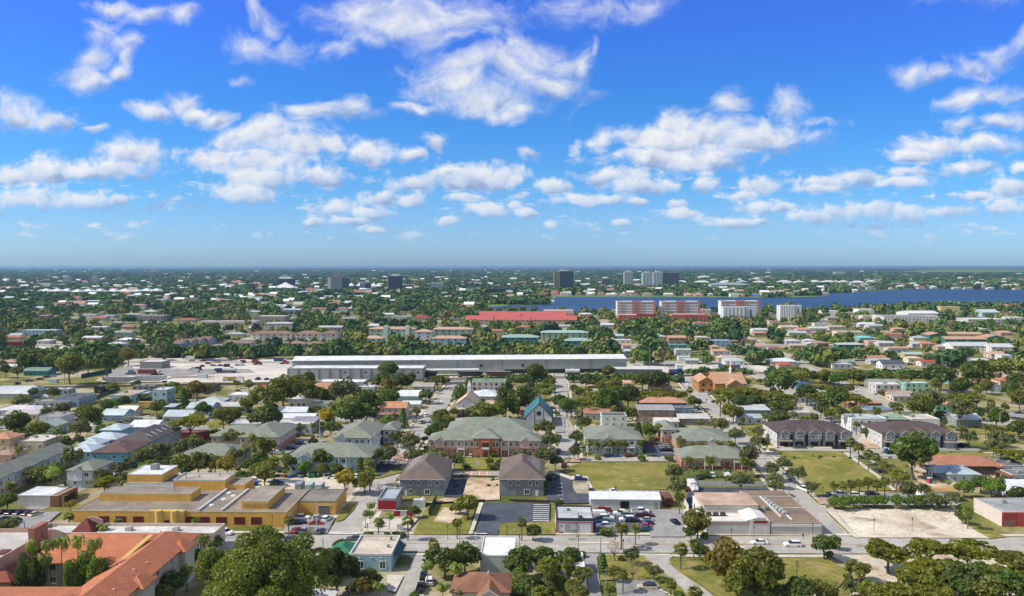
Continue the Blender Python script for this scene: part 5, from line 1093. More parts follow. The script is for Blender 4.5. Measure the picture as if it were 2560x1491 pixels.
r, w, D = bld('B4', 1780, 2080, 1206, 3.1, 11, 'hip', 2.2, (176, 200, 214), (176, 196, 206), label='pale blue house with blue grey hip roof below the unfinished house', over=.7); o = obj('porch_roof', roof_mb('gx', 5.5, 4, 2.9, 1.2, .5), M('shingle'), r, (180, 200, 208)); o.location = (-4.4, 3, 0); mm = MB()
for i in range(3): mm.box(-4.6, -4.35, 3 + i * 1.9, 3.25 + i * 1.9, 0, 2.9)
obj('porch_post', mm, M('matte'), r, (240, 240, 242))
bld('A4', 2400, 2700, 300, 3.0, 10, 'gx', 2.2, (236, 238, 242), (226, 230, 238), rm='metal', label='white gabled house at the right edge below the unfinished houses')
# ------------------------------------------------------------------ middle distance: yard, churches, houses
def warehouse():
    x, y, w = cfit('B2', 312, 1640, 168, 7.4)
    r, w, D = wb(x, y, w, 7.4, 17, 'flat', wc=(176, 176, 178), rc=(238, 238, 238), par=.6, parc=(206, 206, 206), win=False, th=.0, cat='freight shed', name='freight_shed', label='long grey freight shed with shallow arched bays beside the tracks')
    n = 13; m = MB(); m2 = MB()
    for i in range(n + 1): u = w * i / n; m.box(u - .25, u + .25, -.35, -.02, 0, 7.4)
    obj('pilaster', m, M('wall'), r, (150, 140, 138))
    for i in range(n):
        u0, u1 = w * i / n + .5, w * (i + 1) / n - .5; k_ = 8
        v = [(u0, .3), (u1, .3)] + [(u1 - (u1 - u0) * j / k_, 5.6 + .9 * math.sin(math.pi * j / k_)) for j in range(k_ + 1)]
        m = MB(); m.v = [(q, -.09, z) for q, z in v]; m.f = [tuple(range(len(v)))]; o = obj('bay_panel', m, M('wall'), r, (186, 190, 194))
        if i in (5, 7, 12): obj('bay_window', MB().box((u0 + u1) / 2 - .8, (u0 + u1) / 2 + .8, -.14, -.1, 4.6, 5.6), M('matte'), o, (60, 64, 70))
    r2, w2, D2 = wb(-155, 562, 238, 10.2, 26, 'gx', 1.8, (172, 180, 176), (240, 242, 242), rm='metal', win=False, th=-.055, cat='rail shed', name='rail_shed', label='huge pale metal rail shed with long white roof', over=.3)
    m = MB(); m.box(150, 236, -.08, -.02, .3, 3.2); obj('open_bays', m, M('matte'), r2, (44, 54, 52)).name = 'open_bay'
    for i in range(7): obj('wall_joint', MB().box(20 + i * 32, 20.4 + i * 32, -.1, -.02, 0, 10), M('matte'), r2, (120, 126, 124))
    for u in (132, 162): obj('high_window', MB().box(u, u + 2.2, -.1, -.02, 5, 7), M('matte'), r2, (70, 80, 90))
    o = obj('loading_canopy', roof_mb('gx', 36, 6, 4.2, .6, .3), M('metal'), r2, (232, 232, 222)); o.location = (95, -10, 0); mm = MB()
    for i in range(7): mm.box(95.5 + i * 5.8, 95.8 + i * 5.8, -9.6, -9.3, 0, 4.2)
    obj('canopy_post', mm, M('matte'), r2, (150, 150, 150))
warehouse()
bld('B3', 1015, 1480, 172, 4.6, 9, 'shed', .3, (150, 150, 146), (224, 224, 220), rm='metal', win=False, label='grey loading shed with white roof right of the rail shed', cat='loading shed', name='loading_shed')
bld('B1', 1375, 1590, 100, 5, 14, 'flat', wc=(150, 152, 148), rc=(226, 222, 212), par=.2, win=False, label='grey flat roofed workshop at the back of the truck yard', cat='workshop', name='workshop')
bld('B3', 1815, 2020, 170, 3, 5, 'flat', wc=(196, 184, 164), rc=(206, 196, 180), par=0, win=False, label='low tan shelter beside the tracks near the steeple', cat='shelter', name='shelter')
bld('B3', 1620, 1685, 132, 4.5, 6, 'flat', wc=(206, 220, 222), rc=(220, 220, 220), par=.2, label='small pale signal cabin behind the blue locomotive', cat='cabin', name='signal_cabin')
# church with teal roof
r, w, D = bld('B3', 132, 398, 655, 4.2, 22, 'gy', 7.2, (216, 222, 232), (40, 132, 142), rm='metal', win=False, label='white church with steep teal roof and round window', cat='church', name='church', over=.7)
for u in (.0, w * .33, w * .66, w - .3): obj('red_pilaster', MB().box(u, u + .32, -.14, -.02, 0, 4.2 if u in (0, w - .3) else 8), M('matte'), r, (136, 44, 40))
obj('round_window', MB().cyl((w / 2, -.2, 6.6), (w / 2, .05, 6.6), 1.15, 1.15, 20), M('matte'), r, (44, 74, 84)); obj('church_door', MB().cyl((w / 2, -.22, 1.6), (w / 2, .05, 1.6), 1.7, 1.7, 20), M('matte'), r, (130, 160, 166))
for sx_ in (-1, 1):
    m = MB(); x0, x1 = (w / 2 + sx_ * (w / 2 + .6)), w / 2; m.solid([(x0, -.78, 4.0), (x1, -.78, 11.1), (x1, -.78, 11.6), (x0, -.78, 4.5), (x0, -.7, 4.0), (x1, -.7, 11.1), (x1, -.7, 11.6), (x0, -.7, 4.5)], [(0, 1, 2, 3), (7, 6, 5, 4), (0, 4, 5, 1), (3, 2, 6, 7), (0, 3, 7, 4)]); obj('barge_board', m, M('matte'), r, (130, 48, 40))
# white chapel with tan roof and steeple
r, w, D = bld('B2', 1972, 2172, 520, 5.6, 22, 'gy', 4.2, (216, 222, 232), (206, 178, 150), win=False, label='white gabled chapel with tan roof and small white steeple', cat='church', name='church')
for u in (w * .34, w * .72): obj('red_pilaster', MB().box(u - .25, u + .25, -.14, -.02, 0, 5.2), M('matte'), r, (140, 50, 52))
s = obj('steeple', MB().box(w / 2 - 1, w / 2 + 1, 17, 19, 8.5, 12.5).solid([(w / 2 - 1.1, 16.9, 12.5), (w / 2 + 1.1, 16.9, 12.5), (w / 2 + 1.1, 19.1, 12.5), (w / 2 - 1.1, 19.1, 12.5), (w / 2, 18, 16)], [(0, 1, 4), (1, 2, 4), (2, 3, 4), (3, 0, 4)]), M('wall'), r, (228, 232, 238))
obj('arched_door', MB().box(w * .45, w * .57, -.08, -.02, 0, 3.2), M('matte'), r, (150, 170, 180)); o = obj('porch_roof', roof_mb('gy', 11, 4, 2.8, 1.3, .3), M('shingle'), r, (206, 176, 150)); o.location = (-2, -4.5, 0); obj('porch_post', MB().box(-1.6, -1.3, -4, -3.7, 0, 2.8).box(8.3, 8.6, -4, -3.7, 0, 2.8), M('matte'), r, WHITE)
# ochre church with spire
r, w, D = bld('B3', 1995, 2300, 315, 6, 26, 'gx', 5.4, (206, 150, 70), (196, 148, 106), win=False, label='ochre church with broad tan roof and slim white spire', cat='church', name='church', over=.8)
gable(r, w * .62, w * .55, 5.6, 3.2, 4, (196, 150, 90), (196, 148, 106), lo=0, deep=12)
s = obj('spire', MB().cyl((w * .66, 12, 10), (w * .66, 12, 13.5), .9, .8, 8).cyl((w * .66, 12, 13.5), (w * .66, 12, 14.4), 1.1, .4, 8).cyl((w * .66, 12, 14.4), (w * .66, 12, 24), .4, .05, 8), M('matte'), r, (238, 238, 238))
bld('B3', 1840, 1990, 300, 6.4, 20, 'gy', 3.0, (196, 132, 60), (200, 150, 108), label='ochre hall with tan roof left of the ochre church', cat='hall', name='hall')
MID = [ # tile, xl, xr, eave y, H, D, roof, rise, wall, roof colour, roof material, label
 ('B3', 1265, 1720, 503, 6, 12, 'hip', 2.2, (60, 116, 160), (206, 140, 104), 'shingle', 'blue walled long house with orange hip roof'),
 ('B3', 1242, 1600, 575, 6.2, 9, 'shed', 1.0, (176, 136, 112), (176, 172, 166), 'metal', 'brown two storey block with grey roof beside the right street'),
 ('B3', 1602, 1795, 556, 6, 7, 'flat', .3, (120, 140, 160), (150, 144, 138), 'flat', 'blue grey two storey block right of the brown one'),
 ('B3', 1640, 1935, 660, 3.2, 9, 'gx', 1.6, (150, 140, 130), (196, 196, 192), 'shingle', 'low house with pale grey roof in front of the blue grey block'),
 ('B3', 1410, 1640, 690, 3.2, 8, 'gx', 1.2, (206, 206, 196), (214, 210, 200), 'shingle', 'low pale house in front of the brown block'),
 ('B3', 710, 975, 612, 3.2, 10, 'gx', 1.6, (186, 212, 204), (176, 120, 96), 'shingle', 'low pale green house with rusty brown roof'),
 ('B3', 885, 1130, 632, 5.6, 9, 'flat', .3, (220, 226, 220), (110, 104, 104), 'flat', 'white two storey box house with black roof edge'),
 ('B3', 1020, 1095, 520, 4.6, 9, 'gy', 1.6, (120, 166, 196), (150, 170, 180), 'shingle', 'small blue gabled house among dark trees'),
 ('B3', 1095, 1205, 312, 3.6, 8, 'gx', 1.4, (230, 232, 234), (214, 160, 128), 'shingle', 'white cottage with salmon roof near the tracks'),
 ('B3', 1362, 1575, 345, 3.4, 14, 'hip', 3, (206, 180, 150), (206, 146, 106), 'shingle', 'house with broad orange tan hip roof near the tracks'),
 ('B3', 2262, 2540, 575, 3.6, 12, 'shed', .8, (120, 150, 160), (206, 214, 218), 'metal', 'long shed with pale blue roof right of the right street'),
 ('B3', 2230, 2460, 655, 3, 8, 'gx', 1.4, (214, 222, 228), (176, 184, 186), 'shingle', 'white cottage with grey roof right of the right street'),
 ('B3', 75, 215, 345, 3, 8, 'flat', .2, (190, 204, 206), (200, 206, 206), 'flat', 'pale flat house beside the centre street near the tracks'),
 ('B3', 90, 180, 575, 3, 8, 'gx', 1, (140, 110, 90), (150, 120, 100), 'shingle', 'brown cottage left of the teal roofed church'),
 ('B2', 2125, 2450, 300, 8, 14, 'flat', .4, (206, 190, 180), (120, 160, 128), 'flat', 'beige apartment block with green mansard edge'),
 ('B2', 2130, 2390, 440, 3.6, 18, 'hip', 2.6, (214, 220, 224), (226, 234, 238), 'metal', 'house with broad white metal roof behind the chapel'),
 ('B2', 2245, 2370, 516, 3, 8, 'hip', 1.8, (206, 190, 170), (206, 174, 146), 'shingle', 'small tan hip roofed house right of the chapel'),
 ('B2', 1385, 1610, 438, 4.2, 13, 'gx', 2.4, (150, 186, 186), (232, 238, 240), 'metal', 'teal grey hall with wide white metal roof beside the left street'),
 ('B2', 1540, 1742, 345, 3.4, 12, 'gx', 1.6, (206, 206, 206), (176, 166, 156), 'shingle', 'low house with brown grey roof near the tracks'),
 ('B2', 1440, 1612, 515, 2.6, 8, 'barrel', 1.2, (200, 210, 212), (232, 240, 242), 'metal', 'white vaulted carport below the teal grey hall'),
 ('B2', 1222, 1476, 556, 5.8, 11, 'gx', 2.4, (206, 206, 206), (208, 140, 90), 'shingle', 'two storey house with bright orange brown roof'),
 ('B2', 1160, 1412, 622, 3.2, 9, 'shed', 1.6, (150, 142, 130), (150, 110, 98), 'shingle', 'low brown roofed house in front of the orange brown roof'),
 ('B2', 575, 765, 365, 4.4, 14, 'gx', 2.6, (160, 124, 92), (196, 138, 96), 'shingle', 'brown house with orange tan roof in front of the freight shed'),
 ('B2', 605, 1060, 300, 4.6, 13, 'flat', .3, (176, 186, 196), (240, 240, 242), 'flat', 'flat white roofed workshop in front of the freight shed'),
 ('B2', 985, 1160, 350, 3.4, 9, 'flat', .3, (206, 208, 214), (224, 224, 226), 'flat', 'low white annex right of the flat white workshop'),
 ('B2', 45, 155, 352, 3, 6, 'gx', 1.2, (206, 190, 190), (206, 60, 84), 'metal', 'small shed with pinkish red roof beside the tracks'),
 ('B2', 322, 625, 470, 4.4, 13, 'flat', .5, (176, 174, 178), (236, 236, 236), 'flat', 'grey block house with stepped white roof'),
 ('B2', 520, 710, 512, 4.0, 9, 'flat', .3, (186, 196, 186), (156, 152, 150), 'flat', 'grey green flat roofed house right of the grey block house'),
 ('B2', 205, 490, 595, 3.4, 8, 'gx', 2.0, (214, 216, 220), (224, 232, 238), 'metal', 'white metal gabled roof among the olive trees'),
 ('B2', 245, 570, 655, 3.4, 8, 'gx', 1.6, (206, 206, 206), (230, 236, 240), 'metal', 'second white metal roof in front of the first one'),
 ('B2', 350, 585, 688, 4.2, 8, 'shed', .8, (150, 150, 156), (160, 154, 158), 'metal', 'shed with weathered purple grey roof'),
 ('B2', -250, 545, 712, 4.4, 12, 'flat', .25, (206, 216, 228), (214, 206, 200), 'flat', 'long white flat roofed store behind the pink and orange house'),
 ('B1', -30, 355, 577, 3.2, 12, 'hip', 1.8, (190, 194, 206), (220, 220, 228), 'metal', 'low house with lilac white hip roof at the left edge'),
 ('B1', 50, 370, 617, 3, 9, 'gx', 1.6, (222, 206, 176), (190, 182, 178), 'shingle', 'cream cottage with pinkish grey roof below the lilac roof'),
 ('B1', 385, 595, 642, 5, 12, 'flat', .3, (206, 208, 212), (160, 156, 158), 'flat', 'white two storey flat roofed box house'),
 ('B1', 345, 540, 738, 3.6, 10, 'gy', 2.2, (176, 190, 186), (170, 190, 176), 'shingle', 'small gabled house with sage green roof'),
 ('B1', -120, 90, 860, 5.4, 10, 'hip', 2.0, (222, 190, 140), (206, 140, 106), 'shingle', 'peach house with orange roof at the left edge'),
 ('B1', 165, 430, 884, 3.6, 13, 'flat', .35, (206, 190, 170), (224, 216, 208), 'flat', 'beige flat roofed bungalow with a porch'),
 ('B1', -60, 110, 1018, 3.2, 10, 'hip', 2.0, (216, 172, 162), (176, 140, 118), 'shingle', 'pink cottage with tan brown roof at the left edge'),
 ('B1', 998, 1215, 626, 3.4, 11, 'gx', 2.2, (150, 190, 224), (206, 222, 226), 'metal', 'sky blue cottage with pale metal roof'),
 ('B1', 1145, 1330, 580, 3, 8, 'gx', 1.8, (216, 196, 166), (238, 232, 218), 'metal', 'small shed with cream white roof behind the sky blue cottage'),
 ('B1', 1500, 1640, 378, 7.6, 11, 'flat', .2, (166, 206, 216), (214, 216, 216), 'flat', 'tall pale turquoise flat roofed block'),
 ('B1', 1080, 1290, 432, 4.4, 20, 'flat', .15, (160, 196, 206), (206, 176, 156), 'flat', 'turquoise workshop with rusty flat roof'),
 ('B1', 530, 770, 462, 4.4, 18, 'flat', .3, (150, 172, 196), (96, 100, 110), 'flat', 'blue grey flat roofed workshop with dark roof'),
 ('B1', 270, 665, 492, 3.2, 8, 'flat', .3, (166, 176, 190), (176, 160, 140), 'flat', 'low blue grey walled yard building'),
 ('B1', -60, 285, 412, 2.8, 16, 'barrel', 3.4, (190, 196, 204), (206, 210, 216), 'metal', 'silver barrel roofed shed at the left edge'),
 ('B1', 420, 670, 372, 3.2, 8, 'flat', .2, (160, 176, 186), (190, 190, 190), 'flat', 'long pale grey wall building beside the tracks'),
 ('B1', 1300, 1520, 336, 3.0, 4, 'flat', .1, (150, 150, 152), (170, 170, 170), 'flat', 'grey concrete box beside the hopper wagons'),
 ('B1', 925, 1015, 350, 4, 8, 'flat', .1, (52, 56, 60), (70, 70, 74), 'flat', 'black steel hut beside the tracks'),
 ('B1', 1610, 1870, 640, 3.6, 12, 'gx', 2.2, (190, 206, 210), (196, 210, 214), 'metal', 'pale metal roofed house left of the umbrella tree'),
 ('B1', 1835, 2070, 560, 3.6, 14, 'gx', 2.2, (176, 200, 204), (190, 208, 212), 'metal', 'second pale metal roofed house behind the umbrella tree'),
 ('B1', 1945, 2180, 495, 3.4, 12, 'hip', 2.2, (80, 160, 170), (196, 208, 206), 'metal', 'teal walled house with pale roof below the olive tree'),
 ('B1', 2120, 2420, 540, 3.2, 10, 'gx', 1.6, (214, 206, 190), (206, 204, 200), 'metal', 'cream house with worn white roof'),
 ('B1', 2235, 2600, 430, 3.2, 12, 'flat', .2, (220, 220, 220), (238, 238, 238), 'flat', 'long bright white flat roof beside the small lawn'),
 ('B1', 1620, 1710, 545, 3, 8, 'shed', .4, (110, 116, 110), (190, 196, 196), 'metal', 'small open shed beside the yellow trailer'),
 ('B1', 725, 810, 590, 3, 7, 'gy', 1.6, (200, 206, 210), (206, 206, 206), 'shingle', 'small white gabled hut among trees'),
 ('B1', 1750, 2010, 800, 3.2, 6, 'flat', .1, (150, 60, 52), (150, 90, 84), 'flat', 'low dark red shed beside the townhouse row'),
 ('B1', 230, 470, 190, 3.4, 10, 'gx', 2.0, (40, 150, 150), (120, 150, 140), 'shingle', 'teal house with grey green roof at the upper left'),
 ('B1', 360, 500, 132, 4.6, 9, 'gx', 1.6, (40, 120, 122), (140, 160, 168), 'shingle', 'dark teal house behind the teal one'),
 ('B1', 0, 150, 148, 3.2, 10, 'gx', 1.4, (206, 212, 216), (232, 232, 232), 'metal', 'white house at the upper left edge beside the tracks'),
 ('B1', -80, 140, 105, 3, 9, 'hip', 1.6, (206, 190, 176), (190, 150, 130), 'shingle', 'tan roofed house at the upper left edge'),
 ('B4', 820, 1170, 662, 6, 12, 'flat', .35, (232, 232, 232), (196, 204, 206), 'flat', 'white two storey block between the two townhouse rows'),
 ('B4', 1175, 1400, 668, 4, 12, 'hip', 2.6, (120, 66, 62), (140, 166, 140), 'shingle', 'maroon house with green hip roof behind the white block'),
 ('B4', 1410, 1690, 665, 4.4, 13, 'flat', .6, (236, 236, 234), (214, 206, 196), 'flat', 'white flat roofed house with roof terrace behind the right townhouses'),
 ('B4', 965, 1255, 575, 4.6, 12, 'flat', .4, (206, 176, 140), (110, 160, 200), 'flat', 'tan flat roofed house with blue roof membrane'),
 ('B4', 1065, 1310, 325, 6, 11, 'flat', .35, (206, 200, 196), (224, 226, 230), 'flat', 'white and grey two storey box house near the hedge'),
 ('B4', 1355, 1582, 312, 5.6, 8, 'flat', .3, (150, 206, 180), (216, 222, 224), 'flat', 'mint green two storey house'),
 ('B4', 1010, 1345, 305, 4.6, 10, 'gx', 1.6, (150, 150, 146), (150, 156, 146), 'shingle', 'long grey roofed building behind the box house'),
 ('B4', 975, 1122, 508, 3.2, 10, 'hip', 1.6, (120, 80, 66), (206, 144, 112), 'shingle', 'low brown house with salmon hip roof'),
 ('B4', 790, 880, 505, 3, 8, 'hip', 1.4, (160, 120, 90), (206, 150, 120), 'shingle', 'small salmon roofed hut among palms'),
 ('B4', 1230, 1405, 440, 3.2, 8, 'gx', 1.4, (216, 206, 186), (170, 166, 158), 'shingle', 'cream cottage with grey roof below the box house'),
 ('B4', 1195, 1420, 412, 3.2, 6, 'gx', 1.2, (222, 160, 120), (190, 146, 120), 'shingle', 'salmon cottage behind the cream one'),
 ('B4', 1655, 1840, 520, 3.6, 11, 'hip', 2.0, (150, 220, 180), (206, 146, 112), 'shingle', 'mint green house with salmon roof'),
 ('B4', 1760, 1830, 600, 3.2, 6, 'flat', .2, (140, 220, 170), (190, 220, 200), 'flat', 'bright mint shed behind the roof terrace house'),
 ('B4', 1855, 2100, 668, 3.4, 11, 'gx', 2.0, (140, 156, 156), (226, 230, 234), 'metal', 'grey cottage with white roof under the big tree'),
 ('B4', 2025, 2250, 310, 3.6, 10, 'hip', 2.0, (236, 206, 110), (206, 140, 100), 'shingle', 'yellow house with orange roof'),
 ('B4', 2285, 2500, 288, 3.6, 10, 'hip', 2.0, (226, 200, 160), (196, 110, 92), 'shingle', 'cream house with brick red roof right of the yellow one'),
 ('B4', 2185, 2300, 215, 3.4, 9, 'hip', 1.6, (226, 190, 120), (200, 150, 120), 'shingle', 'sandy house with tan roof behind the yellow one'),
 ('B4', 205, 410, 600, 3.2, 9, 'gx', 1.6, (190, 190, 186), (196, 190, 180), 'shingle', 'grey roofed cottage among palms left of the townhouses'),
 ('B4', 300, 372, 440, 3.6, 8, 'gy', 1.4, (232, 236, 238), (160, 176, 170), 'shingle', 'narrow white cottage among spreading trees'),
 ('B4', 205, 300, 560, 3, 6, 'flat', .1, (236, 210, 60), (206, 190, 120), 'flat', 'small yellow hut among palms'),
 ('B4', 278, 425, 297, 4.4, 9, 'flat', .2, (90, 150, 206), (206, 210, 214), 'flat', 'blue flat roofed house near the hedge'),
 ('B4', 1770, 1880, 270, 3.2, 8, 'gy', 1.4, (150, 206, 220), (200, 170, 150), 'shingle', 'small turquoise hut beside the sandy lane'),
 ('B4', 2240, 2330, 345, 3, 7, 'flat', .1, (230, 230, 230), (236, 236, 236), 'flat', 'white carport below the yellow house'),
]
for t, xl, xr, ye, H, D_, rf, ri, wc, rc, rm, lab in MID:
    nm = ('church' if 'church' in lab else 'shed' if 'shed' in lab or 'hut' in lab else 'workshop' if 'workshop' in lab else 'carport' if 'carport' in lab else 'store' if 'store' in lab else 'house')
    bld(t, xl, xr, ye, H, D_, rf, ri, wc, rc, label=lab, rm=rm, par=.3, cat=nm, name=nm, win='shed' not in lab and 'carport' not in lab, group='houses of the near streets' if nm == 'house' else None)
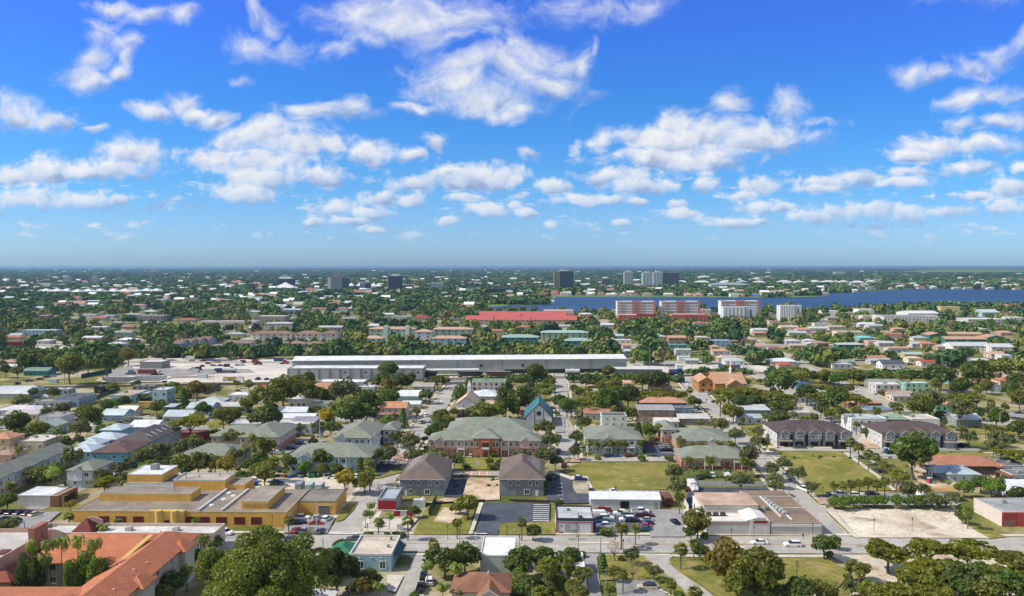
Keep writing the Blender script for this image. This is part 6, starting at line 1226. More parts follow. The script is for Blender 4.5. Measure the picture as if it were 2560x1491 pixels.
FAR = [ # the same, seen at about one to three kilometres; label text is the look, the position is added later
 ('C1', 190, 545, 736, 6, 14, 'flat', .3, (150, 190, 206), (220, 226, 230), 'long pale blue school block with white roof'), ('C1', 1055, 1215, 868, 5.4, 10, 'hip', 1.8, (170, 186, 206), (206, 206, 210), 'blue grey two storey house with pale hip roof'),
 ('C1', 1145, 1325, 830, 4, 12, 'hip', 2, (150, 140, 140), (238, 238, 236), 'house with broad white hip roof'), ('C1', 812, 990, 806, 3.4, 12, 'gx', 1.2, (200, 170, 150), (234, 236, 240), 'low chapel with long white roof'),
 ('C1', 365, 480, 838, 3.4, 12, 'hip', 1.6, (220, 216, 206), (222, 220, 216), 'white bungalow'), ('C1', 70, 192, 850, 5, 12, 'hip', 2, (140, 56, 56), (150, 70, 66), 'dark red house'), ('C1', 270, 445, 918, 3, 14, 'hip', 2, (206, 196, 186), (224, 222, 220), 'bungalow with broad white roof'),
 ('C1', 1735, 1925, 632, 4, 16, 'hip', 2.4, (206, 190, 180), (196, 90, 66), 'long house with orange red roof'), ('C1', 1940, 2520, 648, 5, 20, 'flat', .4, (206, 186, 180), (206, 206, 200), 'long pale school with maroon wall panels'), ('C1', 1310, 1605, 592, 8, 26, 'flat', .4, (150, 146, 150), (170, 168, 168), 'big grey flat roofed hall'),
 ('C1', 765, 940, 580, 4, 16, 'flat', .3, (190, 190, 196), (232, 232, 232), 'white flat roofed store'), ('C1', 960, 1120, 590, 4, 16, 'flat', .3, (160, 176, 196), (232, 234, 236), 'pale blue store with white roof'), ('C1', 350, 465, 590, 4, 16, 'flat', .2, (160, 120, 150), (232, 232, 232), 'purple fronted store with white roof'),
 ('C1', 1080, 1180, 655, 3.6, 12, 'flat', .2, (206, 196, 196), (230, 230, 228), 'small white roofed workshop'), ('C1', 895, 1045, 705, 3.4, 12, 'gx', 1, (176, 180, 190), (200, 206, 214), 'grey blue bungalow'), ('C1', 580, 700, 912, 3, 10, 'gx', 1, (206, 206, 206), (232, 232, 230), 'white roofed bungalow'), ('C1', 1200, 1310, 700, 3, 9, 'gx', 1, (190, 140, 120), (190, 110, 90), 'red brown roofed bungalow'),
 ('C1', 2360, 2520, 825, 4, 14, 'flat', .2, (206, 206, 206), (222, 220, 216), 'white flat roofed house'), ('C1', 2180, 2480, 862, 5.4, 12, 'hip', 2.4, (206, 212, 216), (150, 120, 106), 'two storey house with long brown roof'),
 ('C1', 850, 980, 445, 4, 16, 'gx', 1.4, (190, 206, 214), (206, 220, 226), 'pale blue roofed hall'), ('C1', 665, 830, 452, 3.6, 20, 'gx', 1.4, (206, 170, 150), (196, 160, 140), 'tan roofed hall'), ('C1', 1430, 1610, 432, 5, 30, 'flat', .3, (206, 196, 186), (220, 216, 206), 'long cream hall'), ('C1', 1715, 2145, 420, 6, 30, 'flat', .3, (176, 190, 206), (196, 206, 216), 'long pale blue hall with flat roof'),
 ('C2', -10, 280, 598, 7, 26, 'flat', .3, (176, 166, 156), (214, 210, 206), 'big tan and grey flat roofed hall'), ('C2', 85, 350, 668, 6, 18, 'hip', 1.6, (206, 200, 196), (206, 206, 206), 'white arcaded school block'), ('C2', 270, 432, 532, 5, 18, 'gx', 1.6, (150, 180, 206), (176, 200, 216), 'hall with pale blue metal roof'),
 ('C2', 1520, 1705, 612, 7, 18, 'hip', 4.2, (206, 196, 176), (160, 76, 60), 'square hall with tall red brown hip roof'), ('C2', 1340, 1530, 595, 4, 12, 'flat', .2, (206, 206, 206), (226, 222, 220), 'long low white building'), ('C2', 1840, 2010, 618, 3.6, 12, 'flat', .2, (150, 146, 146), (150, 146, 146), 'low grey flat roofed building'),
 ('C2', 610, 840, 705, 3.6, 16, 'gx', 1.4, (176, 170, 170), (206, 206, 212), 'grey roofed hall'), ('C2', 1095, 1205, 690, 3.6, 16, 'gx', 2, (206, 210, 216), (222, 226, 230), 'white gabled hall'), ('C2', 2200, 2310, 700, 4, 14, 'hip', 1.4, (206, 212, 216), (222, 226, 230), 'white hip roofed house'),
 ('C3', 312, 605, 540, 6, 30, 'flat', .6, (224, 200, 196), (226, 214, 206), 'pale pink flat roofed school block'), ('C3', 1005, 1100, 790, 3.4, 10, 'gx', 1.6, (150, 190, 160), (170, 200, 180), 'pale green bungalow'), ('C3', 1005, 1175, 832, 3.4, 12, 'flat', .2, (206, 206, 206), (232, 232, 230), 'white flat roofed house'), ('C3', 880, 1005, 680, 3.4, 14, 'gx', 1.4, (214, 216, 220), (232, 234, 236), 'white metal roofed hall'),
 ('C3', 1540, 1715, 808, 6, 12, 'gx', 1.8, (160, 140, 120), (206, 150, 120), 'tan two storey house with salmon roof'), ('C3', 1455, 1548, 800, 3.6, 12, 'hip', 1.4, (170, 130, 110), (206, 156, 130), 'small salmon roofed house'), ('C3', 1550, 1725, 878, 3.2, 9, 'flat', .2, (60, 160, 170), (190, 206, 210), 'low teal bungalow'), ('C3', 1612, 1760, 930, 4.6, 10, 'gx', 1.2, (226, 230, 232), (176, 180, 186), 'white bungalow with grey roof'),
 ('C3', 1640, 1755, 1000, 3, 8, 'flat', .2, (220, 226, 226), (206, 210, 210), 'white flat bungalow'), ('C3', 1815, 1955, 806, 3.4, 12, 'hip', 1.4, (206, 190, 170), (196, 192, 186), 'cream house with grey roof'), ('C3', 1960, 2152, 838, 5.6, 12, 'flat', .2, (140, 180, 216), (190, 200, 210), 'sky blue two storey house'), ('C3', 1965, 2045, 898, 3.4, 9, 'hip', 1.8, (220, 190, 170), (206, 150, 120), 'small peach house'),
 ('C3', 1980, 2152, 940, 3.2, 11, 'hip', 1.6, (214, 206, 196), (206, 156, 120), 'bungalow with tan orange roof'), ('C3', 1600, 1658, 735, 4, 9, 'hip', 1.4, (190, 150, 120), (206, 150, 120), 'small tan cottage'), ('C3', 2250, 2410, 826, 3.2, 11, 'hip', 1.4, (206, 180, 150), (206, 156, 130), 'salmon roofed bungalow'), ('C3', 2385, 2520, 760, 3.6, 12, 'hip', 1.6, (206, 160, 130), (206, 150, 120), 'orange tan roofed house'),
 ('C3', 2370, 2520, 730, 4, 12, 'gx', 1.6, (220, 226, 230), (206, 212, 216), 'pale gabled house'), ('C3', 2095, 2290, 1035, 3.2, 12, 'hip', 1.8, (226, 232, 232), (206, 214, 214), 'white bungalow with pale hip roof'), ('C3', 2035, 2130, 1008, 3.2, 10, 'hip', 1.6, (206, 176, 150), (206, 190, 176), 'peach bungalow'), ('C3', 1705, 1838, 1030, 3, 8, 'gx', 1.2, (160, 176, 170), (196, 196, 190), 'grey green bungalow'), ('C3', 2370, 2520, 895, 3.4, 11, 'hip', 1.8, (220, 220, 216), (190, 150, 130), 'white bungalow with brown roof'),
 ('C3', 1090, 1175, 885, 5, 12, 'gx', 1.6, (206, 206, 206), (206, 150, 120), 'white house with salmon roof'), ('C3', 1110, 1165, 940, 3.4, 9, 'gx', 1.2, (176, 196, 216), (214, 216, 220), 'pale blue cottage'), ('C3', 440, 575, 690, 3.4, 16, 'flat', .2, (206, 206, 210), (232, 232, 232), 'white flat roofed annex'),
 ('C4', 175, 318, 838, 3.6, 11, 'hip', 1.6, (206, 216, 222), (214, 222, 226), 'pale blue white house'), ('C4', 360, 472, 836, 3.4, 10, 'hip', 1.6, (206, 214, 216), (220, 222, 222), 'white bungalow with pale roof'), ('C4', 215, 380, 885, 3.4, 10, 'gx', 1.4, (176, 166, 150), (190, 176, 156), 'grey tan bungalow'), ('C4', 382, 500, 872, 4, 9, 'gy', 1.6, (190, 206, 220), (206, 190, 176), 'pale blue gabled bungalow'), ('C4', 470, 600, 862, 3.6, 12, 'hip', 2, (170, 140, 120), (176, 140, 116), 'brown hip roofed house'),
 ('C4', 0, 100, 905, 3.2, 10, 'gx', 1.2, (206, 190, 180), (170, 120, 100), 'bungalow with brown roof'), ('C4', 692, 950, 876, 5.6, 12, 'hip', 1.6, (40, 130, 110), (200, 204, 204), 'dark green two storey motel with pale roof'), ('C4', 905, 1052, 808, 3.4, 14, 'hip', 1.8, (120, 190, 190), (110, 206, 206), 'house with bright turquoise roof'), ('C4', 988, 1165, 842, 4, 11, 'flat', .2, (222, 170, 160), (214, 196, 186), 'pink two storey house'),
 ('C4', 1090, 1250, 860, 3.6, 12, 'gx', 1.4, (190, 196, 206), (206, 212, 214), 'pale grey roofed house'), ('C4', 1187, 1385, 912, 4, 10, 'gx', 1.2, (196, 206, 226), (206, 150, 110), 'white house with rusty orange roof'), ('C4', 1345, 1530, 972, 3.2, 12, 'gx', 1.4, (206, 200, 120), (176, 190, 180), 'yellow house with grey green roof'), ('C4', 1420, 1545, 868, 3.6, 11, 'gx', 1.6, (206, 206, 206), (206, 206, 210), 'white gabled bungalow'), ('C4', 1515, 1665, 866, 4.2, 12, 'hip', 2, (226, 180, 130), (206, 130, 90), 'peach house with orange hip roof'),
 ('C4', 678, 935, 750, 7, 14, 'flat', .4, (232, 216, 180), (220, 210, 196), 'cream two storey block'), ('C4', 1590, 1765, 782, 5, 18, 'gy', 2.4, (40, 140, 110), (206, 150, 120), 'green gabled hall with salmon roof'), ('C4', 1750, 2150, 822, 6, 14, 'gx', 2.2, (40, 130, 106), (206, 156, 126), 'long green and yellow hall with salmon roof'), ('C4', 2160, 2330, 806, 5, 16, 'gy', 2.4, (60, 160, 130), (206, 150, 120), 'sea green gabled hall'), ('C4', 1765, 2110, 772, 4, 12, 'gx', 1.8, (236, 216, 140), (206, 160, 130), 'yellow hall behind the green one'),
 ('C4', 1820, 2200, 888, 5.4, 20, 'gx', 2.6, (236, 236, 236), (206, 212, 214), 'big white industrial hall with grey metal roof'), ('C4', 2200, 2440, 900, 5.4, 18, 'gx', 2.4, (232, 230, 224), (214, 216, 216), 'white arched industrial hall'), ('C4', 2005, 2162, 720, 4.6, 16, 'hip', 1.6, (236, 232, 226), (226, 216, 206), 'white hall with cream roof'), ('C4', 2290, 2412, 756, 4, 12, 'hip', 1.6, (206, 160, 150), (222, 170, 150), 'pink bungalow'), ('C4', 1000, 1170, 1005, 3.2, 10, 'gx', 1.2, (170, 120, 100), (196, 130, 100), 'bungalow with orange brown roof'),
 ('C4', 1010, 1212, 1032, 3.2, 10, 'gx', 1.2, (190, 196, 196), (176, 184, 190), 'grey bungalow'), ('C4', 1125, 1345, 1066, 3.6, 11, 'gx', 2.6, (226, 230, 236), (84, 92, 106), 'white house with dark slate roof'), ('C4', 632, 832, 1068, 3.2, 10, 'hip', 1.2, (224, 230, 230), (206, 206, 200), 'white bungalow near the tracks'), ('C4', 720, 860, 1045, 3.2, 8, 'gx', 1.2, (150, 170, 150), (150, 164, 150), 'sage green roofed bungalow'), ('C4', 32, 290, 1042, 3, 14, 'hip', 2.2, (206, 206, 206), (232, 234, 236), 'house with broad white hip roof near the tracks'), ('C4', 105, 228, 1075, 2.8, 8, 'shed', 1.2, (206, 160, 150), (190, 84, 66), 'shed with brick red roof near the tracks'),
 ('C4', 1510, 1650, 1048, 3.2, 9, 'gx', 1.2, (220, 226, 230), (190, 80, 66), 'white house with brick red roof'), ('C4', 1962, 2175, 1032, 3.6, 10, 'gx', 1.2, (224, 196, 190), (214, 220, 226), 'pink house with white roof'), ('C4', 2052, 2170, 1070, 3, 8, 'hip', 1.4, (190, 60, 66), (190, 76, 66), 'crimson house with red roof'), ('C4', 1380, 1520, 1010, 3.4, 9, 'hip', 1.4, (236, 226, 190), (226, 190, 160), 'pale yellow bungalow'), ('C4', 1142, 1690, 600, 8, 40, 'flat', .4, (226, 224, 220), (156, 160, 166), 'long white depot with dark metal frames'), ('C4', 1380, 1690, 568, 8, 40, 'gx', 3, (232, 232, 230), (240, 240, 238), 'depot with white roof behind the long depot'),
 ('C4', 895, 1045, 530, 6, 24, 'flat', .4, (236, 236, 236), (240, 240, 240), 'white flat roofed hall at the lake shore'), ('C4', 2110, 2282, 558, 7, 30, 'gx', 4, (170, 196, 220), (206, 216, 220), 'white and blue gabled boathouse'), ('C4', 1970, 2330, 626, 6, 30, 'flat', .4, (206, 206, 206), (236, 236, 236), 'long low hall with white roof'), ('C4', 1700, 1890, 505, 9, 16, 'flat', .6, (236, 206, 130), (236, 230, 220), 'yellow and white lakeside block'), ('C4', 540, 690, 545, 5, 20, 'flat', .3, (232, 232, 230), (236, 236, 234), 'white lakeside hall'), ('C4', 2380, 2520, 610, 6, 20, 'flat', .3, (214, 214, 214), (236, 236, 236), 'white hall near the right edge'), ('C4', 930, 1040, 590, 6, 14, 'flat', .3, (230, 216, 196), (220, 210, 200), 'cream block beside the depot'),
 ('C4', 990, 1140, 690, 4, 14, 'gx', 1.4, (206, 206, 210), (196, 200, 206), 'grey roofed hall'), ('C4', 1245, 1360, 720, 4, 12, 'hip', 1.4, (206, 176, 150), (206, 170, 150), 'tan roofed bungalow'), ('C4', 410, 580, 715, 4, 14, 'gx', 1.6, (190, 206, 220), (206, 214, 220), 'pale blue roofed hall'), ('C4', 600, 770, 700, 4, 14, 'hip', 1.6, (220, 206, 190), (206, 180, 160), 'cream and tan house'), ('C4', 130, 300, 700, 4, 14, 'gx', 1.2, (226, 222, 216), (214, 190, 176), 'long cream house'), ('C4', 2200, 2420, 968, 3.6, 12, 'hip', 1.8, (226, 200, 190), (206, 160, 140), 'pink house with tan roof'), ('C4', 2300, 2410, 985, 4.4, 10, 'flat', .2, (214, 220, 226), (214, 216, 216), 'pale two storey house'), ('C4', 1670, 1740, 895, 3.4, 9, 'gx', 1.2, (206, 170, 150), (196, 180, 166), 'tan cottage'),
]
for t, xl, xr, ye, H, D_, rf, ri, wc, rc, d in FAR:
    nm = 'hall' if 'hall' in d or 'depot' in d or 'boathouse' in d else 'store' if 'store' in d else 'school' if 'school' in d else 'house'
    bld(t, xl, xr, ye, H, D_, rf, ri, wc, rc, desc=d, rm='metal' if sum(rc) > 600 else 'shingle', cat=nm, name=nm, pane=False, win=(H > 3 and S(t, 0, ye)[1] > 790), gap=4.5, group='houses beyond the tracks' if nm == 'house' else None)
# larger apartment blocks beyond the tracks
def block(t, xl, xr, ye, H, D_, rf, ri, wc, rc, lab, n=None, fl=3, over=.6, wcol=None, cat='apartment block', ww=(1.6, 1.6), rm='shingle', pane=False, side=None):
    r, w, D = bld(t, xl, xr, ye, H, D_, rf, ri, wc, rc, label=lab, cat=cat, name=cat.replace(' ', '_'), win=False, over=over, rm=rm)
    n = n or max(2, int(w / 6))
    for f in range(fl):
        for i in range(n): window(r, w, D, 'f', (i + .5) * w / n, H / fl * (f + .3), ww[0], ww[1], False)
    sd_ = 'r' if r.location.x + w < -10 else 'l' if r.location.x > 10 else None
    if sd_:
        for f in range(fl):
            for i in range(2): window(r, w, D, sd_, (i + .5) * D / 2, H / fl * (f + .3), ww[0], ww[1], False)
    return r, w, D
for a in (('C2', -50, 350, 768, 9, 14, 'hip', 2.6, (222, 216, 206), (150, 116, 100), 'long white three storey apartments with brown roof, left half'), ('C2', 382, 620, 768, 9, 14, 'hip', 2.6, (224, 218, 210), (156, 120, 104), 'white three storey apartments with brown roof, middle part'), ('C2', 628, 805, 768, 10, 16, 'hip', 2.6, (206, 206, 206), (146, 112, 100), 'white apartments with brown roof, right end block'),
          ('C2', 930, 1245, 815, 6.4, 14, 'hip', 2.6, (150, 206, 210), (206, 166, 136), 'turquoise two storey apartments with tan roof left of the tall ones'), ('C2', 1735, 2065, 815, 6.4, 14, 'hip', 2.4, (150, 200, 222), (206, 160, 130), 'blue apartments with tan roof right of the tall ones'), ('C2', 1112, 1560, 722, 11, 16, 'hip', 2.2, (176, 206, 196), (206, 160, 130), 'tall pale green apartments with stair towers'),
          ('C2', 1565, 1735, 750, 10, 14, 'hip', 2.4, (206, 214, 224), (206, 160, 130), 'white gabled middle block between the tall apartments'), ('C2', 1745, 2130, 725, 10, 16, 'hip', 2.2, (170, 200, 190), (206, 166, 140), 'pale green apartments with tan roof on the right'), ('C3', -100, 262, 805, 8, 16, 'hip', 2.6, (60, 150, 156), (150, 180, 170), 'teal apartments with green roof'), ('C3', 285, 752, 758, 8, 14, 'hip', 2.2, (170, 196, 176), (160, 190, 180), 'sage green apartments with green roof behind the teal ones'), ('C3', 525, 790, 838, 7, 14, 'hip', 2.2, (50, 140, 150), (150, 186, 176), 'dark teal apartments with green roof near the olive trees'), ('C2', 2425, 2560, 815, 7, 14, 'hip', 2.2, (220, 206, 140), (150, 176, 166), 'yellow apartments with green roof')):
    r, w, D = block(*a, fl=2 if a[4] < 7.5 else 3)
    if 'stair towers' in a[10]:
        for u in (.33, .8): box_part(r, 'stair_tower', w * u, w * u + 4, -1.5, 5, 0, 14.5, (206, 222, 214))
for i in range(4):                                             # saw-tooth row
    bld('C1', 1690 + i * 88, 1790 + i * 88, 868 - i * 12, 4.6, 20, 'gx', 3.0, (150, 170, 200), (136, 108, 98), desc='stepped brown row house', cat='row house', name='row_house', win=False, group='stepped row houses', over=.1)
for i in range(3): bld('C2', 130 + i * 180, 300 + i * 180, 862 + i * 4, 4, 12, 'hip', 2.2, (206, 196, 190), (160, 124, 106), desc='low brown roofed wing below the white apartments', cat='apartment wing', name='apartment_wing', win=False, group='brown roofed wings')
REDR = (216, 96, 80)
for t, xl, xr, ye, H, D_, lab in (('C2', 2060, 2330, 632, 6, 22, 'school wing with coral red roof, left end'), ('C2', 2345, 2700, 632, 6, 20, 'school wing with coral red roof, middle left'), ('C3', 165, 638, 632, 6, 22, 'school wing with coral red roof, right end'), ('C2', 2190, 3060, 588, 7, 26, 'long rear school wing with coral red roof')):
    bld(t, xl, xr, ye, H, D_, 'gx', 5.2, (206, 176, 150), REDR, label=lab, cat='school wing', name='school_wing', rm='metal', pane=False, gap=6)
bld('C3', 25, 155, 600, 8, 10, 'gy', 3, (206, 166, 140), REDR, label='gabled school entrance between coral red roofs', cat='school wing', name='school_wing', rm='metal', win=False)
# dormitories at the lake
def dorm(xl, xr, ye, lab, H=25):
    r, w, D = bld('C3', xl, xr, ye, H, 18, 'flat', wc=(240, 236, 236), rc=(230, 230, 230), par=1.0, label=lab, cat='dormitory', name='dormitory', win=False)
    for a, b, c in ((0, .1, (240, 206, 190)), (.38, .62, (222, 142, 124)), (.94, 1.0, (214, 132, 116))): box_part(r, 'red_bay', w * a - .1, w * b + .1, -1.2, 2, 0, H + 1.6, c)
    obj('cornice', MB().box(-.6, w + .6, -.6, D, H + .2, H + 1.0), M('matte'), r, (230, 226, 224))
    for f in range(6):
        for u in [.13 + i * .05 for i in range(6)] + [.66 + i * .05 for i in range(6)]: window(r, w, D, 'f', w * u, 2 + f * 4, 1.8, 2.0, False, col=(120, 128, 142))
        for u in (.45, .5, .55): window(r, w, D, 'f', w * u, 2 + f * 4, 2.0, 2.2, False, col=(120, 128, 142)).location.y = -1.22
        window(r, w, D, 'f', w * .06, 2 + f * 4, 2.2, 2.2, False, col=(120, 128, 142)).location.y = -1.22
dorm(1035, 1415, 455, 'left red and white dormitory at the lake'); dorm(1470, 1850, 455, 'middle red and white dormitory at the lake'); dorm(2058, 2438, 450, 'right red and white dormitory behind the white hotel')
def zig(t, xl, xr, ye, H, lab):                                # white hotel with stepped balcony front
    r, w, D = bld(t, xl, xr, ye, H, 14, 'flat', wc=(214, 222, 236), rc=(232, 232, 232), par=.6, label=lab, cat='hotel', name='white_hotel', win=False)
    n = 6
    for i in range(n):
        b = box_part(r, 'balcony_stack', w * .68 * i / n, w * .68 * (i + .72) / n, -2, 0, 0, H + .8, (240, 240, 242))
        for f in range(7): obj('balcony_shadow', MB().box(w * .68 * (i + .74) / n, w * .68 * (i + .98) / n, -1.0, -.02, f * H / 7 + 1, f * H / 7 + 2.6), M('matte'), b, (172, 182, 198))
    obj('stair_window', MB().box(w * .82, w * .86, -.08, -.02, 3, H - 3), M('matte'), r, (50, 60, 74))
zig('C3', 2075, 2405, 505, 21, 'stepped white balcony hotel in front of the right dormitory'); zig('C4', 115, 332, 492, 22, 'stepped white balcony hotel standing alone at the lake')
for a in (('C3', 1050, 1232, 585, 9, 26, 'flat', .5, (214, 110, 100), (226, 206, 200), 'coral pink block below the left dormitory'), ('C3', 1212, 1420, 572, 8, 24, 'flat', .5, (190, 80, 78), (206, 150, 146), 'dark coral wing right of the coral pink block'), ('C3', 1572, 1925, 580, 10, 26, 'flat', .6, (206, 100, 90), (226, 190, 180), 'long coral pink block below the middle dormitory'), ('C3', 1820, 1960, 530, 10, 16, 'flat', .6, (226, 196, 190), (230, 224, 220), 'small red and white block right of the middle dormitory')):
    block(*a, fl=2, cat='campus block')
# towers
HARD = []
def tower(t, xl, xr, yt, yb, D_, wc, rc, lab, bands=None, wc2=None, fl=12, vert=0, top=None, cat='tower block', bcol=(60, 70, 82)):
    yb_ = S(t, 0, yb)[1]; Y = CAM_H * FPX / (yb_ - Y0); H = CAM_H - (S(t, 0, yt)[1] - Y0) * Y / FPX
    x0, x1 = (S(t, xl, 0)[0] - CX) / FPX * Y, (S(t, xr, 0)[0] - CX) / FPX * Y; w = x1 - x0
    r = thing(cat.replace(' ', '_'), (x0, Y, 0), cat, lab, rot=-TH); obj('wall', MB().box(0, w, 0, D_, 0, H), M('wall'), r, wc); obj('roof', MB().box(.4, w - .4, .4, D_ - .4, H + .02, H + .6), M('flat'), r, rc)
    if top: obj('penthouse', MB().box(w * top[0], w * top[1], D_ * .2, D_ * .8, H + .61, H + .6 + top[2]), M('wall'), r, top[3] if len(top) > 3 else wc)
    fh = H / fl
    if bands:
        for i in range(fl): obj('window_band', MB().box(w * bands[0], w * bands[1], -.35, -.02, fh * (i + .35), fh * (i + .85)), M('matte'), r, bcol)
    for i in range(vert):
        u = (i + .5) / vert; obj('window_strip', MB().box(w * u - w / vert * .28, w * u + w / vert * .28, -.35, -.02, fh * .6, H - fh * .5), M('matte'), r, bcol)
    sd_ = 'r' if x1 < 0 else 'l'
    for i in range(fl): 
        xx = w + .02 if sd_ == 'r' else -.32; obj('side_band', MB().box(xx, xx + .3, D_ * .1, D_ * .9, fh * (i + .35), fh * (i + .8)), M('matte'), r, bcol)
    keep(Vector((x0, Y, 0)), TH, w, D_, H); HARD.append(RECTS[-1]); return r, w, D_, H, Y
tower('C1', 622, 680, 202, 278, 22, (206, 210, 214), (226, 226, 226), 'left one of the two pale banded office towers beyond the white tent roofs', (.0, 1), fl=9, bcol=(140, 146, 152))
tower('C1', 899, 950, 202, 278, 24, (206, 206, 216), (226, 226, 226), 'right one of the two pale banded office towers beyond the white tent roofs', (0, 1), fl=9, bcol=(140, 146, 152))
tower('C1', 398, 492, 272, 306, 30, (232, 226, 218), (236, 232, 226), 'plain cream block left of the office towers', fl=4, cat='office block')
tower('C1', 1000, 1066, 272, 300, 30, (190, 206, 236), (226, 226, 232), 'pale blue white block right of the office towers', (0, 1), fl=4, cat='office block')
r, w, D, H, Y = tower('C2', 207, 357, 226, 305, 40, (44, 58, 82), (236, 236, 236), 'black glass office block behind the white tent roof', fl=8, top=(.1, .85, 7, (228, 230, 234)), cat='office block', bcol=(26, 34, 52))
r, w, D, H, Y = tower('C2', 733, 845, 200, 343, 36, (196, 198, 206), (160, 140, 130), 'white and dark banded office tower with a brown penthouse', (0, 1), fl=14, bcol=(92, 100, 114), top=(.12, .75, 4, (170, 130, 116)))
box_part(r, 'left_wing', -w * .28, -.02, 3, D, 0, H * .9, (206, 208, 212)); box_part(r, 'dark_wing', w + .35, w * 1.42, 8, D, 0, H * .86, (86, 96, 110))
tower('C2', 1022, 1058, 262, 335, 26, (224, 228, 236), (230, 230, 230), 'narrow white office block left of the glass tower', fl=7, vert=2, cat='office block'); tower('C2', 1056, 1118, 268, 325, 24, (60, 74, 96), (216, 216, 216), 'dark glass office block joined to the narrow white one', (0, 1), fl=6, cat='office block', bcol=(40, 50, 70)); tower('C2', 1018, 1124, 330, 360, 30, (196, 206, 222), (206, 212, 220), 'low pale base below the dark glass office block', fl=2, cat='office block')
r, w, D, H, Y = tower('C2', 1300, 1424, 198, 352, 34, (74, 92, 116), (206, 210, 216), 'blue grey glass office tower', fl=15, vert=7, top=(.25, .8, 5, (206, 206, 206)), bcol=(48, 62, 84))
box_part(r, 'light_edge', -.6, .6, -.6, D, 0, H, (190, 204, 216)); box_part(r, 'low_wing', -w * .35, -.62, 2, 20, 0, H * .28, (190, 200, 210))
tower('C2', 1720, 1836, 268, 322, 26, (222, 226, 230), (226, 226, 226), 'low white office block with grey bands', (0, 1), fl=5, cat='office block', bcol=(110, 130, 150)); tower('C2', 1436, 1560, 286, 322, 26, (176, 110, 100), (220, 200, 190), 'red and white block right of the glass tower', (0, 1), fl=3, cat='office block'); tower('C2', 2258, 2540, 328, 366, 30, (72, 84, 92), (60, 74, 80), 'long dark block among trees before the lake', (0, 1), fl=4, cat='office block', bcol=(40, 48, 58))
r, w, D, H, Y = tower('C3', 470, 605, 150, 345, 34, (92, 102, 116), (206, 206, 206), 'dark slab apartment tower beside the lake', fl=22, vert=6, top=(.02, .4, 5, (206, 206, 200)), bcol=(52, 62, 78))
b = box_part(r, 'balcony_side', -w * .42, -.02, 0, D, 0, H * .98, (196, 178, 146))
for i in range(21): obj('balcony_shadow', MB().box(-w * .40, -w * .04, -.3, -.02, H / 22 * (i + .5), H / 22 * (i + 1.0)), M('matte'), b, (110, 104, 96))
tower('C3', 890, 988, 222, 292, 26, (120, 126, 134), (206, 200, 190), 'small apartment tower with a pale stair core', fl=8, vert=4, top=(.35, .6, 6, (226, 216, 196))); 
tower('C3', 1105, 1192, 160, 304, 30, (196, 204, 206), (190, 186, 180), 'slim pale apartment tower beside the lake', fl=18, vert=3, top=(.25, .8, 5), bcol=(150, 164, 172))
tower('C3', 1286, 1382, 166, 312, 30, (206, 214, 214), (190, 186, 180), 'pale slab apartment tower, left one of three in a row', fl=18, vert=3, top=(.25, .75, 4), bcol=(160, 174, 184)); tower('C3', 1390, 1482, 162, 306, 30, (208, 216, 218), (190, 186, 180), 'pale slab apartment tower, middle one of three in a row', fl=18, vert=3, top=(.3, .8, 5), bcol=(160, 174, 184)); tower('C3', 1484, 1645, 166, 298, 34, (104, 118, 130), (190, 186, 180), 'grey slab apartment tower, right one of three in a row', fl=18, vert=8, top=(.1, .35, 5), bcol=(56, 68, 84))
# white tent roofs and the white pyramid roof
r = thing('tent_roof', GT('C2', 265, 330), 'pavilion', 'large white tent shaped pavilion roof before the black office block'); Y = r.location.y; hw = 150 / 3.9375 / FPX * Y; m = MB(); hh = (330 - 258) / 3.9375 / FPX * Y
n = 8
for j in range(n + 1):
    f = j / n; q = (1 - f) ** 1.25
    m.v += [(sx_ * hw * q, 30 + sy_ * 30 * q, hh * f) for sx_, sy_ in ((-1, -1), (1, -1), (1, 1), (-1, 1))]
m.f = [(4 * j + i, 4 * j + (i + 1) % 4, 4 * j + 4 + (i + 1) % 4, 4 * j + 4 + i) for j in range(n) for i in range(4)]; obj('roof', m, M('metal'), r, (242, 242, 242)); keep(r.location - Vector((hw, 0, 0)), 0, 2 * hw, 60, hh); HARD.append(RECTS[-1])
for i, (xl, xr, ye) in enumerate(((360, 480, 350), (470, 590, 350), (585, 680, 348), (690, 780, 356), (775, 900, 352), (915, 1000, 352), (1040, 1142, 352), (1150, 1260, 350), (1250, 1362, 350), (1368, 1470, 346), (1465, 1568, 348))):
    bld('C1', xl, xr, ye, 7, 34, 'hip', 8, (200, 206, 210), (240, 242, 242), desc='white peaked pavilion', cat='pavilion', name='pavilion', rm='metal', win=False, group='white peaked pavilions', over=1)
for xl, xr, ye in ((895, 965, 300), (985, 1030, 296), (1120, 1180, 298), (1175, 1230, 300)): bld('C2', xl, xr, ye, 8, 30, 'pyr', 12, (220, 220, 220), (242, 242, 242), desc='white pointed tent roof beside the glass office blocks', cat='tent roof', name='tent_roof', rm='metal', win=False, group='white pointed tents')
SHORE = [(385, 465, 378, (176, 90, 70)), (515, 575, 372, (170, 84, 66)), (630, 682, 368, (206, 110, 80)), (735, 795, 376, (226, 228, 230)), (838, 918, 372, (190, 110, 90)), (962, 1040, 374, (196, 200, 200)), (1070, 1130, 376, (206, 190, 170)), (1168, 1245, 374, (170, 80, 70)), (1290, 1385, 376, (190, 140, 130)), (1705, 1765, 380, (226, 206, 150)), (1800, 1885, 382, (206, 150, 130)), (1935, 1985, 378, (214, 216, 220)), (2215, 2290, 388, (176, 180, 180)), (2350, 2440, 386, (60, 130, 206))]
for xl, xr, ye, rc in SHORE: bld('C3', xl, xr, ye, 4.5, 14, 'hip', 3.4, (220, 206, 190), rc, desc='villa on the far lake shore', cat='villa', name='villa', win=False, group='villas on the far shore')
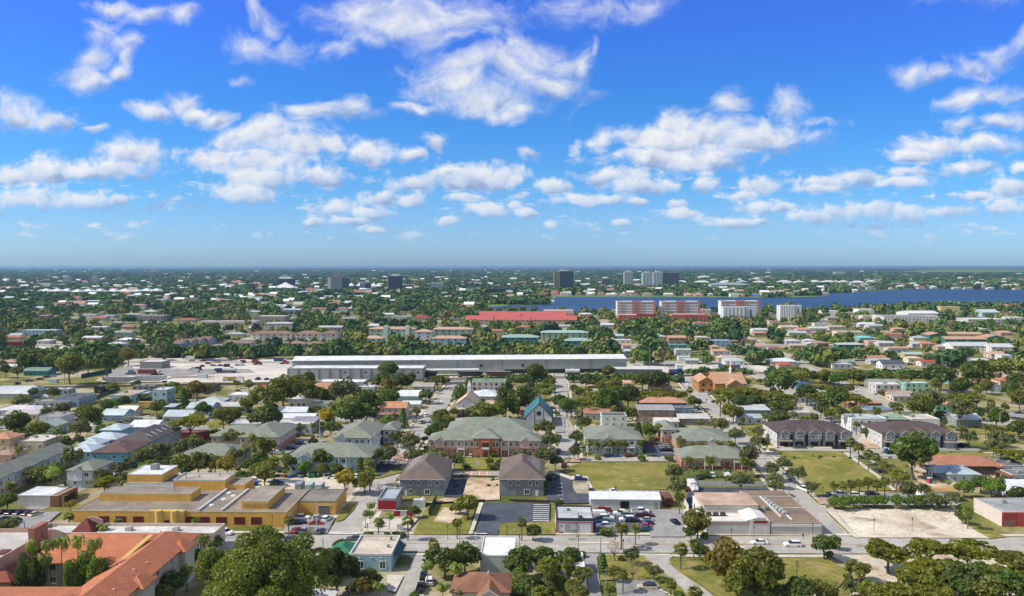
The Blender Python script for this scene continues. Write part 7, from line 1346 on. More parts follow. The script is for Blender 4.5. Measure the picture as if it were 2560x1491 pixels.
for xl, xr, ye, rc in ((1205, 1235, 315, (206, 110, 90)), (1268, 1345, 300, (232, 232, 230)), (1480, 1552, 312, (206, 90, 80)), (1612, 1668, 308, (230, 230, 230)), (1825, 1902, 314, (206, 176, 146)), (1935, 2018, 314, (200, 180, 150)), (2165, 2232, 318, (190, 206, 220)), (2318, 2455, 290, (236, 232, 222)), (100, 155, 350, (226, 200, 190)), (190, 260, 372, (200, 140, 90)), (2430, 2490, 320, (206, 100, 80)), (540, 560, 335, (230, 230, 230))): bld('C4', xl, xr, ye, 5, 16, 'hip', 3.4, (224, 214, 200), rc, desc='villa at the right lake shore', cat='villa', name='villa', win=False, group='villas on the far shore')
bld('C3', 1960, 2345, 285, 9, 60, 'hip', 8, (196, 204, 204), (150, 166, 172), label='broad grey pavilion complex beyond the lake', cat='pavilion complex', name='pavilion_complex', win=False)
for xl, xr, t, ye in ((1655, 1720, 'C3', 258), (1805, 1950, 'C3', 260), (2060, 2190, 'C3', 256), (2225, 2320, 'C3', 258), (2390, 2500, 'C3', 260), (105, 240, 'C4', 256), (275, 360, 'C4', 258), (415, 530, 'C4', 256), (545, 675, 'C4', 258), (710, 800, 'C4', 256), (835, 965, 'C4', 262), (990, 1075, 'C4', 254)):
    bld(t, xl, xr, ye, 7, 40, 'hip', 7, (226, 226, 224), (240, 240, 238), desc='long white roofed lodge in the row beyond the lake', cat='lodge', name='lodge', rm='metal', win=False, group='white lodges beyond the lake')
tower('C4', 655, 760, 158, 198, 40, (226, 216, 190), (226, 222, 210), 'cream stepped block far beyond the lake', fl=4, cat='office block')
# ------------------------------------------------------------------ trees, one by one
TREES = {
'A1': "70 390 170 d|695 425 110 y|680 555 120 s|912 580 115 s|1165 605 115 s|1935 590 115 s|1000 680 170 c|525 710 110 c|2010 755 150 s|1700 1190 260 d|1610 1290 240 o|1930 960 170 b|2120 800 140 d|1150 740 110 h|1210 745 110 h|890 745 90 h|100 620 170 g|30 650 150 g|160 1130 150 h|1840 1070 160 s|150 585 90 h|480 1140 120 h",
'A2': "320 575 125 s|1115 430 140 c|1078 550 120 c|1125 545 100 c|1205 598 135 s|1310 555 140 c|1495 590 145 s|1980 598 130 s|2080 425 220 o|1965 470 100 d|825 835 135 d|1752 815 140 s|1850 950 310 d|2060 930 250 d|1690 1065 190 c|1980 1110 200 c|1105 1130 220 o|1070 1240 200 a|1225 1245 180 c|885 180 220 y|1070 195 190 o|720 1000 260 d|910 1030 150 g|95 135 180 o|480 75 120 d|650 90 120 o|790 75 120 d|20 70 150 o|1120 95 150 s|2068 52 75 h|2320 55 85 h|1380 720 80 h|1290 725 80 h|1440 725 80 h|1110 725 110 h|2010 1290 140 c|1840 1280 170 c|2070 1180 110 o|1560 490 120 d|1560 1330 120 h|960 1290 160 g|2240 1180 90 h",
'A3': "95 615 130 s|210 690 150 d|1075 640 175 s|1215 665 125 s|1820 610 250 o|460 420 95 d|1650 365 130 s|1620 260 190 g|1600 110 170 g|2255 180 190 g|1660 840 175 s|1790 810 130 s|1850 890 150 d|2110 1000 420 a|2380 1090 470 o|890 970 110 k|1020 870 190 w|1180 915 160 g|1200 1035 220 w|1400 1085 140 g|1090 1130 135 s|1000 1105 140 o|1560 1220 150 s|1800 1300 180 s|300 950 260 d|560 950 220 d|340 1070 250 s|150 930 190 d|400 1150 190 s|550 1030 170 s|600 1235 190 s|180 1250 260 d|60 1000 240 d|430 1030 220 d|640 1130 200 o|280 1310 220 s|480 1250 200 d|100 1180 200 o|740 1085 150 s|540 1150 80 h|680 1290 190 s|920 690 130 h|1760 710 140 d|1900 740 90 h|70 1100 160 b|320 1240 200 b|960 1230 150 s|1470 1180 80 h|1340 1060 90 h|1640 1320 110 h|690 920 90 h|2230 1180 300 o|2500 1270 260 d|1080 960 80 h|470 1300 170 o",
'A4': "560 820 230 d|655 800 120 d|1180 830 430 p|1590 815 410 p|1960 860 360 p|2400 900 400 p|1580 975 460 p|1480 1110 440 p|1900 1150 380 d|2150 1260 320 o|1250 1260 360 p|1600 1290 360 p|2400 1240 300 b|890 1060 200 o|820 1240 170 g|300 1290 280 d|540 1270 240 o|60 1150 170 d|40 920 90 s|1910 545 130 d|1965 490 140 s|650 235 110 s|735 255 100 s|815 240 125 s|900 205 130 s|985 200 130 s|1070 235 120 s|1150 215 125 s|1265 130 130 s|1335 160 130 s|1225 115 110 s|640 405 115 b|740 400 140 b|840 398 130 b|940 390 120 b|1040 395 120 b|1120 400 110 b|1265 405 120 b|1380 405 105 b|1450 402 120 b|1510 398 100 b|1620 370 170 g|1690 400 120 b|1810 370 160 g|1370 290 180 g|1530 290 130 g|1930 265 150 b|2090 210 160 b|2205 255 160 b|2270 195 110 s|2300 235 120 g|2460 330 150 d|300 135 150 g|60 165 150 g|70 235 150 g|420 260 125 g|40 95 150 g|1780 235 80 c|2000 800 200 p|2260 1060 260 p|1040 1300 230 o|780 1140 90 h|1700 1230 230 o|2080 1100 240 b|600 925 90 h|1780 1010 220 p|2480 1080 260 p",
'B1': "520 100 150 d|690 145 240 o|870 115 150 o|1060 95 240 d|1260 35 140 a|380 40 180 d|250 100 160 d|60 175 110 d|170 190 110 g|1950 360 200 a|525 385 120 d|330 395 90 d|210 465 170 g|160 700 230 d|380 755 170 o|880 640 210 o|850 565 140 d|790 760 190 g|1050 535 130 d|1540 545 120 d|1300 640 180 w|1570 655 85 s|1640 675 65 s|1880 650 350 p|2200 610 200 o|2320 560 150 p|2000 545 150 d|1810 430 90 k|555 810 150 c|650 880 130 d|250 820 100 d|140 915 80 h|185 965 100 s|770 860 90 g|700 1050 210 g|1380 1025 170 g|1490 975 150 g|1590 940 140 g|1760 950 160 g|1890 900 200 g|1190 1125 160 g|1520 1085 115 g|1640 1110 95 d|1790 1095 190 o|1960 1085 200 o|2110 1085 180 o|2240 1095 190 a|2320 1005 150 g|2420 940 110 s|2440 1095 130 d|530 1190 230 c|100 1295 130 s|330 1240 110 h|1000 1205 160 g|2270 840 160 g|2400 830 100 s|2480 850 100 s|560 1130 130 g|30 830 60 h|460 570 110 g|620 560 140 g|2440 500 140 o|2340 380 70 h|1340 400 60 h|720 600 100 g|960 690 90 h|1270 1080 110 g|1120 1100 90 c|820 1040 70 y|2500 640 120 d|440 830 110 h|40 900 70 h|110 1050 80 h",
'B2': "500 260 150 d|280 380 280 o|500 365 220 o|100 450 250 o|850 345 270 g|1305 160 190 d|1260 250 160 d|1300 330 130 a|1440 285 190 d|1520 260 100 d|1790 275 120 o|950 560 300 d|1100 460 260 d|1290 430 220 d|690 620 190 y|770 545 120 s|100 615 280 d|1675 425 120 d|1580 565 95 s|1370 620 80 s|1450 625 90 k|1830 600 115 b|2010 425 180 d|2250 570 270 o|2450 400 190 d|2450 535 180 d|2480 335 100 d|1790 715 140 g|1750 785 170 d|1520 885 200 g|1560 990 170 g|1390 825 150 g|1300 975 190 g|1230 1030 170 g|1420 1065 150 w|1760 1005 230 g|1950 1050 160 g|1120 1105 150 s|1030 1085 110 k|800 850 85 s|880 865 75 s|960 865 75 s|1030 870 75 s|430 740 110 g|80 885 190 s|660 1050 190 d|480 1140 130 b|330 1080 150 d|650 1140 110 o|790 1140 110 b|90 1160 170 o|180 1080 150 s|60 1030 160 o|2400 1095 150 g|560 720 80 s|740 720 110 g|2060 1105 70 h|2320 1110 80 h|1420 730 90 g|1080 590 200 d|620 420 150 o|200 300 120 o|400 300 140 o|1180 130 60 h|940 610 200 d|160 880 120 s|20 940 150 g|580 560 100 d|1000 400 110 d|1380 400 120 d|2150 470 100 d|2380 580 150 o|2300 1060 90 h|1690 960 110 g|1880 960 100 h|2000 1010 80 h|2330 990 90 h",
'B3': "240 200 190 d|100 265 130 d|370 270 110 d|318 295 60 s|392 290 75 s|740 235 95 c|830 225 95 c|950 195 130 o|1160 235 85 c|1280 260 170 d|1430 255 210 d|1010 305 140 o|330 420 130 c|110 420 240 d|220 375 150 p|400 380 110 c|690 470 240 p|800 395 210 p|540 530 170 b|920 470 210 b|1130 430 210 d|1000 345 170 p|1290 395 220 p|1430 415 230 p|1590 395 230 p|1750 375 90 s|1790 475 125 d|1000 555 95 s|1180 600 115 o|2130 375 240 p|2300 385 250 p|2470 400 200 p|2050 455 130 s|2170 580 180 o|2260 655 80 s|2490 640 85 s|2060 720 150 g|2420 770 130 g|2440 885 160 g|2330 1000 210 g|380 845 200 g|250 735 100 s|340 740 170 g|630 835 145 g|620 975 125 g|100 1030 170 d|300 1020 210 g|430 1075 130 g|540 1055 110 w|1240 770 110 k|1350 765 140 d|1440 740 100 s|1530 820 95 o|760 880 100 s|835 918 90 s|905 905 90 s|975 890 100 s|1045 890 100 s|1115 898 90 s|1260 905 90 s|1660 880 130 s|1780 912 90 s|1860 900 90 s|2035 900 90 s|2150 905 100 s|1740 1070 110 s|1940 1070 120 s|2290 1070 120 s|2360 1080 100 s|60 500 130 d|440 600 60 h|2200 790 150 g|1600 640 60 h|700 740 90 s|840 1035 70 h|1270 1035 90 h|1540 1035 90 h|1900 1190 100 h|2130 1240 110 h|470 480 150 d|870 320 100 o|2400 480 150 d|2240 480 160 d|1850 690 90 g|1980 660 100 s|180 320 90 d",
'B4': "120 290 260 d|340 230 170 o|110 400 270 p|540 420 230 p|650 450 250 d|380 390 190 d|840 425 250 p|240 515 95 s|50 515 100 s|100 640 190 d|250 610 95 s|360 650 120 s|700 575 130 s|850 555 110 s|930 585 90 s|1070 585 110 s|870 700 85 s|970 780 110 g|1230 515 110 s|1290 555 110 s|1130 390 70 h|1580 435 280 g|1520 520 220 o|1900 550 240 g|1990 430 220 p|2195 505 100 s|2330 525 95 s|1720 695 80 s|2250 640 170 d|2140 745 80 s|2480 730 190 d|1980 830 150 g|2250 810 160 g|2360 865 160 g|2220 925 150 g|2400 970 270 p|1430 985 370 d|810 890 115 s|890 950 120 s|985 1000 125 s|1060 1030 120 s|1130 1105 130 s|850 235 140 o|1000 240 125 d|1090 225 85 s|1170 235 100 o|1310 225 110 s|1400 235 120 d|1690 200 260 d|1640 325 125 s|1900 330 190 d|2070 185 260 d|2300 150 230 o|2150 335 120 o|2400 390 170 d|520 560 140 d|450 640 120 s|620 600 130 o|160 550 130 d|2440 250 150 d|2480 460 170 o|560 235 120 o|700 240 130 d|440 240 100 d|280 210 120 d|1450 480 130 g|780 630 110 d|1690 620 90 d|1830 440 110 o|2060 600 110 d|150 1100 140 g|1210 1160 110 g|1250 640 90 d|2050 380 120 s",
}
n_ind = 0
for t, rows_ in TREES.items():
    for q in rows_.split('|'):
        a = q.split(); tree(t, float(a[0]), float(a[1]), float(a[2]), a[3]); n_ind += 1
for q in '230 870 160 t|430 880 190 t|530 850 200 t|700 830 180 t|890 870 210 t|400 1000 190 t|240 1060 210 t|820 965 220 t|770 1140 230 b|920 1150 210 b|640 1190 150 b|300 1130 200 d|160 1150 190 d'.split('|'):
    a = q.split(); tree('A1', float(a[0]), float(a[1]), float(a[2]), a[3], Y=177 + RND.uniform(-2, 3)); n_ind += 1
def giant(x, y, R, H, seed, label, nlf=15000, col=(.15, .185, .02), limbs=8, lf=.42, nb=120):
    r = thing('giant_tree', (x, y, 0), 'tree', label); V, n = crown_quads(seed, nlf, R, H * .86, nb, .24, lf, low=-.5, gap=.12); o = obj('crown', np_mesh('crown', V, n), M('leaf'), r, col); o.location.z = H * .13; obj('trunk', trunk_mb(H * .3, R * .06, limbs, R, seed, H * .5), M('bark'), r, (.13, .11, .09)); return r
giant(-51.6, 165, 12.6, 22, 301, 'huge green fig tree at the bottom edge beside the orange tiled hotel', 70000, lf=.34)
giant(-41.2, 184, 5.2, 11.2, 302, 'dark green tree between the huge fig tree and the blue corner building', 15000, (.065, .098, .02), nb=60)
# ------------------------------------------------------------------ the woods and suburbs beyond, too many to count
def inlake(x, y):
    c = False; j = len(LAKE) - 1
    for i in range(len(LAKE)):
        xi, yi = LAKE[i]; xj, yj = LAKE[j]
        if (yi > y) != (yj > y) and x < (xj - xi) * (y - yi) / (yj - yi) + xi: c = not c
        j = i
    return c
YARDP = [(-330, 505), (-75, 505), (40, 512), (160, 530), (330, 520), (330, 600), (90, 620), (-150, 660), (-320, 640)]
def inpoly(P, x, y):
    c = False; j = len(P) - 1
    for i in range(len(P)):
        if (P[i][1] > y) != (P[j][1] > y) and x < (P[j][0] - P[i][0]) * (y - P[i][1]) / (P[j][1] - P[i][1]) + P[i][0]: c = not c
        j = i
    return c
FIELDS = [[(p.x, p.y) for p in (GT(*q) for q in f)] for f in ([('C2', 725, 436), ('C2', 880, 426), ('C2', 885, 470), ('C2', 715, 474)], [('C2', 1005, 426), ('C2', 1185, 426), ('C2', 1185, 462), ('C2', 1005, 462)], [('C2', 630, 615), ('C2', 1520, 618), ('C2', 1520, 650), ('C2', 630, 642)], [('C1', 1560, 650), ('C1', 1900, 636), ('C1', 1900, 680), ('C1', 1560, 684)])]
rng = np.random.default_rng(21); rr = random.Random(22)
def blocked(x, y, wd, ht):
    if inlake(x, y) or inpoly(YARDP, x, y): return True
    for f in FIELDS:
        if inpoly(f, x, y): return True
    if infoot(x, y, 1.5): return True
    a, yt = PX((x, y, ht)); b, yb = PX((x, y, 0)); hw = wd * .5 * FPX / y
    for x0, x1, y0, y1, Y in HARD:
        if Y > y and a + hw > x0 and a - hw < x1 and yt < y1 - (y1 - y0) * .18 and yb > y0: return True
    for x0, x1, y0, y1, Y in RECTS:
        if Y > y and a + hw > x0 and a - hw < x1 and yt < y1 - (y1 - y0) * .4 and yb > y0 and rr.random() < .95: return True
    return False
RECTS.append((1215, 1500, 752, 776, 1600))
# far houses: those that show largest are things, the specks behind are one mass
spots = []
while len(spots) < 150:
    v = rr.uniform(75, 215) if rr.random() < .55 else rr.uniform(42, 75); Y = CAM_H * FPX / v; X = rr.uniform(-.64, .64) * Y
    if inlake(X, Y) or inpoly(YARDP, X, Y) or any(infoot(X + a, Y + b, 6) for a in (0, 12) for b in (0, 10)): continue
    if any(abs(X - q[0]) < 22 and abs(Y - q[1]) < 24 for q in spots): continue
    px_, py_ = PX((X, Y, 2))
    if any(x0 - 4 < px_ < x1 + 4 and y0 - 3 < py_ < y1 + 3 for x0, x1, y0, y1, _ in RECTS): continue
    spots.append((X, Y))
RC = [((232, 232, 230), 'white'), ((214, 214, 214), 'pale grey'), ((206, 150, 120), 'salmon'), ((190, 110, 86), 'rusty red'), ((170, 130, 110), 'brown'), ((196, 176, 156), 'tan'), ((176, 190, 196), 'blue grey'), ((160, 160, 158), 'grey')]
WC = [((226, 224, 218), 'white'), ((222, 206, 176), 'cream'), ((190, 206, 216), 'pale blue'), ((214, 180, 160), 'peach'), ((180, 200, 180), 'pale green'), ((206, 190, 170), 'beige')]
for X, Y in spots:
    rc, rn = rr.choice(RC); wc, wn = rr.choice(WC); rf = rr.choice(('hip', 'gx', 'gx', 'hip', 'flat')); big = Y > 1100
    wd = rr.uniform(12, 20) * (1.3 if big else 1); H = rr.choice((3.2, 3.4, 4.2, 5.8))
    wb(X, Y, wd, H, rr.uniform(9, 13), rf, rr.uniform(1.4, 2.4), wc, rc, desc='%s house with %s %s roof' % (wn, rn, {'hip': 'hip', 'gx': 'gabled', 'flat': 'flat'}[rf]), win=False, rm='metal' if sum(rc) > 600 else 'shingle', group='houses beyond the tracks', th=TH + rr.choice((0, 0, .02, -.03))); RECTS.pop() if rr.random() < .4 else 0
mbm = MB(); cols = []
for _ in range(1250):
    v = 7 + 105 * rr.random() ** 1.35; Y = CAM_H * FPX / v
    if Y > 15000: continue
    X = rr.uniform(-.68, .68) * Y
    if inlake(X, Y) or any(inpoly(f, X, Y) for f in FIELDS): continue
    px_, py_ = PX((X, Y, 4))
    if any(x0 < px_ < x1 and y0 < py_ < y1 and Yr > Y for x0, x1, y0, y1, Yr in RECTS): continue
    k_ = 1 + min(2.2, Y / 5000); w_, d_, h_ = rr.uniform(8, 18) * k_, rr.uniform(8, 13) * k_, rr.choice((4, 5, 6, 8)) * (.8 + .5 * k_ * .6); r_ = h_ * .45
    mbm.solid([(X, Y, 0), (X + w_, Y, 0), (X + w_, Y + d_, 0), (X, Y + d_, 0), (X, Y, h_), (X + w_, Y, h_), (X + w_, Y + d_, h_), (X, Y + d_, h_), (X, Y + d_ / 2, h_ + r_), (X + w_, Y + d_ / 2, h_ + r_)],
              [(0, 1, 5, 4), (1, 2, 6, 5), (3, 0, 4, 7), (2, 3, 7, 6), (4, 5, 9, 8), (6, 7, 8, 9), (5, 6, 9), (7, 4, 8)])
def b_town(k):
    r = k.new('ShaderNodeNewGeometry').outputs['Random Per Island']
    up = k.math('GREATER_THAN', xyz(k, gnor(k))[2], .3)
    roof = k.new('ShaderNodeValToRGB'); k.put(roof.inputs[0], r); roof.color_ramp.interpolation = 'CONSTANT'; e = roof.color_ramp.elements
    for i, c in enumerate(((176, 176, 172), (176, 136, 116), (150, 154, 156), (160, 104, 88), (226, 226, 224), (176, 160, 146), (170, 146, 126), (190, 198, 204))):
        if i > 1: e.new(.5)
        e[i].position = i / 8; e[i].color = (*lin(c), 1)
    wl = k.ramp(k.math('FRACT', k.math('MULTIPLY', r, 7.3)), [(0, lin((226, 222, 214))), (.5, lin((206, 190, 170))), (1, lin((190, 200, 210)))])
    return bsdf(k, k.mix(up, wl, roof.outputs[0]), .9)
struct('distant_houses', mbm, pm('distant_houses', b_town), 'stuff')
def clumps():
    Vs, tn = [], []
    def add(x, y, R, H, nl, tone, leaf):
        n = nl; d = unit(rng.normal(size=(n, 3)) + np.array([0, -.25, .35])); d[:, 2] = np.abs(d[:, 2]) * np.where(rng.random(n) < .8, 1, -.4)
        lobe = 1 + .25 * np.sin(np.arctan2(d[:, 1], d[:, 0]) * 3 + x) * rng.uniform(.5, 1) + rng.uniform(-.2, .2, n)
        P = d * np.array([R, R, H * .5]) * lobe[:, None] + np.array([x, y, H * .52])
        N = unit(d + rng.normal(size=(n, 3)) * .45)
        q = quads(P, N, leaf * rng.uniform(.7, 1.3, n), rng); q[:, 2] = np.minimum(q[:, 2], H * 1.2 + rng.uniform(-.8, .8, len(q))); Vs.append(q); tn.append(np.clip(tone + rng.uniform(-.07, .07, n), 0, 1))
    c = 0
    for _ in range(9500):                                    # nearer suburb trees, 560 m to 1500 m
        v = rr.uniform(100, 268); Y = CAM_H * FPX / v; X = rr.uniform(-.67, .67) * Y
        if rr.random() > (100 / v) ** 1.0 * 1.0: continue
        R = rr.choice((2, 3, 3.6, 4.4, 5.6, 7)) * rr.uniform(.8, 1.2); H = R * rr.uniform(1.3, 1.8) + 1.2
        if blocked(X, Y, 2 * R, H): continue
        add(X, Y, R, H, int(120 if Y < 900 else 80), rr.choice((.0, .15, .3, .4, .5, .6, .7, .85, .3, .2)) + rr.uniform(0, .1), R * .42); c += 1
    for t, x0, x1, yb, n, tone in (('C2', -40, 2500, 985, 95, .45), ('C3', 0, 800, 985, 30, .55), ('C1', 1500, 2560, 1000, 40, .35), ('B4', -40, 1600, 262, 70, .3), ('B3', 1700, 2560, 232, 36, .35), ('B3', -40, 1650, 300, 60, .3), ('C1', 0, 1300, 1010, 30, .4), ('B2', 1650, 2520, 320, 14, .3)):   # tree belts along the yard and tracks
        for i in range(n):
            X, Y, _z = GT(t, x0 + (x1 - x0) * (i + rr.random()) / n, yb + rr.uniform(-22, 4)); R = rr.uniform(2.6, 5.5) if t[0] == 'C' else rr.uniform(1.5, 3.0)
            if infoot(X, Y, 1) : continue
            add(X, Y, R, R * rr.uniform(1.4, 2.0), 130, tone + rr.uniform(-.3, .25), R * .4)
    for _ in range(12500):                                    # 1.4 km to 5 km
        v = rr.uniform(29, 112); Y = CAM_H * FPX / v; X = rr.uniform(-.67, .67) * Y
        if rr.random() > (29 / v) ** .55: continue
        R = rr.uniform(5, 11) * (1 + Y / 6000); H = rr.uniform(7, 13)
        if blocked(X, Y, 2 * R, H): continue
        add(X, Y, R, H, 34, rr.choice((0, .1, .2, .3, .4, .5, .6)), R * .55)
    for _ in range(9000):                                     # to the horizon
        v = rr.uniform(5.2, 30); Y = CAM_H * FPX / v; X = rr.uniform(-.68, .68) * Y
        R = rr.uniform(16, 46) * (1 + Y / 14000); H = rr.uniform(8, 14)
        if inlake(X, Y): continue
        add(X, Y, R, H, 12, rr.choice((0, .05, .15, .25, .35)), R * .8)
    V = np.concatenate(Vs); return np_mesh('distant_woods', V, len(V) // 4, np.concatenate(tn)), c
k_ = 0
while k_ < 190:                                                # garden and street trees between the houses
    X, Y = rr.uniform(-.6, .6) * 420, rr.uniform(262, 600)
    if abs(X) > .64 * Y or (X > -62 and Y < 336) or blocked(X, Y, 6, 6) or any(inpoly(P, X, Y) for P in LOTS) or infoot(X, Y, 2.5): continue
    kd = rr.choice('ddoogpsb'); tree('A1', 0, 0, 0, kd, world=(X, Y, 0), wm=KIND[kd][4] * rr.uniform(.5, .95)); k_ += 1; n_ind += 1
me, n_c = clumps(); w_o = obj('distant_woods', me, M('woods')); w_o['kind'] = 'stuff'
# low planting round the near houses
def undergrowth():
    Vs, tn = [], []
    for _ in range(5200):
        v = rr.uniform(205, 560); Y = CAM_H * FPX / v; X = rr.uniform(-.67, .67) * Y
        if infoot(X, Y, .4) or (212 < Y < 248 and X > -45) or inpoly(YARDP, X, Y): continue
        near = infoot(X, Y, 4.5)
        if not near: continue
        R = rr.uniform(.4, 1.1); n = 26; d = unit(rng.normal(size=(n, 3))); d[:, 2] = np.abs(d[:, 2])
        P = d * R * rng.uniform(.7, 1.1, (n, 1)) + np.array([X, Y, 0]); Vs.append(quads(P, unit(d + rng.normal(size=(n, 3)) * .5), R * .55 * rng.uniform(.7, 1.3, n), rng)); tn.append(np.full(n, rr.choice((.1, .3, .4, .55, .6, .8))))
    V = np.concatenate(Vs); return np_mesh('undergrowth', V, len(V) // 4, np.concatenate(tn))
u_o = obj('undergrowth', undergrowth(), M('woods')); u_o['kind'] = 'stuff'
# ------------------------------------------------------------------ vehicles: tile, x, y of the wheels, kind, colour, heading
CARS = """A1 30 535 sedan maroon 80|A1 120 535 sedan dark_blue 80|A1 200 540 sedan black 80|A1 280 545 sedan maroon 80|A1 350 552 sedan beige 75|A1 60 610 suv black 85|A1 140 625 suv dark_blue 85|A1 2210 735 pickup white -20
A2 440 590 pickup white 0|A2 425 640 sedan black 5|A2 600 590 suv silver 100|A2 695 600 suv white 80|A2 595 645 sedan red 5|A2 395 710 sedan red 80|A2 485 715 suv silver 85|A2 630 720 sedan grey 85|A2 370 805 suv grey 0|A2 985 800 pickup grey 180|A2 210 240 sedan dark_blue -10|A2 200 260 sedan grey 10|A2 705 180 pickup white 85|A2 770 185 sedan white 90|A2 1045 165 suv white 80|A2 1650 1165 suv black 95|A2 1705 1215 suv white 100|A2 1620 1285 pickup dark_green 92
A3 660 190 sedan white 5|A3 680 212 suv dark_blue 0|A3 400 200 suv black 60|A3 990 320 sedan white 95|A3 780 320 sedan black 90|A3 890 515 pickup red 180|A3 880 565 van white 0|A3 1085 545 pickup white 180|A3 1120 565 pickup silver 180|A3 1265 525 pickup white 0|A3 930 590 suv white 0|A3 1310 570 pickup maroon 0|A3 1315 610 sedan silver 180|A3 1130 605 suv white 180|A3 930 625 sedan teal 0|A3 920 670 pickup white 180|A3 1320 645 sedan dark_blue 180|A3 1300 670 sedan pink_red 180|A3 1300 698 sedan teal 180|A3 1040 710 sedan silver 0|A3 870 608 sedan black 0|A3 1190 620 suv black 0|A3 870 640 sedan blue 0|A3 1610 635 sedan black -75|A3 1330 1278 suv beige 180|A3 2435 832 sedan white 180|A3 1780 300 box_truck white -85|A3 1840 185 sedan black 88|A3 1970 165 suv white 92|A3 2110 180 van white 92|A3 510 70 suv maroon 85|A3 1800 685 sedan white 0|A3 1720 300 sedan maroon 90|A3 1720 600 suv dark_blue 100
A4 240 855 suv white 180|A4 620 375 sedan dark_blue 0|A4 710 358 pickup silver 180|A4 870 365 suv white 0|A4 1030 358 suv black 0|A4 350 305 pickup white 110|A4 1080 115 sedan dark_blue 95
B1 700 505 suv white 0|B1 1150 505 sedan black 0|B1 450 455 van white 170|B1 1175 1205 suv white 60|B1 2335 1250 suv white 60|B1 2410 1260 sedan silver 60|B1 460 255 sedan black 0|B1 520 245 sedan silver 20|B1 395 275 sedan maroon 10|B1 290 295 suv grey 10|B1 2380 675 sedan white 20|B1 2290 700 sedan black 20|B1 170 320 suv black 80|B1 2050 120 sedan maroon 0|B1 1890 92 sedan red 0|B1 2000 94 sedan maroon 0|B1 2120 96 pickup blue 180|B1 2100 140 sedan grey 0|B1 2170 140 sedan maroon 0|B1 1420 145 sedan maroon 0|B1 490 205 sedan red 0
B2 2100 365 suv silver 60|B2 1800 415 suv white 10|B2 1680 640 suv white 60|B2 1630 705 suv silver 70|B2 440 920 sedan maroon 0|B2 450 905 sedan silver 0|B2 350 965 sedan dark_blue 0|B2 170 1000 suv white 30|B2 1490 1048 suv black 80|B2 1000 1240 suv white 80|B2 640 840 sedan silver 0|B2 20 275 pickup black 80|B2 105 275 sedan dark_blue 80|B2 230 275 sedan grey 80|B2 2110 1040 sedan beige 90|B2 1670 865 sedan black 40
B3 760 315 suv black 0|B3 830 320 sedan silver 0|B3 1390 915 suv red 0|B3 1520 985 pickup black 180|B3 960 1045 suv dark_blue 30|B3 1030 1045 sedan blue 20|B3 1170 1045 suv maroon 20|B3 1820 600 suv white 10|B3 1720 345 van white 80|B3 2130 700 sedan white 80|B3 460 985 sedan grey 80|B3 630 925 sedan dark_blue 80|B3 400 560 sedan maroon 80|B3 1910 415 sedan white 70|B3 2000 500 sedan dark_blue 20|B3 1940 420 sedan silver 60
B4 310 960 pickup grey 180|B4 700 965 pickup black 0|B4 1895 780 suv grey 160|B4 1895 935 suv black 130|B4 2480 615 sedan dark_blue 0|B4 2440 612 sedan silver 0|B4 1400 130 sedan maroon 0|B4 1060 1100 sedan white 90"""
for q in CARS.replace('\n', ' |').split('|'):
    a = q.split()
    if len(a) < 6: continue
    if a[0] in TILE or a[0][0] in TILE: car(a[0], float(a[1]), float(a[2]), a[3], a[4].replace('_', ' '), float(a[5]), roofc=(60, 64, 66) if q.startswith('A3 1330') else None)
# ------------------------------------------------------------------ rail vehicles, trailers, containers
def wagon(t, xl, xr, yb, col, label):
    A, B_ = GT(t, xl, yb), GT(t, xr, yb); w = (B_ - A).length; r = thing('hopper_wagon', A, 'rail wagon', label, rot=math.atan2(B_.y - A.y, B_.x - A.x)); m = MB()
    m.v = [(x, y, z) for y in (-1.5, 1.5) for x, z in ((.3, 4.3), (w - .3, 4.3), (w - .5, 2.4), (w * .8, 1.0), (w * .2, 1.0), (.5, 2.4))]; m.f = [(0, 1, 2, 3, 4, 5), (11, 10, 9, 8, 7, 6)] + [(i, 6 + i, 6 + (i + 1) % 6, (i + 1) % 6) for i in range(6)]
    obj('hopper_body', m, M('metal'), r, col); obj('top_hatch', MB().box(1, w - 1, -.5, .5, 4.3, 4.5), M('matte'), r, (200, 200, 200))
    for x in (1.5, w - 1.5): obj('bogie', MB().cyl((x - .8, -.9, .45), (x - .8, .9, .45), .45, .45, 10).cyl((x + .8, -.9, .45), (x + .8, .9, .45), .45, .45, 10).box(x - 1.3, x + 1.3, -.9, .9, .45, .9), M('matte'), r, (40, 36, 34))
wagon('B1', 1010, 1332, 312, (166, 166, 168), 'grey hopper wagon, left one of the coupled pair'); wagon('B1', 1338, 1642, 300, (188, 194, 204), 'pale grey hopper wagon, right one of the coupled pair')
wagon('B2', 1650, 1790, 250, (70, 62, 58), 'dark rail wagon in front of the rail shed'); wagon('B2', 1990, 2240, 252, (60, 60, 60), 'black rail wagon under the loading canopy'); wagon('B2', 2260, 2520, 255, (110, 70, 60), 'rusty rail wagon right of the black one')
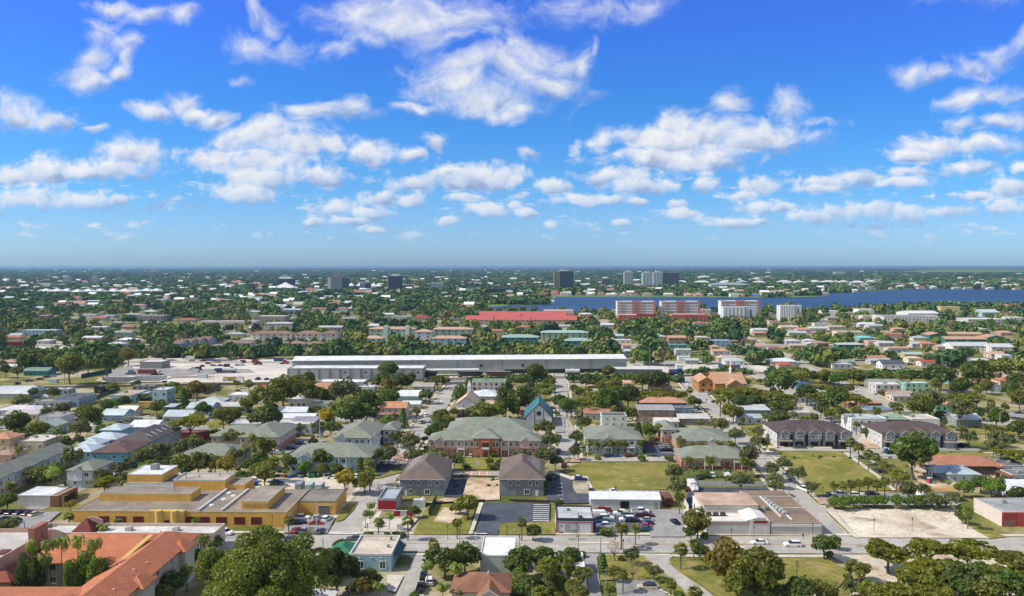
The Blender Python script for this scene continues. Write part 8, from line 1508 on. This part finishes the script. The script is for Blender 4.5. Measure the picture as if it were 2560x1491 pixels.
def loco():
    A, B_ = GT('B3', 1530, 233), GT('B3', 1702, 230); w = (B_ - A).length; r = thing('locomotive', A, 'locomotive', 'dark blue diesel locomotive right of the grey loading shed', rot=math.atan2(B_.y - A.y, B_.x - A.x))
    obj('hood', MB().box(1.2, w - 5, -1.1, 1.1, 1.3, 4.2), M('paint'), r, (26, 48, 130)); obj('cab', MB().box(w - 5, w - 2.4, -1.5, 1.5, 1.3, 4.6), M('paint'), r, (24, 44, 120)); obj('nose', MB().box(w - 2.4, w - .8, -1.1, 1.1, 1.3, 2.8), M('paint'), r, (26, 48, 130)); obj('deck', MB().box(.3, w - .3, -1.5, 1.5, 1.0, 1.3), M('matte'), r, (30, 30, 36)); obj('cab_window', MB().box(w - 4.6, w - 2.9, -1.56, 1.56, 3.2, 4.1), M('glass'), r); obj('white_stripe', MB().box(1.4, w - 5.2, -1.13, -1.1, 2.9, 3.2), M('matte'), r, (190, 196, 214))
    for x in (3, w - 3.5): obj('bogie', MB().box(x - 1.8, x + 1.8, -1.0, 1.0, .2, .95), M('matte'), r, (34, 32, 32))
loco()
def container(t, xl, xr, yb, col, label, H=2.7, D=2.5, nm='container', cat='container', wheels=False, mat='metal'):
    p = GT(t, xl, yb); w = (S(t, xr, 0)[0] - S(t, xl, 0)[0]) / ((S(t, 0, yb)[1] - Y0) / CAM_H); z = 1.1 if wheels else 0
    r = thing(nm, p, cat, label, rot=-TH); obj('box', MB().box(0, w, 0, D, z, z + H), M(mat), r, col); obj('end_door', MB().box(w + .001, w + .06, .1, D - .1, z + .1, z + H - .1), M('matte'), r, tuple(max(0, c - 30) for c in col)); obj('top_rail', MB().box(-.03, w + .03, -.05, .1, z + H, z + H + .1), M('matte'), r, tuple(min(255, c + 20) for c in col))
    if wheels: obj('wheels', MB().cyl((w * .8, -.02, .5), (w * .8, D, .5), .5, .5, 12).cyl((w * .88, -.02, .5), (w * .88, D, .5), .5, .5, 12), M('matte'), r, (30, 30, 32)).name = 'wheel_axle'
    return r
for a in (('B1', 1355, 1525, 232, (140, 40, 50), 'dark red box trailer in the truck yard', 2.9, 2.6, 'trailer', 'trailer', True), ('B1', 1355, 1490, 565, (226, 176, 30), 'bright yellow box trailer behind the sky blue cottage', 2.8, 2.6, 'trailer', 'trailer', True), ('B1', 1300, 1430, 480, (206, 222, 224), 'white box trailer beside the turquoise workshop', 2.9, 8, 'trailer', 'trailer', True),
          ('B1', 1875, 1952, 208, (206, 214, 220), 'small white container in the truck yard'), ('B1', 1945, 2035, 262, (200, 212, 222), 'pale container beside the hopper wagons'), ('B1', 1828, 1912, 82, (226, 230, 232), 'white office trailer at the back of the yard', 3.2), ('B2', 175, 265, 96, (40, 90, 150), 'blue container at the back of the yard'), ('B1', 475, 560, 312, (190, 206, 206), 'pale green container beside the tracks'),
          ('B3', 2035, 2075, 160, (70, 120, 180), 'light blue container beside the red one'), ('B3', 2078, 2206, 165, (176, 50, 46), 'red container beside the tracks near the steeple'), ('B3', 2208, 2248, 166, (50, 90, 170), 'blue container right of the red one'), ('A2', 383, 440, 310, (150, 170, 184), 'grey blue storage container, left one of three behind the yellow garage', 2.4, 5), ('A2', 487, 540, 312, (176, 206, 204), 'pale green storage container, middle one of three behind the yellow garage', 2.2, 5), ('A2', 580, 640, 312, (196, 206, 206), 'white storage container, right one of three behind the yellow garage', 2.2, 5),
          ('A2', 515, 580, 188, (24, 130, 70), 'green steel dumpster under the trees', 1.9, 3, 'dumpster', 'dumpster'), ('B4', 1175, 1255, 1015, (30, 70, 56), 'dark green dumpster beside the blue portable toilet', 1.6, 2.4, 'dumpster', 'dumpster'), ('B4', 1925, 1990, 945, (24, 80, 60), 'dark green bin beside the right townhouses', 1.5, 2.4, 'dumpster', 'dumpster'), ('A4', 0, 0, 0, 0, 0)):
    if a[5]: container(*a)
def toilet(t, x, y, col, label):
    p = GT(t, x, y); r = thing('portable_toilet', p, 'portable toilet', label, rot=.3); obj('cabin', MB().box(-.6, .6, -.6, .6, 0, 2.2), M('paint'), r, col); obj('roof', MB().box(-.64, .64, -.64, .64, 2.2, 2.36), M('paint'), r, (226, 228, 232)); obj('door', MB().box(-.45, .45, -.64, -.6, .1, 2.0), M('paint'), r, (206, 210, 220) if False else tuple(min(255, c + 24) for c in col))
toilet('A4', 1590, 240, (44, 54, 130), 'blue and red portable toilet beside the pale blue house'); o_ = THINGS[-1][0]; obj('side_panel', MB().box(-.66, -.61, -.55, .55, .1, 2.1), M('paint'), o_, (190, 40, 60)); toilet('B4', 1160, 1000, (40, 70, 150), 'blue portable toilet in front of the right townhouses')
def tanker():
    p = GT('B1', 2130, 205); r = thing('tank_truck', p, 'truck', 'silver tank truck with blue cab in the truck yard', rot=0); obj('tank', MB().cyl((5, 0, 2.1), (14.5, 0, 2.1), 1.2, 1.2, 14), M('metal'), r, (190, 196, 200)); obj('cab', MB().box(0, 4, -1.2, 1.2, .8, 3.2), M('paint'), r, (30, 60, 110)); obj('chassis', MB().box(.5, 14, -1, 1, .5, .9), M('matte'), r, (40, 40, 42))
    for x in (1, 3.4, 12, 13.4): obj('wheel', MB().cyl((x, -1.2, .5), (x, 1.2, .5), .5, .5, 12), M('matte'), r, (28, 28, 30))
tanker()
for i in range(34):                                           # machines and stacked goods in the yard
    t, x, y = ('B1', rr.uniform(1700, 2500), rr.choice((70, 74, 112, 150, 185))) if i < 14 else ('B2', rr.uniform(300, 2500), rr.uniform(62, 70)) if i < 26 else ('B1', rr.uniform(2140, 2500), rr.uniform(285, 292))
    p = GT(t, x, y); c, cn = rr.choice((((150, 150, 150), 'grey'), ((206, 206, 204), 'white'), ((120, 60, 50), 'rust red'), ((70, 74, 80), 'dark'), ((196, 160, 70), 'ochre'))); w_, h_ = rr.uniform(2, 5), rr.uniform(1, 2.6)
    r = thing('goods_stack', p, 'goods stack', None, cn + ' stack of goods', rr.uniform(-.3, .3), group='stacked goods in the freight yard'); obj('stack', MB().box(0, w_, 0, 2.2, .15, h_), M('matte'), r, c); obj('pallet', MB().box(-.1, w_ + .1, -.1, 2.3, 0, .148), M('matte'), r, (130, 104, 76)); obj('cover', MB().box(.3, w_ - .3, .3, 1.9, h_ + .002, h_ + .4), M('matte'), r, tuple(v * .8 for v in c))
def semi(t, x, y, col, label):
    p = GT(t, x, y); r = thing('truck_cab', p, 'truck', label); obj('cab', loft([(-1.6, 1.2, .8, 3.1, 1.1), (1.0, 1.2, .8, 3.2, 1.1), (1.3, 1.2, .8, 2.1, 1.1), (3.0, 1.1, .8, 1.9, 1.0), (3.2, 1, .8, 1.6, .9)]), M('paint'), r, col); obj('windscreen', MB().box(.9, 1.28, -1.0, 1.0, 2.1, 2.9), M('glass'), r); obj('chassis', MB().box(-4, 3, -.9, .9, .5, .85), M('matte'), r, (40, 40, 42))
    for q in (2.2, -1.4, -3): obj('wheel', MB().cyl((q, -1.15, .5), (q, 1.15, .5), .5, .5, 12), M('matte'), r, (28, 28, 30))
semi('B1', 1560, 225, (214, 218, 222), 'white truck cab at the dark red trailer'); semi('B1', 1620, 128, (206, 210, 212), 'white truck cab beside the grey workshop'); semi('B1', 2365, 135, (214, 222, 228), 'white truck cab at the back right of the truck yard'); semi('B1', 1290, 222, (90, 120, 150), 'blue truck cab left of the dark red trailer'); semi('B2', 20, 128, (120, 30, 40), 'maroon truck cab beside the rail shed'); semi('B2', 285, 120, (150, 40, 50), 'red truck cab at the corner of the rail shed')
def rusty_bin():
    p = GT('A3', 1505, 470); r = thing('box_trailer', p, 'trailer', 'rusty brown enclosed trailer beside the white vehicle shed'); obj('box', MB().box(0, 2.6, 0, 7, .7, 3.1), M('metal'), r, (136, 78, 58)); obj('rear_door', MB().box(.15, 2.45, -.06, -.01, .9, 2.9), M('matte'), r, (84, 44, 36)); obj('wheel', MB().cyl((-.05, 2, .45), (2.65, 2, .45), .45, .45, 12), M('matte'), r, (28, 28, 30))
rusty_bin()
def tank_car():
    A, B_ = GT('B3', 522, 226), GT('B3', 665, 222); w = (B_ - A).length; r = thing('tank_wagon', A, 'rail wagon', 'white tank wagon at the open bays of the rail shed'); obj('tank', MB().cyl((.4, 0, 2.6), (w - .4, 0, 2.6), 1.6, 1.6, 14), M('metal'), r, (214, 222, 226)); obj('frame', MB().box(0, w, -1.2, 1.2, .7, 1.1), M('matte'), r, (50, 50, 52)); obj('dome', MB().cyl((w / 2, 0, 4), (w / 2, 0, 4.7), .7, .7, 10), M('matte'), r, (214, 214, 214))
tank_car()
SCRAP = [((40, 90, 190), 'blue'), ((36, 120, 200), 'bright blue'), ((220, 226, 230), 'white'), ((30, 110, 100), 'green'), ((206, 120, 50), 'orange'), ((150, 80, 50), 'brown')]
for i, (x, y) in enumerate(((2415, 205), (2440, 190), (2462, 215), (2480, 230), (2500, 200), (2465, 170), (2500, 165), (2440, 245))):
    p = GT('A1', x, y + 60); c, cn = SCRAP[i % 4]; r = thing('crate', p, 'crate', None, cn + ' crate heaped beside the yellow warehouse', rr.uniform(0, 3), group='crates beside the yellow warehouse'); s = rr.uniform(1.2, 2.2); obj('crate_body', MB().box(-s / 2, s / 2, -s / 2, s / 2, 0, s * .8), M('matte'), r, c); obj('lid', MB().box(-s * .54, s * .54, -s * .54, s * .54, s * .8, s * .9), M('matte'), r, tuple(min(255, v + 20) for v in c))
for i, x in enumerate((210, 285, 330, 370, 400, 440, 470)):
    p = GT('A2', x, 175 + (i % 3) * 5); c, cn = SCRAP[(i * 2 + 3) % 6]; r = thing('crate', p, 'crate', None, cn + ' crate under the trees left of the green dumpster', rr.uniform(0, 3), group='crates left of the green dumpster'); s = rr.uniform(1.1, 1.7); obj('crate_body', MB().box(-s / 2, s / 2, -s / 2, s / 2, 0, s * .7), M('matte'), r, c); obj('lid', MB().box(-s * .54, s * .54, -s * .54, s * .54, s * .7, s * .8), M('matte'), r, tuple(max(0, v - 20) for v in c))
# ------------------------------------------------------------------ poles, lamps, fences, wires
for t, x, y in (('A3', 75, 890), ('A3', 655, 895), ('A3', 1095, 940), ('A3', 1018, 790), ('A3', 1250, 780), ('A3', 632, 765), ('A2', 1888, 790), ('A2', 2468, 790), ('A2', 2005, 830), ('A2', 498, 745), ('A2', 1100, 775), ('A3', 1925, 790), ('A3', 2382, 800), ('A3', 2158, 830), ('A4', 440, 775), ('A4', 1042, 725), ('A4', 1418, 715), ('A4', 540, 390), ('B2', 1298, 920), ('A2', 160, 690)): lantern(t, x, y)
for t, x, yb, yt, kd, col in (('A4', 282, 1250, 985, 'utility', (96, 84, 74)), ('A4', 672, 1330, 1195, 'utility', (110, 96, 82)), ('A4', 55, 1115, 900, 'utility', (150, 146, 138)), ('A3', 925, 1343, 1100, 'utility', (150, 160, 166)), ('A3', 872, 1080, 760, 'plain', (120, 124, 128)), ('A2', 598, 735, 380, 'plain', (196, 192, 184)), ('A2', 886, 490, 250, 'utility', (120, 104, 88)), ('A2', 1210, 375, 230, 'plain', (90, 86, 80)), ('A2', 1388, 300, 165, 'plain', (70, 70, 74)), ('A2', 660, 900, 770, 'plain', (60, 62, 62)), ('A1', 245, 795, 615, 'plain', (70, 56, 52)), ('A1', 105, 300, 145, 'plain', (150, 156, 156)), ('A1', 622, 475, 350, 'light', (200, 196, 186)), ('A1', 1000, 610, 520, 'utility', (96, 88, 80)),
  ('A4', 1722, 1110, 980, 'light', (200, 206, 204)), ('A4', 30, 1343, 1245, 'light', (190, 200, 202)), ('A4', 208, 385, 235, 'plain', (130, 100, 84)), ('A4', 297, 440, 390, 'plain', (130, 110, 90)), ('A3', 1808, 470, 160, 'utility', (130, 124, 112)), ('A3', 1522, 350, 170, 'utility', (150, 140, 124)), ('A3', 2072, 350, 220, 'plain', (140, 130, 116)), ('A3', 757, 370, 185, 'plain', (130, 122, 110)), ('B2', 628, 855, 575, 'plain', (190, 190, 184)), ('B2', 800, 705, 505, 'plain', (176, 176, 172)), ('B2', 1125, 700, 535, 'utility', (150, 160, 170)), ('B2', 1146, 1095, 795, 'plain', (146, 146, 142)), ('B2', 1482, 790, 560, 'utility', (150, 146, 138)), ('B2', 1540, 780, 550, 'plain', (140, 136, 128)), ('B2', 1680, 570, 400, 'plain', (130, 124, 116)), ('B2', 1822, 390, 240, 'plain', (140, 140, 136)), ('B2', 1868, 690, 540, 'plain', (150, 146, 138)), ('B2', 2412, 675, 535, 'plain', (190, 190, 186)), ('B2', 1985, 375, 290, 'plain', (160, 160, 156)),
  ('B3', 608, 760, 560, 'plain', (160, 166, 150)), ('B3', 638, 790, 575, 'utility', (150, 150, 140)), ('B3', 565, 400, 230, 'utility', (120, 116, 108)), ('B3', 745, 1090, 860, 'plain', (206, 206, 202)), ('B3', 1805, 690, 570, 'light', (160, 180, 170)), ('B3', 2305, 800, 600, 'plain', (150, 166, 160)), ('B3', 2200, 640, 560, 'plain', (160, 156, 146)), ('B3', 1765, 310, 70, 'plain', (160, 164, 164)), ('B3', 1812, 300, 190, 'plain', (110, 150, 150)), ('B3', 1272, 680, 575, 'light', (130, 166, 176)), ('B3', 2445, 300, 200, 'plain', (150, 170, 170)), ('B3', 1355, 150, -40, 'plain', (140, 150, 140)), ('B3', 1500, 170, 40, 'light', (190, 190, 186)), ('B3', 640, 210, 105, 'light', (170, 176, 176)), ('B3', 355, 230, 130, 'light', (160, 166, 170)), ('B3', 1205, 130, 30, 'plain', (150, 150, 146)),
  ('B4', 480, 690, 505, 'plain', (176, 180, 170)), ('B4', 545, 680, 545, 'plain', (140, 170, 160)), ('B4', 248, 690, 595, 'light', (190, 196, 196)), ('B4', 630, 700, 590, 'light', (190, 196, 196)), ('B4', 1220, 700, 585, 'light', (206, 210, 208)), ('B4', 1768, 680, 565, 'light', (120, 190, 180)), ('B4', 2280, 790, 590, 'light', (170, 176, 170)), ('B4', 2262, 1060, 900, 'plain', (120, 90, 76)), ('B4', 2095, 985, 900, 'plain', (130, 110, 96)), ('B4', 110, 190, 90, 'plain', (206, 206, 200)), ('B1', 2130, 525, 390, 'utility', (80, 90, 70)), ('B1', 1970, 580, 460, 'plain', (90, 90, 84)), ('B1', 1802, 605, 530, 'plain', (100, 96, 90)), ('B1', 1485, 735, 620, 'plain', (110, 100, 90)), ('B1', 465, 770, 600, 'plain', (130, 124, 110)), ('B1', 1300, 500, 380, 'plain', (150, 146, 140)), ('B1', 985, 640, 480, 'plain', (80, 84, 80)), ('B1', 760, 285, 165, 'plain', (180, 184, 176)), ('B1', 638, 320, 30, 'light', (140, 150, 140)), ('B1', 1455, 130, -30, 'plain', (90, 84, 78)), ('B1', 2270, 70, -60, 'plain', (150, 160, 140)), ('B1', 2105, 300, 180, 'plain', (130, 140, 150)),
  ('C1', 1420, 430, 340, 'plain', (190, 200, 206)), ('C1', 2045, 810, 735, 'plain', (226, 230, 232)), ('C1', 975, 790, 700, 'plain', (236, 236, 238)), ('C1', 1118, 930, 820, 'utility', (160, 160, 156)), ('C2', 18, 560, 440, 'plain', (190, 196, 200)), ('C2', 1480, 950, 770, 'plain', (190, 196, 196)), ('C2', 560, 470, 380, 'plain', (170, 176, 180)), ('C2', 1180, 470, 400, 'plain', (170, 176, 180))) + tuple(('C4', x, yb, yt, 'plain', (190, 196, 190)) for x, yb, yt in ((795, 630, 535), (900, 600, 510), (1180, 560, 490), (1290, 570, 500), (1322, 640, 500), (1570, 560, 480), (1625, 650, 480), (1692, 600, 465), (1875, 240, 190), (2045, 640, 510), (2345, 600, 500), (2472, 590, 475), (2400, 640, 560), (1768, 720, 650), (1648, 690, 620), (605, 940, 830), (335, 950, 820), (1850, 900, 780), (1580, 960, 830), (2105, 985, 870), (1960, 900, 840), (2172, 760, 690), (2295, 770, 710), (1530, 690, 610))):
    pole(t, x, yb, yt, kd, col, rot=RND.uniform(-.2, .2) + (math.pi if kd == 'light' and RND.random() < .4 else 0))
UP = [THINGS[i][0] for i in range(len(THINGS)) if THINGS[i][0].name.startswith('utility_pole')]
def tops(o, z=10.5): return o.matrix_basis @ Vector((0, 0, z))
def powerline(a, b, label):
    r = thing('power_line', a, 'power line', label); m = MB()
    for dx in (-1, 0, 1): q = wire(Vector((dx, 0, 0)), b - a + Vector((dx, 0, 0)), 1.2); k_ = len(m.v); m.v += q.v; m.f += [tuple(k_ + i for i in f) for f in q.f]
    obj('wire', m, M('matte'), r, (120, 116, 110))
for o in UP: o.scale
A, B_, C_ = (GT('A4', 282, 1250) + Vector((0, 0, 8.6)), GT('A4', 672, 1330) + Vector((0, 0, 5)), GT('A4', 1100, 1420) + Vector((0, 0, 6)))
powerline(A, B_, 'three thin wires from the pole on the corner lawn'); powerline(GT('A3', 925, 1343) + Vector((0, 0, 6.5)), GT('A3', 180, 1343) + Vector((0, 0, 5)), 'thin wires across the back lane at the bottom')
def panel_fence(a, b, h, col, label, cat='fence', see=False):
    A, B_ = GT(*a), GT(*b); w = (B_ - A).length; r = thing('fence', A, cat, label, rot=math.atan2(B_.y - A.y, B_.x - A.x)); m = MB(); n = max(2, int(w / 3))
    for i in range(n + 1): m.cyl((w * i / n, 0, 0), (w * i / n, 0, h + .15), .06, .06, 6)
    obj('fence_posts', m, M('matte'), r, (90, 92, 92)).name = 'post'
    if see:
        m = MB(); m.box(0, w, -.03, .03, h - .06, h); m.box(0, w, -.03, .03, .1, .16)
        for i in range(int(w / .5)): m.box(i * .5, i * .5 + .03, -.015, .015, .1, h)
        obj('fence_bars', m, M('matte'), r, col).name = 'railing'
    else: obj('fence_panel', MB().box(0, w, -.05, .05, .05, h), M('matte'), r, col)
panel_fence(('B1', 800, 262), ('B1', 1100, 205), 3, (40, 84, 84), 'dark teal screened fence left of the truck yard'); panel_fence(('B1', 760, 540), ('B1', 1180, 375), 2.2, (70, 110, 90), 'green mesh fence beside the turquoise workshop'); panel_fence(('A3', 1680, 410), ('A3', 1740, 530), 2.4, (206, 216, 214), 'white vinyl fence left of the store'); panel_fence(('A3', 1830, 255), ('A3', 2480, 265), 1.8, (206, 206, 204), 'long white fence in front of the yellow and red house'); panel_fence(('A3', 285, 745), ('A3', 425, 742), 1.4, (90, 92, 90), 'thin railing beside the white shop', see=True); panel_fence(('A2', 1990, 745), ('A2', 2160, 745), 1.6, (90, 92, 90), 'thin railing in front of the dry lawn', see=True); panel_fence(('A2', 2400, 745), ('A3', 40, 745), 1.4, (90, 92, 90), 'thin railing in front of the parking lot lawn', see=True)
panel_fence(('A2', 1660, 455), ('A2', 2250, 418), 1.0, (70, 60, 54), 'low black silt fence along the dirt plot'); panel_fence(('A3', -20, 412), ('A3', 425, 428), .9, (80, 66, 54), 'low brown silt fence behind the parking lot'); panel_fence(('B3', 1590, 295), ('B3', 1700, 300), 3, (130, 130, 132), 'grey concrete wall at the end of the right street', 'wall'); panel_fence(('B1', 2010, 420), ('B1', 2170, 345), 3, (110, 114, 120), 'grey blue wall beside the small lawn near the tracks', 'wall'); panel_fence(('B2', 1870, 330), ('B2', 2130, 325), 2.2, (150, 150, 146), 'grey wall at the end of the left street', 'wall')
panel_fence(('A2', 498, 735), ('A2', 575, 735), 2.2, (190, 184, 172), 'pale board fence beside the plain concrete pole')
# small sign panel, hydrant, people
def person(t, x, y, top, leg, label, h=1.74):
    p = GT(t, x, y); me = bpy.data.meshes.new('person'); J = [(0, 0, .92), (0, 0, 1.2), (0, 0, 1.42), (0, 0, 1.52), (0, .01, 1.66), (.1, 0, .88), (.12, .06, .48), (.12, .02, .06), (.12, .16, .03), (-.1, 0, .88), (-.13, -.1, .48), (-.13, -.18, .08), (-.13, -.06, .03), (.2, 0, 1.4), (.25, -.04, 1.12), (.25, .06, .88), (-.2, 0, 1.4), (-.25, .05, 1.12), (-.25, .16, .9)]
    E = [(0, 1), (1, 2), (2, 3), (3, 4), (0, 5), (5, 6), (6, 7), (7, 8), (0, 9), (9, 10), (10, 11), (11, 12), (2, 13), (13, 14), (14, 15), (2, 16), (16, 17), (17, 18)]
    rad = [.15, .14, .15, .065, .105, .1, .07, .045, .04, .1, .07, .045, .04, .07, .05, .04, .07, .05, .04]
    me.from_pydata(J, E, []); me.update(); o = bpy.data.objects.new('person', me); COL.objects.link(o); md = o.modifiers.new('skin', 'SKIN')
    for i, v in enumerate(me.skin_vertices[0].data): v.radius = (rad[i], rad[i])
    me.skin_vertices[0].data[0].use_root = True; o.modifiers.new('sub', 'SUBSURF').levels = 1; o.modifiers['sub'].render_levels = 1
    def b_p(k):
        z = xyz(k, k.new('ShaderNodeTexCoord').outputs['Object'])[2]; c = k.mix(k.math('GREATER_THAN', z, .95), lin(leg), lin(top)); c = k.mix(k.math('GREATER_THAN', z, 1.5), c, (.22, .12, .07)); c = k.mix(k.math('GREATER_THAN', z, 1.7), c, (.02, .015, .012)); return bsdf(k, c, .9)
    me.materials.append(pm('clothing_' + label[:12], b_p)); thing('person', p, 'person', label, o=o, rot=RND.uniform(0, 6)); return o
person('A3', 1022, 305, (30, 34, 40), (30, 34, 50), 'person in dark clothes standing beside the white car by the lawn'); person('A2', 1137, 270, (40, 40, 44), (36, 40, 60), 'person in dark clothes at the kerb beside the olive tree'); person('B2', 1692, 740, (40, 44, 60), (30, 30, 36), 'person in dark clothes walking in the left street'); person('A2', 95, 225, (120, 40, 40), (40, 50, 80), 'person in a red top beside the crates'); person('A4', 345, 778, (200, 200, 200), (70, 60, 50), 'person in a pale top on the pavement by the brown roofed store'); person('B3', 1915, 490, (60, 50, 46), (40, 40, 44), 'person in brown clothes walking on the right street')
for t, x, y, lab in (('A2', 1418, 710, 'white sign board on the paved shop front'), ('A2', 1190 + 990, 70, 'small white sign board on the round green lawn')):
    p = GT(t, x, y); r = thing('sign_board', p, 'sign', lab); obj('board', MB().box(-.9, .9, -.08, .08, .3, 2.2), M('matte'), r, (226, 228, 228)); obj('post', MB().box(-.8, -.65, -.05, .05, 0, .3).box(.65, .8, -.05, .05, 0, .3), M('matte'), r, (120, 120, 120))
p = GT('A2', 1470, 940); 
for t, x, y in (('A2', 1470, 945), ('A2', 1080, 760), ('A3', 1290, 950)):
    p = GT(t, x, y); r = thing('street_sign', p, 'street sign', None, 'small green street name sign'); obj('post', MB().cyl((0, 0, 0), (0, 0, 3), .04, .04, 6), M('matte'), r, (150, 152, 150)); obj('sign_plate', MB().box(-.5, .5, -.02, .02, 2.7, 3.0), M('matte'), r, (20, 120, 90))
# ------------------------------------------------------------------ labels for the rest: the look, then the nearest landmark, then the order
LM = [('the yellow warehouse', -100, 246), ('the orange tiled hotel', -95, 175), ('the red fronted shop', -39, 252), ('the left grey shell', -30, 276), ('the right grey shell', 3, 276), ('the blue corner building', -35, 205), ('the white roofed building', -3, 204), ('the white shop', 18, 233), ('the used car lot', 33, 240), ('the white shed', 36, 255), ('the beige store', 64, 235), ('the brown roofed store', 81, 240), ('the sandy lot', 112, 240), ('the corner lawn', 70, 195), ('the ramp lane', 35, 192), ('the pink walled store', 150, 240), ('the pale blue house', 108, 300), ('the rusty roofed hall', 120, 330), ('the right lawn', 80, 310), ('the middle lawn', 35, 290), ('the yellow red house', 62, 340), ('the pinkish house', 58, 385), ('the blue grey house', 22, 390), ('the pink house', -10, 330), ('the light blue house', -58, 345), ('the lilac blue house', -40, 400), ('the pink orange house', -100, 400), ('the olive hedge house', -125, 345), ('the bright blue house', -152, 310), ('the long townhouse row', -176, 280), ('the turquoise house', -165, 360), ('the umbrella tree', -128, 395), ('the teal church', -10, 430), ('the white chapel', -50, 460), ('the ochre church', 70, 560), ('the brown block', 45, 460), ('the left street', -40, 430), ('the centre street', 30, 460), ('the right street', 112, 470), ('the gabled townhouses', 85, 370), ('the right townhouses', 135, 365), ('the white block', 115, 400), ('the terrace house', 150, 410), ('the hedge', 120, 540), ('the freight shed', -100, 550), ('the truck yard', -200, 570), ('the rail shed', 0, 570), ('the mint house', 170, 450), ('the yellow house', 200, 520), ('the green dumpster', -70, 300), ('the avenue', 0, 219), ('the fig tree', -45, 165), ('the back lane', 22, 180),
      ('the teal apartments', 20, 720), ('the tall green apartments', -60, 800), ('the white apartments', -160, 790), ('the coral roofed school', 0, 950), ('the left dormitory', 130, 1300), ('the middle dormitory', 210, 1300), ('the right dormitory', 330, 1300), ('the white hotel', 390, 1250), ('the long depot', 560, 1150), ('the green motel', 290, 760), ('the big industrial hall', 520, 760), ('the green yellow hall', 500, 860), ('the turquoise roof', 380, 850), ('the stepped row houses', -260, 700), ('the teal house', -340, 620), ('the blue school block', -480, 820), ('the long pale school', -330, 1000), ('the white pavilions', -900, 2000), ('the glass tower', -290, 2400), ('the banded tower', -450, 2400), ('the dark slab tower', 120, 2500), ('the three slab towers', 350, 2700), ('the lake', 900, 1800), ('the red brown hall', -150, 1000), ('the dark slate roof', 330, 600), ('the sky blue house', 215, 780), ('the grey hall', -600, 1050), ('the office towers', -1200, 3000)]
def order_word(i, n):
    w = ['first', 'second', 'third', 'fourth', 'fifth', 'sixth', 'seventh', 'eighth', 'ninth', 'tenth', 'eleventh', 'twelfth', 'thirteenth', 'fourteenth', 'fifteenth']
    return w[i] if i < len(w) else 'number %d' % (i + 1)
def rel(p):
    px, py = PX((p.x, p.y, 0)); best = None
    for nm, x, y in LM:
        d = math.hypot((p.x - x) / max(60, y * .18), (p.y - y) / max(60, y * .30))
        if best is None or d < best[0]: best = (d, nm, x, y)
    _, nm, x, y = best; dx, dy = (p.x - x), (p.y - y) * .8
    if abs(dx) < 6 + y * .01 and abs(dy) < 8: s = 'close by'
    elif abs(dx) > abs(dy): s = 'right of' if dx > 0 else 'left of'
    else: s = 'behind' if dy > 0 else 'in front of'
    return s + ' ' + nm
def size_word(o, d):
    if o['category'] in ('tree', 'palm', 'shrub'):
        s = o.scale[0] * 1.0; return ('small ' if s < .62 else 'large ' if s > 1.15 else '') + d
    return d
def finish_labels():
    used, grp = {}, {}
    for o, lab, d in THINGS:
        if lab: used.setdefault(lab, []).append(o); continue
        base = size_word(o, d) + ' ' + rel(o.location); grp.setdefault(base, []).append(o)
    for base, L_ in grp.items():
        if len(L_) == 1 and base not in used: L_[0]['label'] = base; continue
        xs = [PX(o.location)[0] for o in L_]; ys = [PX(o.location)[1] for o in L_]
        wide = (max(xs) - min(xs)) > 1.2 * (max(ys) - min(ys))
        S_ = sorted(L_, key=lambda o: PX(o.location)[0] if wide else -PX(o.location)[1])
        for i, o in enumerate(S_):
            if len(S_) == 2: o['label'] = base + (', left of two' if i == 0 else ', right of two') if wide else base + (', nearer of two' if i == 0 else ', farther of two')
            else: o['label'] = base + ', ' + order_word(i, len(S_)) + (' from left' if wide else ' from front')
finish_labels()
for o, lab, d in THINGS:
    q = o['label'].split()
    while len(q) > 16 and 'the' in q: q.remove('the')
    o['label'] = ' '.join(q)
# ------------------------------------------------------------------ air
hz = MB().box(-33000, 33000, -3000, 33000, -1, 79.5)
def haze_mat():
    m = bpy.data.materials.new('haze'); m.use_nodes = True; k = NT(m.node_tree); k.n.clear(); o = k.new('ShaderNodeOutputMaterial'); v = k.new('ShaderNodeVolumePrincipled')
    v.inputs['Color'].default_value = (.37, .60, .80, 1); v.inputs['Density'].default_value = HAZE; v.inputs['Anisotropy'].default_value = .3
    k.l.new(v.outputs[0], o.inputs['Volume']); return m
HAZE = .00006
h_o = obj('haze', hz, haze_mat()); h_o['kind'] = 'stuff'
print('THINGS', len(THINGS), 'trees', n_ind, 'woods', n_c)
